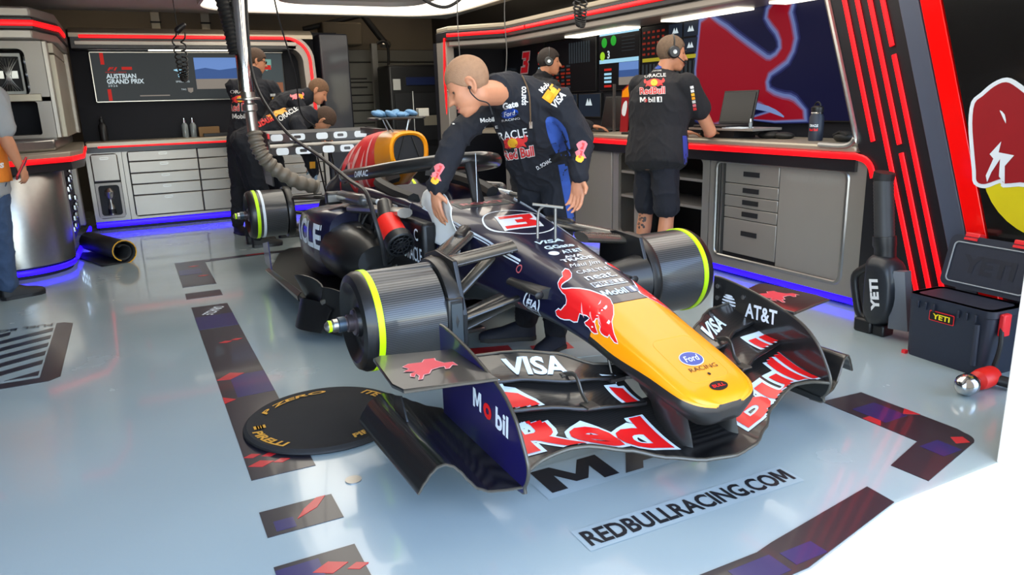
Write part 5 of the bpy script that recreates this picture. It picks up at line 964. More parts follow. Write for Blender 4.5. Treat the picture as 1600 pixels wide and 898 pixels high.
for s in (-1, 1):
    b = B(); b.prism([(3.55, .62), (3.56, .96), (3.62, 1.05), (3.95, 1.06), (3.97, .8), (3.85, .62)], (s * .46, 0, 0), (0, 1, 0), (0, 0, 1), (s * .012, 0, 0)); b.build('rear_endplate', CARBD, car, smooth=False)
    decal('coral_patch', rect2d(.06, .16), mat('pale_red_print', (200, 96, 100), .4), car, (s * .474, 3.6, .86), (0, -s, 0), (0, 0, 1))
    b = B(); b.tube([(s * .06, 3.5, .55), (s * .06, 3.7, .89)], .016, 8, True, 0, .4); b.build('wing_pillar', CARB, car)
B().b2((-.47, 3.56, 1.0), (-.455, 3.62, 1.04)).build('rear_light', REDP, car)
# ---------------- things standing by or on the car
t = thing('car_jack_stand', 'black jack stand with a silver foot under the car between the front wheel and floor', 'stand', (-.05, .92, 0))
B().b2((-.11, -.07, 0), (.11, .07, .022)).build('foot', STEEL, t, bevel=.006); B().lathe([(.02, .02), (.016, .12), (.03, .125), (.03, .128)], (0, 0, 0), (0, 0, 1), 16).build('post', STEEL, t); B().prism([(-.28, 0), (.18, 0), (.10, .11), (-.22, .11)], (0, .10, .02), (1, 0, 0), (0, 0, 1), (0, .012, 0)).build('side_plate', CARBD, t)
t = thing('car_jack_stand', 'jack stand under the gearbox at the tail of the car', 'stand', (-.1, 3.3, 0))
B().b2((-.15, -.1, 0), (.15, .1, .03)).build('foot', PLAS, t, bevel=.006); B().lathe([(.03, .03), (.03, .20), (.06, .21), (.06, .225)], (0, 0, 0), (0, 0, 1), 16).build('post', STEEL, t)
t = thing('cooling_fan', 'red cylindrical cooling fan with a black grille plugged into the side of the car', 'fan', (-.475, .72, .63))
fx = V((.05, -.86, -.50)).normalized(); fo = V((-.0, .0, .0))
B().lathe([(.05, -.10), (.062, -.09), (.062, .045), (.058, .05)], fo, fx, 28).build('body', mat('red_plastic', (226, 34, 24), .4), t); B().lathe([(.064, .045), (.072, .05), (.072, .095), (.066, .10), (.060, .10), (.060, .07)], fo, fx, 28).build('rim', PLAS, t)
b = B(); fu = fx.orthogonal().normalized(); fw = fx.cross(fu)
for k in range(6):
    a = PI * k / 6; d = fu * math.cos(a) + fw * math.sin(a); b.tube([fo + fx * .097 - d * .062, fo + fx * .097 + d * .062], .004, 5)
for r_ in (.022, .044): b.tube([fo + fx * .097 + (fu * math.cos(q) + fw * math.sin(q)) * r_ for q in [2 * PI * j / 18 for j in range(18)]], .004, 5, False, 0, 1, None, True)
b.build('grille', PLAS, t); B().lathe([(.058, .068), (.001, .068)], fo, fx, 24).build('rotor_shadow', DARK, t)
B().cap(fo - fx * .10, fo - fx * .19 + V((0.03, .02, .02)), .045, .04, 14).build('spigot', CARBM, t); B().box(fo + fu * .06 + fx * -.03, (.03, .03, .04)).build('switch', BLKP, t)
b = B(); b.tube(smooth_path([fo + fx * .02 + V((0, .02, -.06)), (-.02, .10, -.16), (.05, .25, -.20), (.14, .30, -.12)]), .004, 6); b.build('power_lead', RUB, t)
t = thing('parts_tray', 'small tray raised on struts above the air intake of the car', 'tray', (-.07, 1.74, 1.10))
B().prism(rrect(-.17, -.10, .15, .12, .03), (0, 0, .055), (1, 0, 0), (0, 1, 0), (0, 0, .012)).build('tray', CARB, t, bevel=.003); b = B()
for x, y in ((-.10, -.06), (.05, -.05), (.10, .06), (-.08, .07)): B().tube([(x * .6, y, -.02), (x, y, .056)], .005, 6).build('strut', STEEL, t)
B().box((.16, .0, .09), (.07, .05, .05)).build('sensor_box', TAN, t, bevel=.004)
t = thing('blue_cloth', 'crumpled pale blue cloth heaped on the tray above the air intake', 'cloth', (-.10, 1.74, 1.168))
b = B(); random.seed(5)
for k in range(7): b.ell((-.10 + .035 * k, random.uniform(-.04, .04), .012 + random.uniform(0, .012)), (.04, .05, .018), Matrix.Rotation(random.uniform(-.6, .6), 3, 'Y'), 10, 8)
o = b.build('fabric', mat('blue_cloth_fabric', (112, 150, 182), .9, 0, 0, .3, 30, .5, 40), t)
# round wheel cover on the floor
t = thing('round_wheel_cover', 'round black fabric wheel cover with yellow lettering lying flat on the floor', 'cover', (-1.015, .10, 0))
B().lathe([(.30, 0), (.315, .006), (.318, .016), (.305, .026), (.285, .022), (.25, .02), (.001, .021)], (0, 0, 0), (0, 0, 1), 64).build('disc', mat('cover_fabric', (27, 27, 28), .8, 0, 0, .15, 8, .25, 6), t)
B().lathe([(.314, .004), (.321, .010), (.316, .018)], (0, 0, 0), (0, 0, 1), 64).build('piping', RUB, t)
def ring_text(txt, a0, span, r, h, m=GOLD, bold=.04, inward=True):
    m2 = text2d(txt, span * r, h, bold, .15)
    def fn(a, c):
        ang = a0 + (a / r if inward else -a / r); rr = r + (-c if inward else c); return (rr * math.cos(ang), rr * math.sin(ang), .0245)
    decal('lettering', m2, m, t, None, None, None, fn=fn, step=.02)
ring_text('P ZERO', math.radians(112), 1.25, .262, .028, GOLD, .03, False); ring_text('PIRELLI', math.radians(-62), .62, .255, .036); ring_text('PIRELLI', math.radians(20), .7, .27, .04)
decal('chequer_patch', join2(*[xf(rect2d(.016, .016), -.27 + .016 * ((k * 2 + r_) % 4) * .6, .01 + .016 * (k // 2) + .0 * r_) for k in range(4) for r_ in range(2)]), GOLD, t, (0, 0, .0245), (1, 0, 0), (0, 1, 0)); ring_text('PIRELLI', math.radians(205), .75, .272, .036)
# hose boom and cables hanging from above
t = thing('extraction_hose', 'hanging chrome extraction pipe ending in a ribbed flexible hose over the rear of the car', 'hose', (-.83, 3.0, 0))
B().lathe([(.055, 0), (.055, .62), (.05, .63)], (.06, 0, 1.36), (.02, .0, 1), 24).build('steel_pipe', CHROME, t)
b = B(); b.lathe([(.04, 0), (.04, .16), (.052, .17), (.052, .21), (.035, .22), (.035, .24), (.085, .245), (.085, .255), (.05, .26), (.05, .31)], (.075, 0, 1.06), (-.03, 0, 1), 24); b.build('clamp_fitting', STEEL, t)
P = smooth_path([(.08, 0, 1.08), (.09, -.02, .98), (.12, -.03, .90), (.20, -.02, .80), (.34, .0, .70), (.50, .05, .64)], 10); rr = [.048 + .010 * (1 if (i // 2) % 2 else 0) for i in range(len(P))]
HOSE = mat('ribbed_hose', (104, 96, 84), .5, 0, .1, .2, 10); b = B(); b.tube(P, rr, 18); b.build('ribbed_hose', HOSE, t)
b = B(); P = smooth_path([(.02, 0.02, 1.62), (.0, .02, 1.8), (-.03, .02, 2.0), (-.05, .02, 2.3)], 14); b.tube(P, [.045 + .008 * (1 if (i // 1) % 2 else 0) for i in range(len(P))], 14); b.build('upper_hose', RUB, t)
tag(B().tube(smooth_path([(-.70, 2.9, 2.25), (-.74, 2.85, 1.75), (-.74, 2.75, 1.4), (-.66, 2.3, 1.10), (-.60, 1.6, .96), (-.58, 1.1, .87), (-.60, .72, .84), (-.60, .60, .72), (-.58, .58, .60), (-.56, .62, .50)], 8), .011, 8).build('air_line', PLAS), 'long black air line drooping from the canopy to the side of the car', 'hose')
tag(B().tube(smooth_path([(-.55, 2.9, 2.25), (-.50, 3.0, 1.9), (-.38, 3.2, 1.5), (-.30, 3.5, 1.2), (-.15, 3.7, 1.08)], 8), .006, 6).build('thin_cable', RUB), 'thin grey cable hanging from the canopy to the rear wing', 'cable')
tag(B().tube(smooth_path([(.62, 3.3, 2.25), (.64, 3.3, 2.2), (.72, 3.25, 2.06), (.88, 3.2, 2.0), (1.02, 3.15, 2.08), (1.06, 3.1, 2.2), (1.07, 3.1, 2.25)], 8), .014, 8).build('cable_loop', RUB), 'thick black cable loop hanging under the ceiling lamp', 'cable')
def coil(name, label, x, y, z0, z1, r=.03, plug=True):
    t = thing(name, label, 'cable', (x, y, 0)); h = z1 - z0; P = []
    for i in range(241):
        q = i / 240; a = q * 2 * PI * 24; cx = -.035 + .07 * q + (0); zz_ = z1 - h * math.sin(PI * q) ** .6
        P.append((cx + (.7 * r) * math.cos(a), (.7 * r) * math.sin(a), zz_ + .012 * math.sin(a)))
    B().tube(P, .007, 5).build('coiled_lead', RUB, t); B().tube([(-.0, 0, z1 - .02), (-.01, 0, 2.3)], .004, 6).build('drop_wire', RUB, t)
    if plug: B().cap((-.0, -.01, z1 + .02), (.05, -.02, z1 + .06), .03, .022, 12).build('plug', PLAS, t)
    return t
coil('coiled_cable', 'black coiled cable with a plug hanging before the back screen', -1.06, 4.6, 1.50, 1.90)
coil('coiled_cable', 'black coiled cable hanging above the monitors', 1.36, 1.9, 1.74, 2.02, .034, False)
tag(B().tube(smooth_path([(1.15, 2.6, 2.3), (1.13, 2.62, 1.9), (1.14, 2.62, 1.6), (1.10, 2.6, 1.35)], 8), .004, 6).build('hanging_wire', mat('grey_wire', (90, 90, 88), .6)), 'thin grey wire hanging from the canopy before the dim far monitor', 'cable')
tag(B().tube(smooth_path([(.92, 3.0, 2.3), (.90, 3.0, 1.9), (.905, 3.0, 1.6), (.90, 3.0, 1.4)], 8), .004, 6).build('hanging_wire', MATS['grey_wire']), 'thin grey wire hanging from the canopy before the number board', 'cable')
# ================================================================ people
def remesh(b, name, vox, it=4, fac=.5):
    me = bpy.data.meshes.new(name); me.from_pydata(b.v, [], b.f)
    bm = bmesh.new(); bm.from_mesh(me); bmesh.ops.recalc_face_normals(bm, faces=bm.faces); bm.to_mesh(me); bm.free()
    o = bpy.data.objects.new(name, me); COL.objects.link(o)
    m = o.modifiers.new('r', 'REMESH'); m.mode = 'VOXEL'; m.voxel_size = vox
    s = o.modifiers.new('s', 'SMOOTH'); s.iterations = it; s.factor = fac
    dg = bpy.context.evaluated_depsgraph_get(); out = bpy.data.meshes.new_from_object(o.evaluated_get(dg)); out.name = name
    bpy.data.objects.remove(o); bpy.data.meshes.remove(me); return out
from mathutils import noise as NZ
def flesh(b, name, mt, parent, vox=.007, it=4, folds=0.0):
    me = remesh(b, name, vox, it); me.materials.clear()
    if folds:
        n = len(me.vertices); nr = [0.0] * (n * 3); me.vertex_normals.foreach_get('vector', nr); o = random.uniform(0, 50)
        for i, v in enumerate(me.vertices):
            c = v.co; q = V((c.x * 11 + o, c.y * 11, c.z * 9 + c.x * 5)); a = NZ.noise(q); c2 = NZ.noise(V((c.x * 23, c.y * 23 + o, c.z * 16 - c.y * 8)))
            k = folds * ((1 - abs(a)) ** 5 * 1.3 - .55 + .45 * (1 - abs(c2)) ** 4)
            v.co = c + V((nr[3 * i], nr[3 * i + 1], nr[3 * i + 2])) * k
        me.update()
    for m in (mt if isinstance(mt, (list, tuple)) else [mt]): me.materials.append(m)
    o = mkobj(name, me, parent, True, angle=80); return o
def head_r(d):
    """head surface along unit direction d (x side, y face, z up); metres, full-size adult"""
    def el(c, s):
        a = sum((d[i] / s[i]) ** 2 for i in range(3)); bq = sum(d[i] * c[i] / s[i] ** 2 for i in range(3)); cc = sum((c[i] / s[i]) ** 2 for i in range(3)) - 1
        return (bq + math.sqrt(max(0, bq * bq - a * cc))) / a
    r1 = el((0, -.012, .028), (.074, .096, .092)); r2 = el((0, .026, -.032), (.059, .066, .074)); r3 = el((0, .048, -.078), (.036, .045, .033))
    r = (r1 ** 10 + r2 ** 10 + r3 ** 10) ** .1
    az = math.atan2(d[0], d[1]); e = math.asin(max(-1, min(1, d[2]))); aa = abs(az)
    g = lambda a, w: math.exp(-(a / w) ** 2)
    if aa < 1.3:
        if -.37 < e < .17:
            t = min(1, (.17 - e) / .44); r += (.005 + .032 * t ** 1.2) * g(az, .11 + .07 * t) * (1 if e > -.28 else max(0, (e + .37) / .09))
            r += .008 * g(aa - .17, .09) * g(e + .25, .07)
        r -= .011 * g(aa - .36, .15) * g(e - .03, .11); r += .007 * g(aa - .30, .30) * g(e - .19, .07)
        r += .0065 * g(az, .30) * g(e + .66, .055) + .007 * g(az, .28) * g(e + .53, .045) - .004 * g(az, .34) * g(e + .595, .025); r -= .003 * g(aa - .2, .12) * g(e + .42, .05)
        r += .009 * g(az, .26) * g(e + .93, .15); r -= .005 * g(az, .4) * g(e + .775, .06); r += .005 * g(aa - .62, .25) * g(e + .15, .16)
    return r
def head_mesh(M, sc, hair=False, n=72, m=54, pad=0.0, line=None):
    rings = []
    for i in range(m + 1):
        e = -PI / 2 + PI * i / m; ring = []
        for k in range(n):
            a = 2 * PI * k / n; d = V((math.cos(e) * math.sin(a), math.cos(e) * math.cos(a), math.sin(e))); r = head_r(d) + pad
            if line is not None: r += line(a, e)
            ring.append(M @ (d * r * sc))
        rings.append(ring)
    return B().loft(rings, True)
def hair_line(th, front=.52, back=-.62, side=-.05):
    def f(a, e):
        aa = abs(((a + PI) % (2 * PI)) - PI)
        lim = front if aa < .75 else (front + (side - front) * (aa - .75) / .5 if aa < 1.25 else (side + (back - side) * min(1, (aa - 1.25) / .9)))
        return th * max(-1.0, min(1, (e - lim) / .12)) - (.004 if e < lim else 0)
    return f
def head_matrix(c, fwd, up):
    f = V(fwd).normalized(); u = V(up); u = (u - f * u.dot(f)).normalized(); x = f.cross(u)
    return Matrix(((x.x, f.x, u.x, c[0]), (x.y, f.y, u.y, c[1]), (x.z, f.z, u.z, c[2]), (0, 0, 0, 1)))
def ears(b, M, sc):
    for s in (-1, 1):
        P = [(s * .074, .0, .014), (s * .083, -.014, .020), (s * .089, -.027, .006), (s * .086, -.025, -.020), (s * .078, -.010, -.044), (s * .072, .0, -.044)]
        b.tube([M @ (V(q) * sc) for q in smooth_path(P, 3)], .0065 * sc, 8); b.ell(M @ (V((s * .076, -.011, -.013)) * sc), (.008 * sc, .015 * sc, .027 * sc), M.to_3x3(), 10, 8)
def hand(b, wr, d, n, t, curl=.35, sc=1.0, spread=.08, thumb_in=.3):
    wr = V(wr); d = V(d).normalized(); n = V(n); n = (n - d * n.dot(d)).normalized(); t = d.cross(n) if V(t).dot(d.cross(n)) > 0 else -d.cross(n)
    rt = Matrix((t, d, n)).transposed()
    b.ell(wr + d * .045 * sc, (.039 * sc, .052 * sc, .017 * sc), rt, 14, 10)
    for k, (off, L) in enumerate(((.030, .95), (.010, 1.05), (-.010, 1.0), (-.029, .78))):
        kn = wr + d * (.088 - .006 * abs(k - 1)) * sc + t * off * sc
        b.cap(wr + d * .02 * sc + t * off * .6 * sc, kn, .013 * sc, .0105 * sc, 8)
        dirn = (d + t * (off / .03) * spread).normalized(); q = kn; a = curl * .6
        for j, (l, r0, r1) in enumerate(((.043, .0098, .0088), (.027, .0088, .0080), (.021, .0080, .0068))):
            dd = dirn * math.cos(a) + n * math.sin(a); e = q + dd * l * L * sc; b.cap(q, e, r0 * sc, r1 * sc, 8); q = e; a += curl * (1 if j == 0 else .8)
    q = wr + d * .022 * sc + t * .026 * sc; e = q + (d * .60 + t * .72 + n * thumb_in).normalized() * .040 * sc
    b.cap(wr + d * .012 * sc + t * .012 * sc, q, .016 * sc, .015 * sc, 8); b.cap(q, e, .014 * sc, .011 * sc, 8); b.cap(e, e + (d * .85 + t * .30 + n * (thumb_in + .25)).normalized() * .031 * sc, .011 * sc, .0085 * sc, 8)
def torso(b, sp, pad=0.0, n=22):
    """sp: list of (point, lateral unit, half width, half depth)"""
    P = [V(q[0]) for q in sp]; rings = []
    for i, (c, lat, w, dp) in enumerate(sp):
        a = P[max(0, i - 1)]; z = P[min(len(P) - 1, i + 1)]; t = (z - a).normalized(); l = V(lat); l = (l - t * l.dot(t)).normalized(); f = t.cross(l)
        rings.append([P[i] + l * ((w + pad) * math.copysign(abs(math.cos(k)) ** .8, math.cos(k))) + f * ((dp + pad) * math.copysign(abs(math.sin(k)) ** .85, math.sin(k))) for k in [2 * PI * j / n for j in range(n)]])
    b.loft(rings)
def shoe(par, heel, toe, m=RUB, sole=None, w=.047, name='shoe'):
    h = V(heel); t = V(toe); d = (t - h); L = d.length; d.normalize(); s = V((0, 0, 1)).cross(d); R_ = []
    for q, ww, hh in ((0, .55, .085), (.06, .8, .098), (.22, .85, .105), (.40, .85, .085), (.6, 1.0, .062), (.82, .98, .05), (.95, .7, .038), (1.0, .35, .026)):
        c = h + d * L * q; R_.append([c + s * (ww * w * math.cos(a)) + V((0, 0, .012 + hh * max(0, math.sin(a)) ** .7 + (0 if math.sin(a) > 0 else 0))) for a in [2 * PI * k / 16 for k in range(16)]])
    o = B().loft(R_).build(name, m, par, angle=60)
    so = B(); so.prism([(q * L, s_ * ww * w * 1.06) for q, ww in ((-.01, .4), (.06, .85), (.3, .8), (.6, 1.0), (.85, .95), (.98, .5)) for s_ in (1,)] + [(q * L, -ww * w * 1.06) for q, ww in reversed(((-.01, .4), (.06, .85), (.3, .8), (.6, 1.0), (.85, .95), (.98, .5)))], h + V((0, 0, .001)), d, s, (0, 0, .022)); so.build('sole', sole or PLAS, o)
    return o
def limb(b, pts, rads, pad=0.0):
    for i in range(len(pts) - 1): b.cap(pts[i], pts[i + 1], rads[i] + pad, rads[i + 1] + pad, 14)
UP = V((0, 0, 1))
def person(label, J, cut=.78, hem=-.05, shl=.88, hair=None, hair_m=None, skin=SKIN, sleeves='long', top_m=SUIT, leg_m=SUIT, shorts=False, group=None, vox=.007, hands=None, sc=.97, shoe_m=RUB, hs=.95, overall=True, gl=None, bulk=1.0):
    pv = V(J['pelvis']); t = thing('person', label, 'person', (pv.x, pv.y, 0), 0, group); O = V((pv.x, pv.y, 0))
    K = {k: (V(v) - O) if k not in ('fwd', 'up', 'lat', 'plat', 'hands') else v for k, v in J.items()}
    lat = (K['shL'] - K['shR']).normalized(); plat = V(J.get('plat', lat)).normalized()
    nb = K['neck']; M = head_matrix(K['head'], J['fwd'], J['up']); hd = K['head']; f = V(J['fwd']).normalized(); u = V(J['up']).normalized()
    chest = (K['shL'] + K['shR']) / 2; p = K['pelvis']
    sp = [(p + (p - chest).normalized() * .11, plat, .10 * sc, .09 * sc), (p + (p - chest).normalized() * .06, plat, .165 * sc, .12 * sc), (p, plat, .172 * sc, .122 * sc), (p.lerp(chest, .38), plat.lerp(lat, .4), .152 * sc, .112 * sc), (p.lerp(chest, .72), lat, .178 * sc, .128 * sc), (p.lerp(chest, .93), lat, .175 * sc, .112 * sc), (chest.lerp(nb, .5), lat, .12 * sc, .085 * sc), (nb, lat, .065 * sc, .066 * sc)]
    sp = [(c, l, w * bulk, q * (1 + (bulk - 1) * .6)) for c, l, w, q in sp[:6]] + sp[6:]
    # skin: one continuous figure
    b = head_mesh(M, hs); ears(b, M, hs)
    b.cap(nb - (hd - nb) * .25, hd - u * .055 * hs - f * .018 * hs, .062 * sc, .056 * sc, 16)
    torso(b, [(c, l, w * .86, d * .86) for c, l, w, d in sp])
    for s in 'LR':
        if 'el' + s in K:
            limb(b, [K['sh' + s], K['el' + s], K['wr' + s]], [.052 * sc, .043 * sc, .029 * sc])
            e2 = K['el' + s].lerp(K['wr' + s], .3); b.cap(K['el' + s], e2, .041 * sc, .044 * sc, 14); b.cap(e2, K['wr' + s], .044 * sc, .029 * sc, 14)
            if hands and s in hands: hand(b, K['wr' + s], *hands[s], sc=hs)
        if 'kn' + s in K:
            limb(b, [K['hip' + s], K['kn' + s], K['an' + s]], [.078 * sc, .054 * sc, .036 * sc]); e2 = K['kn' + s].lerp(K['an' + s], .32); b.cap(K['kn' + s], e2, .052 * sc, .056 * sc, 14); b.cap(e2, K['an' + s], .056 * sc, .036 * sc, 14); b.cap(K['an' + s], K['an' + s] - V((0, 0, .03)), .034, .034, 10)
    body = flesh(b, 'body', skin, t, vox, 3)
    # clothing
    def arms(b, pad):
        for s in 'LR':
            if 'el' + s not in K: continue
            a, e, w = K['sh' + s], K['el' + s], K['wr' + s]; b.cap(chest.lerp(a, .35), a, .085 * sc, .068 * sc, 16)
            if sleeves == 'long': b.cap(a, e, .064 * sc + pad, .056 * sc + pad, 16); e2 = e.lerp(w, .3); b.cap(e, e2, .056 * sc + pad, .054 * sc + pad, 16); b.cap(e2, e.lerp(w, .93), .054 * sc + pad, .042 * sc + pad, 16)
            else: b.cap(a, a.lerp(e, cut), .070 * sc + pad, .070 * sc + pad, 16)
    def legs(b, pad):
        for s in 'LR':
            if 'kn' + s not in K: continue
            h, k, a = K['hip' + s], K['kn' + s], K['an' + s]; b.cap(p.lerp(h, .8), h, .10 * sc + pad, .092 * sc + pad, 16)
            if shorts: b.cap(h, h.lerp(k, shl), .092 * sc + pad, .085 * sc + pad, 16)
            else: b.cap(h, k, .090 * sc + pad, .070 * sc + pad, 16); b.cap(k, a + (k - a) * .06, .070 * sc + pad, .058 * sc + pad, 16)
    if overall:
        b = B(); torso(b, sp, .014); arms(b, .006); legs(b, .006); b.cap(nb - (hd - nb) * .12, nb + (hd - nb) * .27, .088 * sc, .077 * sc, 16); suit = flesh(b, 'overalls', top_m, t, vox + .001, 5, .009); legc = suit
    else:
        b = B(); torso(b, sp, .010); legs(b, .004); legc = flesh(b, 'shorts' if shorts else 'trousers', leg_m, t, vox + .001, 5) if False else None
        b = B(); torso(b, sp[:4], .012); legs(b, .008); legc = flesh(b, 'shorts' if shorts else 'trousers', leg_m, t, vox + .001, 4, .007)
        b = B(); torso(b, [(c - (chest - p).normalized() * (-hem if i < 2 else 0), l, w, d) for i, (c, l, w, d) in enumerate(sp)], .022); arms(b, .010); b.cap(nb - (hd - nb) * .1, nb + (hd - nb) * .10, .074 * sc, .066 * sc, 16); suit = flesh(b, 'shirt', top_m, t, vox + .001, 5, .0045)
    for s in 'LR':
        if 'kn' + s in K:
            a = K['an' + s]; to = K['toe' + s]; dd = (to - a); dd.z = 0; dd.normalize(); h0 = V((a.x, a.y, 0)) - dd * .05; sh = shoe(t, h0, V((to.x, to.y, 0)), shoe_m)
    if hair: flesh_h = head_mesh(M, hs, line=hair_line(*hair[1:]) if True else None, pad=hair[0]).build('hair', hair_m, t, angle=80)
    # lips, eyes and brows
    LIP = mat('lips', (168, 96, 84), .5)
    for e_, q in ((-.548, .0042), (-.645, .0048)):
        pts = [V((math.cos(e_ + .25 * a * a) * math.sin(a), math.cos(e_ + .25 * a * a) * math.cos(a), math.sin(e_ + .25 * a * a))) for a in (-.30, -.2, -.1, 0, .1, .2, .3)]
        B().tube([M @ (w * (head_r(w) - .0015) * hs) for w in pts], [q * hs * k for k in (.35, .8, 1, 1, 1, .8, .35)], 8).build('lip', LIP, t)
    for s in (-1, 1):
        c = V((s * .032, .0625, .003)) * hs; B().ell(M @ c, (.0135 * hs, .0135 * hs, .0115 * hs), None, 12, 8).build('eye', mat('eye_dark', (84, 66, 56), .25), t)
        B().tube([M @ (V((s * q, .0915 - .17 * max(0, abs(q) - .012), .0235 + .004 * math.sin(q * 60))) * hs) for q in (.014, .024, .034, .044)], .0028 * hs, 6).build('eyebrow', hair_m or MATS['brown_hair'], t)
    return t, K, M, suit, legc, O
HAIRB = mat('brown_hair', (70, 50, 36), .8, 0, 0, .35, 60, .6, 160); HAIRC = mat('cropped_fair_hair', (150, 114, 86), .75, 0, 0, .25, 50, .3, 260); HAIRG = mat('grey_brown_hair', (104, 84, 66), .8, 0, 0, .35, 60, .5, 200); HAIRD = mat('dark_hair', (40, 32, 28), .8, 0, 0, .3, 60, .5, 160)
def logo(t, O, bv, nm, m2, m, o, u, w, d, eps=.004, step=.012, k=1.0):
    return decal(nm, xf(m2, 0, 0, k), m, t, V(o) - O, u, w, bv, d, eps, step, .45, .05)
BULL2 = [(-.5, .10), (-.42, .22), (-.36, .10), (-.2, .16), (0, .20), (.2, .16), (.36, .10), (.42, .22), (.5, .10), (.44, .0), (.36, -.02), (.42, -.16), (.30, -.10), (.16, -.16), (.0, -.10), (-.16, -.16), (-.30, -.10), (-.42, -.16), (-.36, -.02), (-.44, 0)]
def bulls(wd): return poly2d([[(a * wd, b_ * wd) for a, b_ in BULL2]], 2), xf(ellipse2d(.16 * wd, .16 * wd), 0, .02 * wd)
OW = mat('off_white_print', (222, 222, 220), .6); OR_ = mat('orange_patch', (240, 160, 20), .6); RF = mat('red_fabric_print', (214, 50, 48), .65); PKF = mat('pink_fabric_print', (226, 120, 126), .65); YF = mat('yellow_fabric_print', (240, 178, 40), .65)

# ---------------- the mechanic leaning over the cockpit with a white cloth
J = dict(pelvis=(.315, .60, .93), plat=(.55, -.83, 0), shL=(.20, .25, 1.235), shR=(.045, .60, 1.25), neck=(.005, .40, 1.29), head=(-.234, .29, 1.318), fwd=(-.78, .34, -.52), up=(-.48, .22, .85),
         elL=(.30, .23, 1.06), wrL=(.252, .17, .895), elR=(-.19, .56, 1.075), wrR=(-.335, .49, .85), hipL=(.36, .53, .86), hipR=(.285, .68, .86), knL=(.305, .46, .48), knR=(.31, .70, .48), anL=(.235, .37, .09), anR=(.185, .60, .09), toeL=(.09, .315, 0), toeR=(-.05, .70, 0))
t, K, M, suit, _, O = person('man with cropped hair in dark overalls leaning over the car with a white cloth', J, hair=(-.0014, .0035, .50, -.75, -.02), hair_m=HAIRC, vox=.0052, hands={'L': ((-.12, -.04, -1), (-.75, -.3, .1), (-.4, -.9, 0), .45), 'R': ((.02, -.10, -1), (.9, .2, .0), (.1, -1.0, .0), .35)}, shoe_m=mat('navy_shoe', (26, 32, 48), .7), hs=1.0, bulk=1.12)
bv = bvh_of(suit); L = lambda *a, **k: logo(t, O, bv, *a, **k)
CX = dict(w=(-.03, .29, .955), d=(.45, .89, -.03))
L('lettering', text2d('ORACLE', .18, .042, .01), OW, (-.04, .3, 1.09), (.899, -.411, .148), **CX)
bb, sn = bulls(.15); L('bull_emblem', xf(bb, 0, 0, 1, 1.1), RF, (-.018, .3, 1.05), (.899, -.41, .12), **CX); L('sun_disc', sn, YF, (-.018, .3, 1.05), (.899, -.41, .12), eps=.006, **CX)
L('lettering_outline', text2d('Red Bull', .15, .052, .04, 0, .05), OW, (.012, .3, 1.0), (.898, -.401, .18), eps=.0035, **CX); L('lettering', text2d('Red Bull', .15, .052, .03), RF, (.012, .3, 1.0), (.898, -.401, .18), eps=.006, **CX)
L('lettering', text2d('Gate', .072, .03, .04), OW, (-.025, .3, 1.227), (.895, -.39, .2), **CX); L('oval_badge', ellipse2d(.041, .021), FORDB, (-.031, .3, 1.19), (.898, -.403, .17), **CX); L('oval_lettering', text2d('Ford', .054, .022, .01, .2), OW, (-.031, .3, 1.19), (.898, -.403, .17), eps=.006, **CX)
L('lettering', text2d('RACING', .085, .01), OW, (-.025, .3, 1.163), (.9, -.42, .12), **CX); L('lettering', text2d('Mobil', .065, .022, .03), OW, (-.15, .3, 1.167), (.899, -.434, .08), **CX); L('lettering', text2d('ABLE', .069, .013), OW, (-.134, .3, 1.13), (.898, -.438, .06), **CX)
L('lettering', text2d('sparco', .085, .03, .02), OW, (.05, .3, 1.265), (.137, .206, .969), (-.889, .456, .028), (.472, .882, .007))
L('lettering', text2d('Mobil', .062, .026, .03), OW, (.155, .3, 1.305), (.65, -.12, .74), (-.62, .48, .63), (.495, .869, .018)); L('yellow_patch', rect2d(.078, .048), OR_, (.188, .3, 1.272), (.62, -.1, .78), (-.66, .49, .57), (.502, .865, .008)); L('patch_stripe', rect2d(.06, .02), YF, (.188, .3, 1.272), (.62, -.1, .78), (-.66, .49, .57), (.502, .865, .008), eps=.006); L('lettering', text2d('VISA', .075, .032, .03, .2), OW, (.226, .3, 1.243), (.654, -.117, .747), (-.618, .487, .617), (.51, .86, 0))
L('name_lettering', text2d('D. SCHACK', .097, .019, .02), OW, (.15, .3, .955), (.84, -.294, .456), (-.322, .406, .855), (.492, .867, -.085))
L('blue_side_panel', poly2d([[(-.10, .02), (-.03, .05), (.06, .035), (.10, .02), (.09, -.03), (0, -.04), (-.10, -.02)]], 3), BLUEF, (.222, .3, 1.065), (.228, -.371, -.9), (.87, -.337, .359), (.509, .859, -.05))
L('belt', rect2d(.12, .04), BLKP, (.245, .3, .985), (.891, -.378, .251), (-.124, .329, .936), (.512, .856, -.071), eps=.006); L('blue_side_panel', rect2d(.30, .045), BLUEF, (.272, .3, .80), (.02, -.282, -.959), (.9, -.414, .14), (.518, .847, -.122))
for o_, u_, w_, d_ in (((-.39, .3, .95), (.476, .01, .879), (-.764, .501, .408), (.361, .928, -.095)), ((.352, .3, 1.005), (.348, .089, .933), (-.83, .493, .263), (.536, .842, -.068))):
    L('cuff_emblem', poly2d([[(-.03, -.03), (-.01, -.012), (.035, -.02), (.045, .008), (.02, .03), (0, .014), (-.02, .032), (-.035, .01)]], 2), PKF, o_, u_, w_, d_); L('cuff_emblem', poly2d([[(-.055, -.012), (-.028, -.02), (-.026, .012), (-.05, .016)]], 2), YF, o_, u_, w_, d_, eps=.006); L('cuff_lettering', text2d('Red Bull', .07, .014, .03), RF, o_, u_, w_, d_, eps=.007)
L('sleeve_lettering', text2d('VISA', .08, .03, .03), OW, (-.305, .3, 1.18), (.384, .068, .921), (-.814, .496, .303), (.384, .923, -.017))
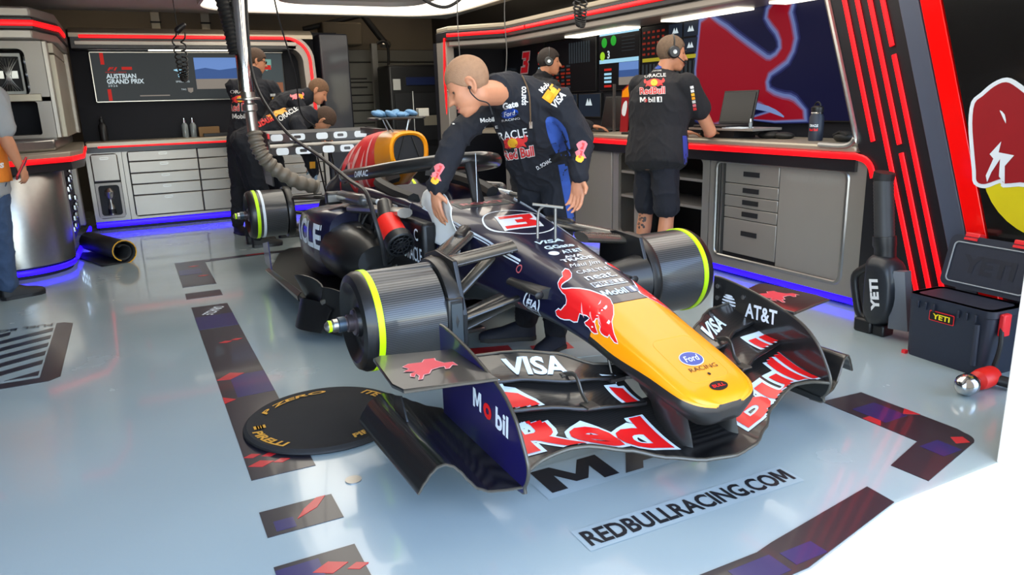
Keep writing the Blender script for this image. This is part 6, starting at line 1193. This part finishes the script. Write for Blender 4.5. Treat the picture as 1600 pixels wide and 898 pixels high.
B().tube([M @ (V(q) * .95) for q in smooth_path([(-.088, .0, -.018), (-.10, .01, -.035), (-.085, .0, -.08), (-.07, -.03, -.12), (-.06, -.02, -.17)], 5)], .003, 6).build('earphone_lead', PLAS, t); B().ell(M @ (V((-.088, .002, -.016)) * .97), (.008,) * 3).build('earphone', RUB, t)
LAN = mat('lanyard', (120, 96, 70), .6); b = B()
LP = smooth_path([(.07, .42, 1.40), (.045, .30, 1.345), (.03, .22, 1.28), (.0, .15, 1.20), (-.015, .12, 1.14)], 6); lp = []
for q in LP:
    h = bv.ray_cast(q - O - V((.45, .89, -.03)) * .4, V((.45, .89, -.03)).normalized())
    if h[0] is not None and (not lp or (h[0] - lp[-1]).length < .12): lp.append(h[0] - V((.45, .89, -.03)) * .006)
b.tube(lp, .006, 6, True, 0, .4); b.build('lanyard', LAN, t); B().box(lp[-1], (.016, .008, .03)).build('lanyard_clip', CHROME, t)
tc = thing('wiping_cloth', 'large white cloth held by the mechanic against the car side', 'cloth', (-.305, .56, .745))
def cl(u, w):
    a = u - .5; return (.006 - .009 * math.sin(a * 9 + w * 2) - .008 * math.sin(w * 6) - .03 * max(0, w - .45), .54 * a * (1 - .25 * (1 - w)) + .008 * math.sin(w * 7), .095 - .045 * (2 * a) ** 2 * (1 - w) - .25 * w + .03 * a)
b = B(); b.grid(cl, 22, 22); o = b.build('cloth', CLOTH, tc, angle=80); md = o.modifiers.new('thickness', 'SOLIDIFY'); md.thickness = .004

# ---------------- headphones
def headphones(M, t, sc=.95, mic=True):
    b = B(); b.tube([M @ (V((.084 * math.cos(a), -.015, .02 + .108 * math.sin(a))) * sc) for a in [math.radians(k) for k in range(-5, 186, 12)]], .009, 8, True, 0, .5); b.build('headband', PLAS, t)
    for s in (-1, 1):
        b = B(); b.lathe([(.030, -.012), (.040, -.006), (.042, .012), (.034, .024), (.001, .026)], M @ (V((s * .082, -.012, -.002)) * sc), M.to_3x3() @ V((s, 0, 0)), 20); b.build('ear_cup', PLAS, t)
        B().lathe([(.014, .0), (.014, .004), (.001, .005)], M @ (V((s * .109, -.012, -.002)) * sc), M.to_3x3() @ V((s, 0, 0)), 14).build('cup_badge', STEEL, t)
    if mic: B().tube([M @ (V(q) * sc) for q in ((.095, .0, -.02), (.085, .06, -.055), (.03, .105, -.065))], .004, 6).build('microphone_boom', PLAS, t)
# ---------------- man in black shirt and shorts at the worktop
J = dict(pelvis=(1.66, 1.41, .85), shL=(1.73, 1.70, 1.32), shR=(1.75, 1.21, 1.315), neck=(1.755, 1.475, 1.395), head=(1.80, 1.435, 1.525), fwd=(.90, -.36, -.12), up=(.14, 0, 1), plat=(-.03, 1, 0),
         elL=(1.84, 1.80, 1.09), wrL=(2.06, 1.62, .985), elR=(2.0, 1.25, 1.0), wrR=(2.09, 1.37, .99), hipL=(1.665, 1.50, .78), hipR=(1.665, 1.32, .78), knL=(1.68, 1.535, .44), knR=(1.68, 1.30, .44), anL=(1.64, 1.55, .09), anR=(1.64, 1.29, .09), toeL=(1.83, 1.57, 0), toeR=(1.83, 1.27, 0))
t, K, M, suit, sh, O = person('man in black shirt and shorts with headphones, seen from behind at the worktop', J, hair=(-.001, .0085, .50, -.80, -.12), hair_m=HAIRG, sleeves='short', top_m=SHIRT, leg_m=SHORTS, shorts=True, overall=False, vox=.0062, bulk=1.36, cut=.50, hem=.0, shl=.80, hands={'L': ((.9, -.4, -.1), (0, 0, -1), (.3, .9, 0), .3), 'R': ((.9, .3, -.1), (0, 0, -1), (0, 1, 0), .3)})
headphones(M, t)
bv = bvh_of(suit); CX = dict(w=(.1, .22, .969), d=(.62, .785, .0)); L = lambda *a, **k: logo(t, O, bv, *a, **k); UX = (.893, -.45, 0)
L('lettering', text2d('ORACLE', .149, .024, .01), OW, (1.6, 1.36, 1.383), UX, **CX); bb, sn = bulls(.145); L('bull_emblem', xf(bb, 0, 0, 1, 1.05), RF, (1.6, 1.365, 1.332), UX, **CX); L('sun_disc', sn, YF, (1.6, 1.365, 1.332), UX, eps=.006, **CX)
L('lettering_outline', text2d('RedBull', .17, .046, .03, 0, .04), OW, (1.6, 1.384, 1.283), UX, **CX); L('lettering', text2d('RedBull', .17, .046, .02), RF, (1.6, 1.384, 1.283), UX, eps=.006, **CX)
L('lettering', xf(text2d('M bil', .105, .036, .02), -.022, 0), OW, (1.6, 1.397, 1.225), UX, **CX); L('lettering', xf(text2d('o', .02, .024, .03), -.034, -.005), RF, (1.6, 1.397, 1.225), UX, **CX); L('number_box', xf(rect2d(.034, .036), .058, 0), OW, (1.6, 1.397, 1.225), UX, **CX); L('number_lettering', xf(text2d('1', .010, .03, .02), .062, 0), BLKP, (1.6, 1.397, 1.225), UX, eps=.006, **CX)
L('oval_badge', ellipse2d(.026, .012), FORDB, (1.6, 1.328, 1.437), UX, **CX); L('lettering', text2d('CASTORE', .07, .010), OW, (1.6, 1.345, 1.414), UX, **CX)
L('blue_side_panel', rect2d(.24, .03), mat('blue_knit', (50, 62, 150), .85), (1.6, 1.025, .883), (-.09, -.23, -.969), (.895, -.445, .022), (.643, .762, -.074))
for k, m_ in enumerate((OW, OW, YF, OR_, OW, PKF, RF)): L('sleeve_lettering', rect2d(.018, .022), m_, (1.6, .985 - .006 * k, 1.295 - .023 * k), (.04, -.29, -.956), (.899, -.407, .162), (.649, .761, -.002))
TAT = mat('tattoo_ink', (70, 62, 60), .6); lb = bvh_of([c for c in t.children if c.name.startswith('body')][0]); random.seed(11)
for k in range(26):
    pts = [(.012 * random.uniform(.4, 1.2) * math.cos(a), .012 * random.uniform(.4, 1.2) * math.sin(a)) for a in [2 * PI * j / 7 for j in range(7)]]
    logo(t, O, lb, 'tattoo', poly2d([pts], 2), TAT, (1.6 - .02 + random.uniform(-.045, .045), 1.47 + random.uniform(-.02, .02), .44 + random.uniform(-.10, .06)), UX, (.1, .22, .969), (.62, .785, -.16), eps=.002, step=0)
for k in range(7): logo(t, O, lb, 'tattoo', poly2d([[(-.012, -.003), (.012, -.002), (.010, .004), (-.006, .003)]], 2), TAT, (1.6, .975 - .012 * k, 1.07 - .012 * k), (.6, -.3, -.7), (.6, .3, .7), (.64, .76, -.08), eps=.002, step=0)
# ---------------- man with headphones farther along the worktop
J = dict(pelvis=(1.66, 3.42, .86), shL=(1.78, 3.58, 1.36), shR=(1.86, 3.16, 1.35), neck=(1.86, 3.36, 1.42), head=(1.915, 3.30, 1.575), fwd=(.90, -.43, -.10), up=(.12, -.05, 1), plat=(.1, 1, 0), elL=(1.95, 3.60, 1.10), wrL=(2.14, 3.42, 1.0), elR=(1.97, 3.02, 1.06), wrR=(2.10, 2.90, 1.005), hipL=(1.66, 3.52, .80), hipR=(1.68, 3.33, .80), knL=(1.70, 3.55, .44), knR=(1.72, 3.30, .44), anL=(1.64, 3.55, .09), anR=(1.66, 3.3, .09), toeL=(1.84, 3.52, 0), toeR=(1.86, 3.25, 0))
t, K, M, suit, _, O = person('dark haired man with headphones farther along the side worktop, hand on a mouse', J, hair=(-.001, .012, .50, -.70, -.10), hair_m=HAIRD, vox=.0075, hands={'R': ((.85, -.5, -.12), (0, 0, -1), (-.2, .9, 0), .35), 'L': ((.9, -.3, -.1), (0, 0, -1), (.3, .9, 0), .3)}, top_m=SHIRT, leg_m=SHORTS)
headphones(M, t, mic=False)
# ---------------- man standing at the tail of the car
J = dict(pelvis=(-0.520, 5.270, 0.900), shL=(-0.570, 5.340, 1.460), shR=(-0.205, 5.220, 1.440), neck=(-0.375, 5.290, 1.530), head=(-0.315, 5.340, 1.705), fwd=(.80, .05, -.22), up=(.22, 0, .97), plat=(-.95, .3, 0), elL=(-0.470, 5.470, 1.180), wrL=(-0.250, 5.270, 1.060), elR=(-0.110, 5.240, 1.180), wrR=(-0.020, 5.300, 0.980), hipL=(-0.610, 5.300, 0.820), hipR=(-0.470, 5.220, 0.820), knL=(-0.630, 5.320, 0.470), knR=(-0.470, 5.200, 0.470), anL=(-0.690, 5.220, 0.090), anR=(-0.550, 5.220, 0.090), toeL=(-0.630, 5.020, 0.000), toeR=(-0.370, 5.140, 0.000))
t, K, M, suit, _, O = person('brown haired man in glasses standing upright behind the rear wheel hub', J, hair=(-.001, .014, .46, -.62, -.10), hair_m=HAIRB, skin=SKIN, vox=.0075, hands={'L': ((.7, -.6, -.5), (0, 0, -1), (0, 1, 0), .5), 'R': ((.2, -.6, -.7), (-.9, 0, 0), (0, 1, 0), .5)})
bv = bvh_of(suit); CX = dict(w=(.09, .23, .969), d=(.13, .99, .03)); L = lambda *a, **k: logo(t, O, bv, *a, **k)
L('lettering', text2d('ORACLE', .23, .034, .01), OW, (-.535, 5, 1.40), UX, **CX); bb, sn = bulls(.19); L('bull_emblem', xf(bb, 0, 0, 1, 1.1), RF, (-.56, 5, 1.325), UX, **CX); L('sun_disc', sn, YF, (-.56, 5, 1.325), UX, eps=.006, **CX); L('lettering_outline', text2d('Red Bull', .22, .075, .03, 0, .03), OW, (-.565, 5, 1.25), UX, **CX); L('lettering', text2d('Red Bull', .22, .075, .02), RF, (-.565, 5, 1.25), UX, eps=.006, **CX); L('lettering', text2d('Mobil 1', .17, .05, .02), OW, (-.57, 5, 1.165), UX, **CX)
for k, m_ in enumerate((OW, YF, OR_, OW)): L('sleeve_lettering', rect2d(.05, .028), m_, (-.24 + .012 * k, 5, 1.36 - .035 * k), UX, **CX)
b = B(); b.tube([M @ (V(q) * .95) for q in ((-.078, .0, .012), (-.068, .07, .012), (-.05, .092, .008))], .003, 5); b.tube([M @ (V(q) * .95) for q in ((.078, .0, .012), (.068, .07, .012), (.05, .092, .008))], .003, 5); b.build('glasses_frame', PLAS, t)
for s in (-1, 1): B().ell(M @ (V((s * .033, .096, .004)) * .95), (.024, .006, .017), M.to_3x3(), 14, 8).build('glasses_lens', mat('dark_lens', (30, 24, 22), .1, 0, .5), t)
# ---------------- two men bent over the tail
J = dict(pelvis=(-0.395, 4.790, 0.930), shL=(-0.155, 4.940, 1.300), shR=(-0.135, 4.560, 1.290), neck=(0.005, 4.730, 1.330), head=(0.130, 4.700, 1.385), fwd=(.72, -.28, -.62), up=(.62, -.10, .78), plat=(-.1, 1, 0), elL=(-0.015, 5.000, 1.080), wrL=(0.125, 4.820, 0.980), elR=(0.015, 4.500, 1.060), wrR=(0.145, 4.500, 0.960), hipL=(-0.415, 4.880, 0.860), hipR=(-0.375, 4.700, 0.860), knL=(-0.335, 4.900, 0.470), knR=(-0.295, 4.680, 0.470), anL=(-0.355, 4.900, 0.090), anR=(-0.335, 4.680, 0.090), toeL=(-0.135, 4.900, 0.000), toeR=(-0.115, 4.660, 0.000))
t, K, M, suit, _, O = person('short haired man bending behind the rear wing, face turned down', J, hair=(-.001, .009, .50, -.72, -.05), hair_m=HAIRC if False else mat('light_brown_hair', (108, 78, 54), .8, 0, 0, .35, 60, .5, 160), vox=.0075, hands={'L': ((.5, -.5, -.7), (-.5, 0, -.5), (0, 1, 0), .5), 'R': ((.4, .2, -.8), (-.6, 0, -.5), (0, 1, 0), .5)})
bv = bvh_of(suit); L = lambda *a, **k: logo(t, O, bv, *a, **k)
L('shoulder_emblem', xf(bulls(.14)[0], 0, 0, 1, 1.3), PKF, (-.11, 4.5, 1.345), (.89, -.38, .25), (-.12, .33, .94), (.19, .98, -.1)); L('shoulder_emblem', xf(bulls(.1)[1], 0, 0, 1.5), YF, (-.08, 4.5, 1.35), (.89, -.38, .25), (-.12, .33, .94), (.19, .98, -.1), eps=.006)
J = dict(pelvis=(-.62, 4.42, .94), shL=(-.17, 4.50, 1.16), shR=(-.22, 4.12, 1.10), neck=(-.06, 4.30, 1.16), head=(.06, 4.28, 1.125), fwd=(.35, .10, -.93), up=(.90, -.25, .30), plat=(-.1, 1, 0), elL=(-.10, 4.58, .90), wrL=(-.10, 4.36, .80), elR=(-.17, 4.02, .86), wrR=(-.13, 4.0, .66), hipL=(-.64, 4.51, .86), hipR=(-.62, 4.32, .86), knL=(-.58, 4.52, .47), knR=(-.56, 4.3, .47), anL=(-.66, 4.52, .09), anR=(-.64, 4.3, .09), toeL=(-.44, 4.52, 0), toeR=(-.42, 4.28, 0))
t, K, M, suit, _, O = person('man bent double behind the rear wing, top of his brown hair showing', J, hair=(-.001, .013, .48, -.72, -.10), hair_m=HAIRB, vox=.0075, hands={'L': ((.1, -.3, -.9), (-.8, 0, -.2), (0, -1, 0), .5), 'R': ((.1, .05, -1), (-.9, 0, 0), (0, 1, 0), .45)})
bv = bvh_of(suit); L = lambda *a, **k: logo(t, O, bv, *a, **k)
L('lettering', text2d('RedBull', .24, .085, .03), RF, (-.52, 4.2, 1.13), (.85, -.33, .40), (-.3, .38, .87), (.14, .98, -.12)); L('bull_emblem', xf(bulls(.2)[0], 0, 0, 1, 1.2), OR_, (-.36, 4.2, 1.21), (.85, -.33, .40), (-.3, .38, .87), (.15, .98, -.12)); L('lettering', text2d('ORACLE', .2, .05, .02), OW, (-.27, 4.2, 1.19), (.78, -.3, .55), (-.42, .42, .80), (.186, .98, -.1))
for s in (0, 1):
    w0 = (K['wrR'], K['wrL'])[s]; b = B(); hand(b, w0, ((.1, .05, -1), (.1, -.3, -.9))[s], ((-.9, 0, 0), (-.8, 0, -.2))[s], ((0, 1, 0), (0, -1, 0))[s], .45, 1.08); b.cap(w0 + V((0, 0, .04)), w0, .040, .036, 12); flesh(b, 'glove', GLOVE, t, .006, 3)
logo(t, O, bv, 'cuff_emblem', rect2d(.05, .06), OR_, (-.15, 3.95, .74), UX, (.1, .2, .97), (.2, .98, -.05))
# ---------------- visitor at the edge holding a tablet
J = dict(pelvis=(-2.50, 3.22, .86), shL=(-2.66, 3.25, 1.36), shR=(-2.30, 3.12, 1.36), neck=(-2.48, 3.2, 1.42), head=(-2.46, 3.25, 1.56), fwd=(.35, .9, -.15), up=(0, .1, 1), plat=(-.95, .3, 0), elL=(-2.72, 3.3, 1.10), wrL=(-2.50, 3.40, 1.0), elR=(-2.285, 3.08, 1.12), wrR=(-2.245, 3.16, .93), hipL=(-2.58, 3.26, .80), hipR=(-2.42, 3.2, .80), knL=(-2.60, 3.3, .45), knR=(-2.44, 3.25, .45), anL=(-2.62, 3.3, .09), anR=(-2.46, 3.3, .09), toeL=(-2.50, 3.5, 0), toeR=(-2.255, 3.385, 0))
t, K, M, suit, jn, O = person('visitor in jeans and an orange vest at the edge of view holding a red tablet', J, hair=(-.001, .012, .48, -.7, -.1), hair_m=HAIRD, sleeves='short', top_m=mat('grey_tee', (150, 150, 150), .9), leg_m=JEAN, overall=False, vox=.0075, hands={'R': ((.25, .25, -.92), (-.7, .3, .3), (.2, .9, .2), .6), 'L': ((.5, .5, -.3), (.3, 0, -.9), (0, 1, 0), .5)}, skin=SKIN)
b = B(); P = V(J['pelvis']) - O; Cc = (K['shL'] + K['shR']) / 2; lt = (K['shL'] - K['shR']).normalized()
torso(b, [(P + V((0, 0, -.04)), lt, .185, .135), (P + V((0, 0, .12)), lt, .18, .13), (P.lerp(Cc, .7), lt, .20, .145), (P.lerp(Cc, .98), lt, .185, .125), (P.lerp(Cc, 1.1), lt, .11, .09)], .018); vs = flesh(b, 'safety_vest', mat('orange_vest', (214, 120, 30), .8, 0, 0, .2, 14), t, .010, 3)
bv = bvh_of(vs); b = None
logo(t, O, bv, 'red_border', rect2d(.03, .30), mat('red_trim', (200, 40, 44), .7), (-2.33, 3.0, 1.10), UX, (.1, .2, .97), (-.1, .99, .0))
logo(t, O, bv, 'lettering', text2d('ns', .06, .035, .03), OW, (-2.335, 3.0, .93), UX, (.1, .2, .97), (-.1, .99, .0))
tb = thing('red_tablet', 'red cased tablet held in the hand of the visitor in jeans', 'tablet', (-2.235, 3.17, .90)); r = Matrix.Rotation(.5, 3, 'Y') @ Matrix.Rotation(-.4, 3, 'X')
B().box((0, 0, 0), (.012, .09, .15), r).build('case', mat('red_case', (200, 40, 44), .5), tb, bevel=.004); B().box(r @ V((.007, 0, 0)), (.003, .078, .135), r).build('screen', PLAS, tb)
# ================================================================ cooler, leaf blower, polisher by the striped panel
t = thing('cool_box', 'navy cool box with open lid and red latches lettered YETI', 'cool box', (1.745, -.775, 0), -PI / 2 - .06)
CB = lambda: B()
# local: x along the front (to -Y of the world is +x), front faces local -y
b = B(); b.loft([[(a * k, c * k, z) for a, c in rrect(-.205, -.115, .205, .115, .035, 5)] for z, k in ((0, .93), (.02, .96), (.27, 1.0), (.275, 1.03), (.305, 1.03))], True); b.build('tub', COOLM, t, angle=40)
b = B(); b.loft([[(a, c, .3055) for a, c in rrect(-.205, -.115, .205, .115, .035, 5)], [(a, c, .3055) for a, c in rrect(-.18, -.09, .18, .09, .03, 5)], [(a, c, .302) for a, c in rrect(-.17, -.08, .17, .08, .03, 5)]], True); b.build('rim', COOLM, t, angle=40)
lr = Matrix.Rotation(math.radians(-14), 3, 'X'); hinge = V((0, .10, .31))
def lidp(x, z, y): return hinge + lr @ V((x, y, z))
b = B(); b.loft([[lidp(a, .135 + c, y) for a, c in rrect(-.215 * k, -.125 * k, .215 * k, .125 * k, .035, 5)] for y, k in ((0, 1.0), (.045, 1.0), (.055, .93))]); b.build('lid', COOLM, t, angle=40)
b = B(); b.tube([lidp(a, .13 + c, -.004) for a, c in rrect(-.185, -.095, .185, .095, .02, 5)], .0035, 6, False, 0, 1, None, True); b.build('gasket', mat('pale_gasket', (150, 156, 160), .6), t)
decal('embossed_lettering', text2d('YETI', .25, .085, .04), mat('deep_navy_plastic', (24, 29, 42), .6), t, lidp(.0, .13, -.002), (1, 0, 0), lr @ V((0, 0, 1)))
REDL = mat('red_latch', (226, 36, 44), .45)
for x in (-.115, .115): o = B().box(lidp(x, .265, .02), (.07, .045, .022), lr).build('latch', REDL, t, bevel=.005); B().box(lidp(x, .245, -.004), (.06, .012, .012), lr).build('latch_hook', REDL, o)
for x in (-.10, .10):
    for dx in (-.04, .0, .04): B().box((x + dx, -.123, .262), (.010, .010, .035)).build('latch_slot', COOLM, t, bevel=.002)
decal('badge_border', poly2d([rrect(-.062, -.024, .062, .024, .006, 3)]), REDL, t, (-.02, -.1195, .225), (1, 0, 0), (0, 0, 1)); decal('badge', poly2d([rrect(-.058, -.020, .058, .020, .005, 3)]), BLKP, t, (-.02, -.121, .225), (1, 0, 0), (0, 0, 1)); decal('lettering', text2d('YETI', .085, .025, .03), mat('yellow_badge_print', (240, 220, 30), .5), t, (-.02, -.1225, .225), (1, 0, 0), (0, 0, 1))
B().box((.222, -.05, .245), (.025, .05, .10)).build('handle_bracket', REDL, t, bevel=.006); B().tube(smooth_path([(.215, -.06, .26), (.235, -.08, .16), (.225, -.09, .06)]), .010, 8).build('rope_handle', RUB, t); B().box((-.195, -.11, .008), (.02, .02, .016)).build('foot_pad', REDL, t); B().tube([(.15, -.115, .05), (.15, -.121, .24)], .012, 8).build('corner_rib', COOLM, t)
# leaf blower leaning against the cabinet
t = thing('leaf_blower', 'black handheld leaf blower standing upright by the striped panel, lettered YETI', 'leaf blower', (1.80, -.30, 0))
def lp(y, z, x=0.0): return V((x, y + .30, z))
b = B(); b.tube([lp(-.225, .835, .05), lp(-.22, .80, .05)], [.052, .052], 20); b.tube([lp(-.22, .80, .05), lp(-.235, .70, .045)], [.046, .046], 20); b.build('nozzle_ring', RUB, t)
P = [lp(-.222 - .06 * q, .79 - .29 * q, .05 - .03 * q) for q in [i / 34 for i in range(35)]]; b = B(); b.tube(P, [.047 + (.0025 if i % 2 else 0) for i in range(35)], 20); b.build('ribbed_tube', mat('ribbed_tube', (46, 47, 48), .5), t)
b = B(); b.tube([lp(-.28, .515, .02), lp(-.285, .47, .02), lp(-.29, .455, .02), lp(-.295, .40, .02)], [.056, .057, .052, .052], 20); b.build('tube_clamp', PLAS, t)
BODY = [(-.25, .415), (-.345, .415), (-.395, .36), (-.415, .22), (-.40, .12), (-.36, .07), (-.29, .05), (-.25, .10), (-.24, .22), (-.24, .34)]
b = B(); o2 = [(p.x, p.y) for p in smooth_path([(a, c, 0) for a, c in BODY], 3, True)]; cx_ = -.325; cz_ = .23
b.loft([[lp(cx_ + (y - cx_) * k, cz_ + (z - cz_) * k, x) for y, z in o2] for x, k in ((-.075, .72), (-.06, .92), (-.02, 1.0), (.04, 1.0), (.07, .9))]); bd = b.build('motor_housing', mat('blower_black', (30, 33, 38), .42, 0, .1, .08, 20), t, angle=50)
b = B(); b.tube([lp(y, z, -.01) for y, z in [(p.x, p.y) for p in smooth_path([(-.26, .37, 0), (-.20, .33, 0), (-.15, .28, 0), (-.165, .18, 0), (-.195, .09, 0), (-.24, .06, 0)], 4)]], .022, 12, True, 0, .8); b.build('grip_handle', PLAS, t); b = B(); b.box(lp(-.215, .22, -.01), (.03, .018, .06)); b.build('trigger', PLAS, t)
b = B(); b.b2(lp(-.195, .0, -.05), lp(-.30, .075, .05)); b.build('battery', PLAS, t, bevel=.012); b = B(); b.b2(lp(-.30, .0, -.04), lp(-.37, .06, .045)); b.build('base_foot', PLAS, t, bevel=.01)
b = B(); b.grid(lambda u, w: lp(-.395 - .04 * w - .05 * u * w, .36 - .30 * u, -.045 + .03 * w), 10, 4, 0, (.05, 0, 0)); b.build('intake_guard', mat('grey_guard', (92, 94, 98), .45), t)
for z in (.31, .23): B().lathe([(.009, 0), (.009, .005), (.001, .006)], lp(-.372, z, -.058), (-1, -.3, 0), 12).build('screw', CHROME, t)
decal('lettering', text2d('YETI', .165, .05, .05), OW, t, lp(-.325, .225, -.0775), (0, .18, .98), (0, .98, -.18), bvh_of(bd), (1, 0, 0), .002, .02, .2)
# polisher beside the cool box, partly behind the jamb
t = thing('impact_tool', 'red hand tool with a bright steel head lying beside the cool box', 'tool', (1.46, -1.02, 0), .3)
B().lathe([(.012, -.07), (.030, -.06), (.046, -.03), (.046, 0), (.036, .02), (.022, .035), (.020, .06)], (-.06, 0, .048), (1, -.25, .0), 28).build('steel_head', CHROME, t); B().lathe([(.022, .05), (.040, .065), (.045, .10), (.042, .17), (.03, .19)], (-.06, 0, .048), (1, -.25, 0), 24).build('red_body', MATS['red_plastic'], t); B().cap((.08, -.04, .045), (.10, -.14, .03), .022, .024, 12).build('handle', PLAS, t)
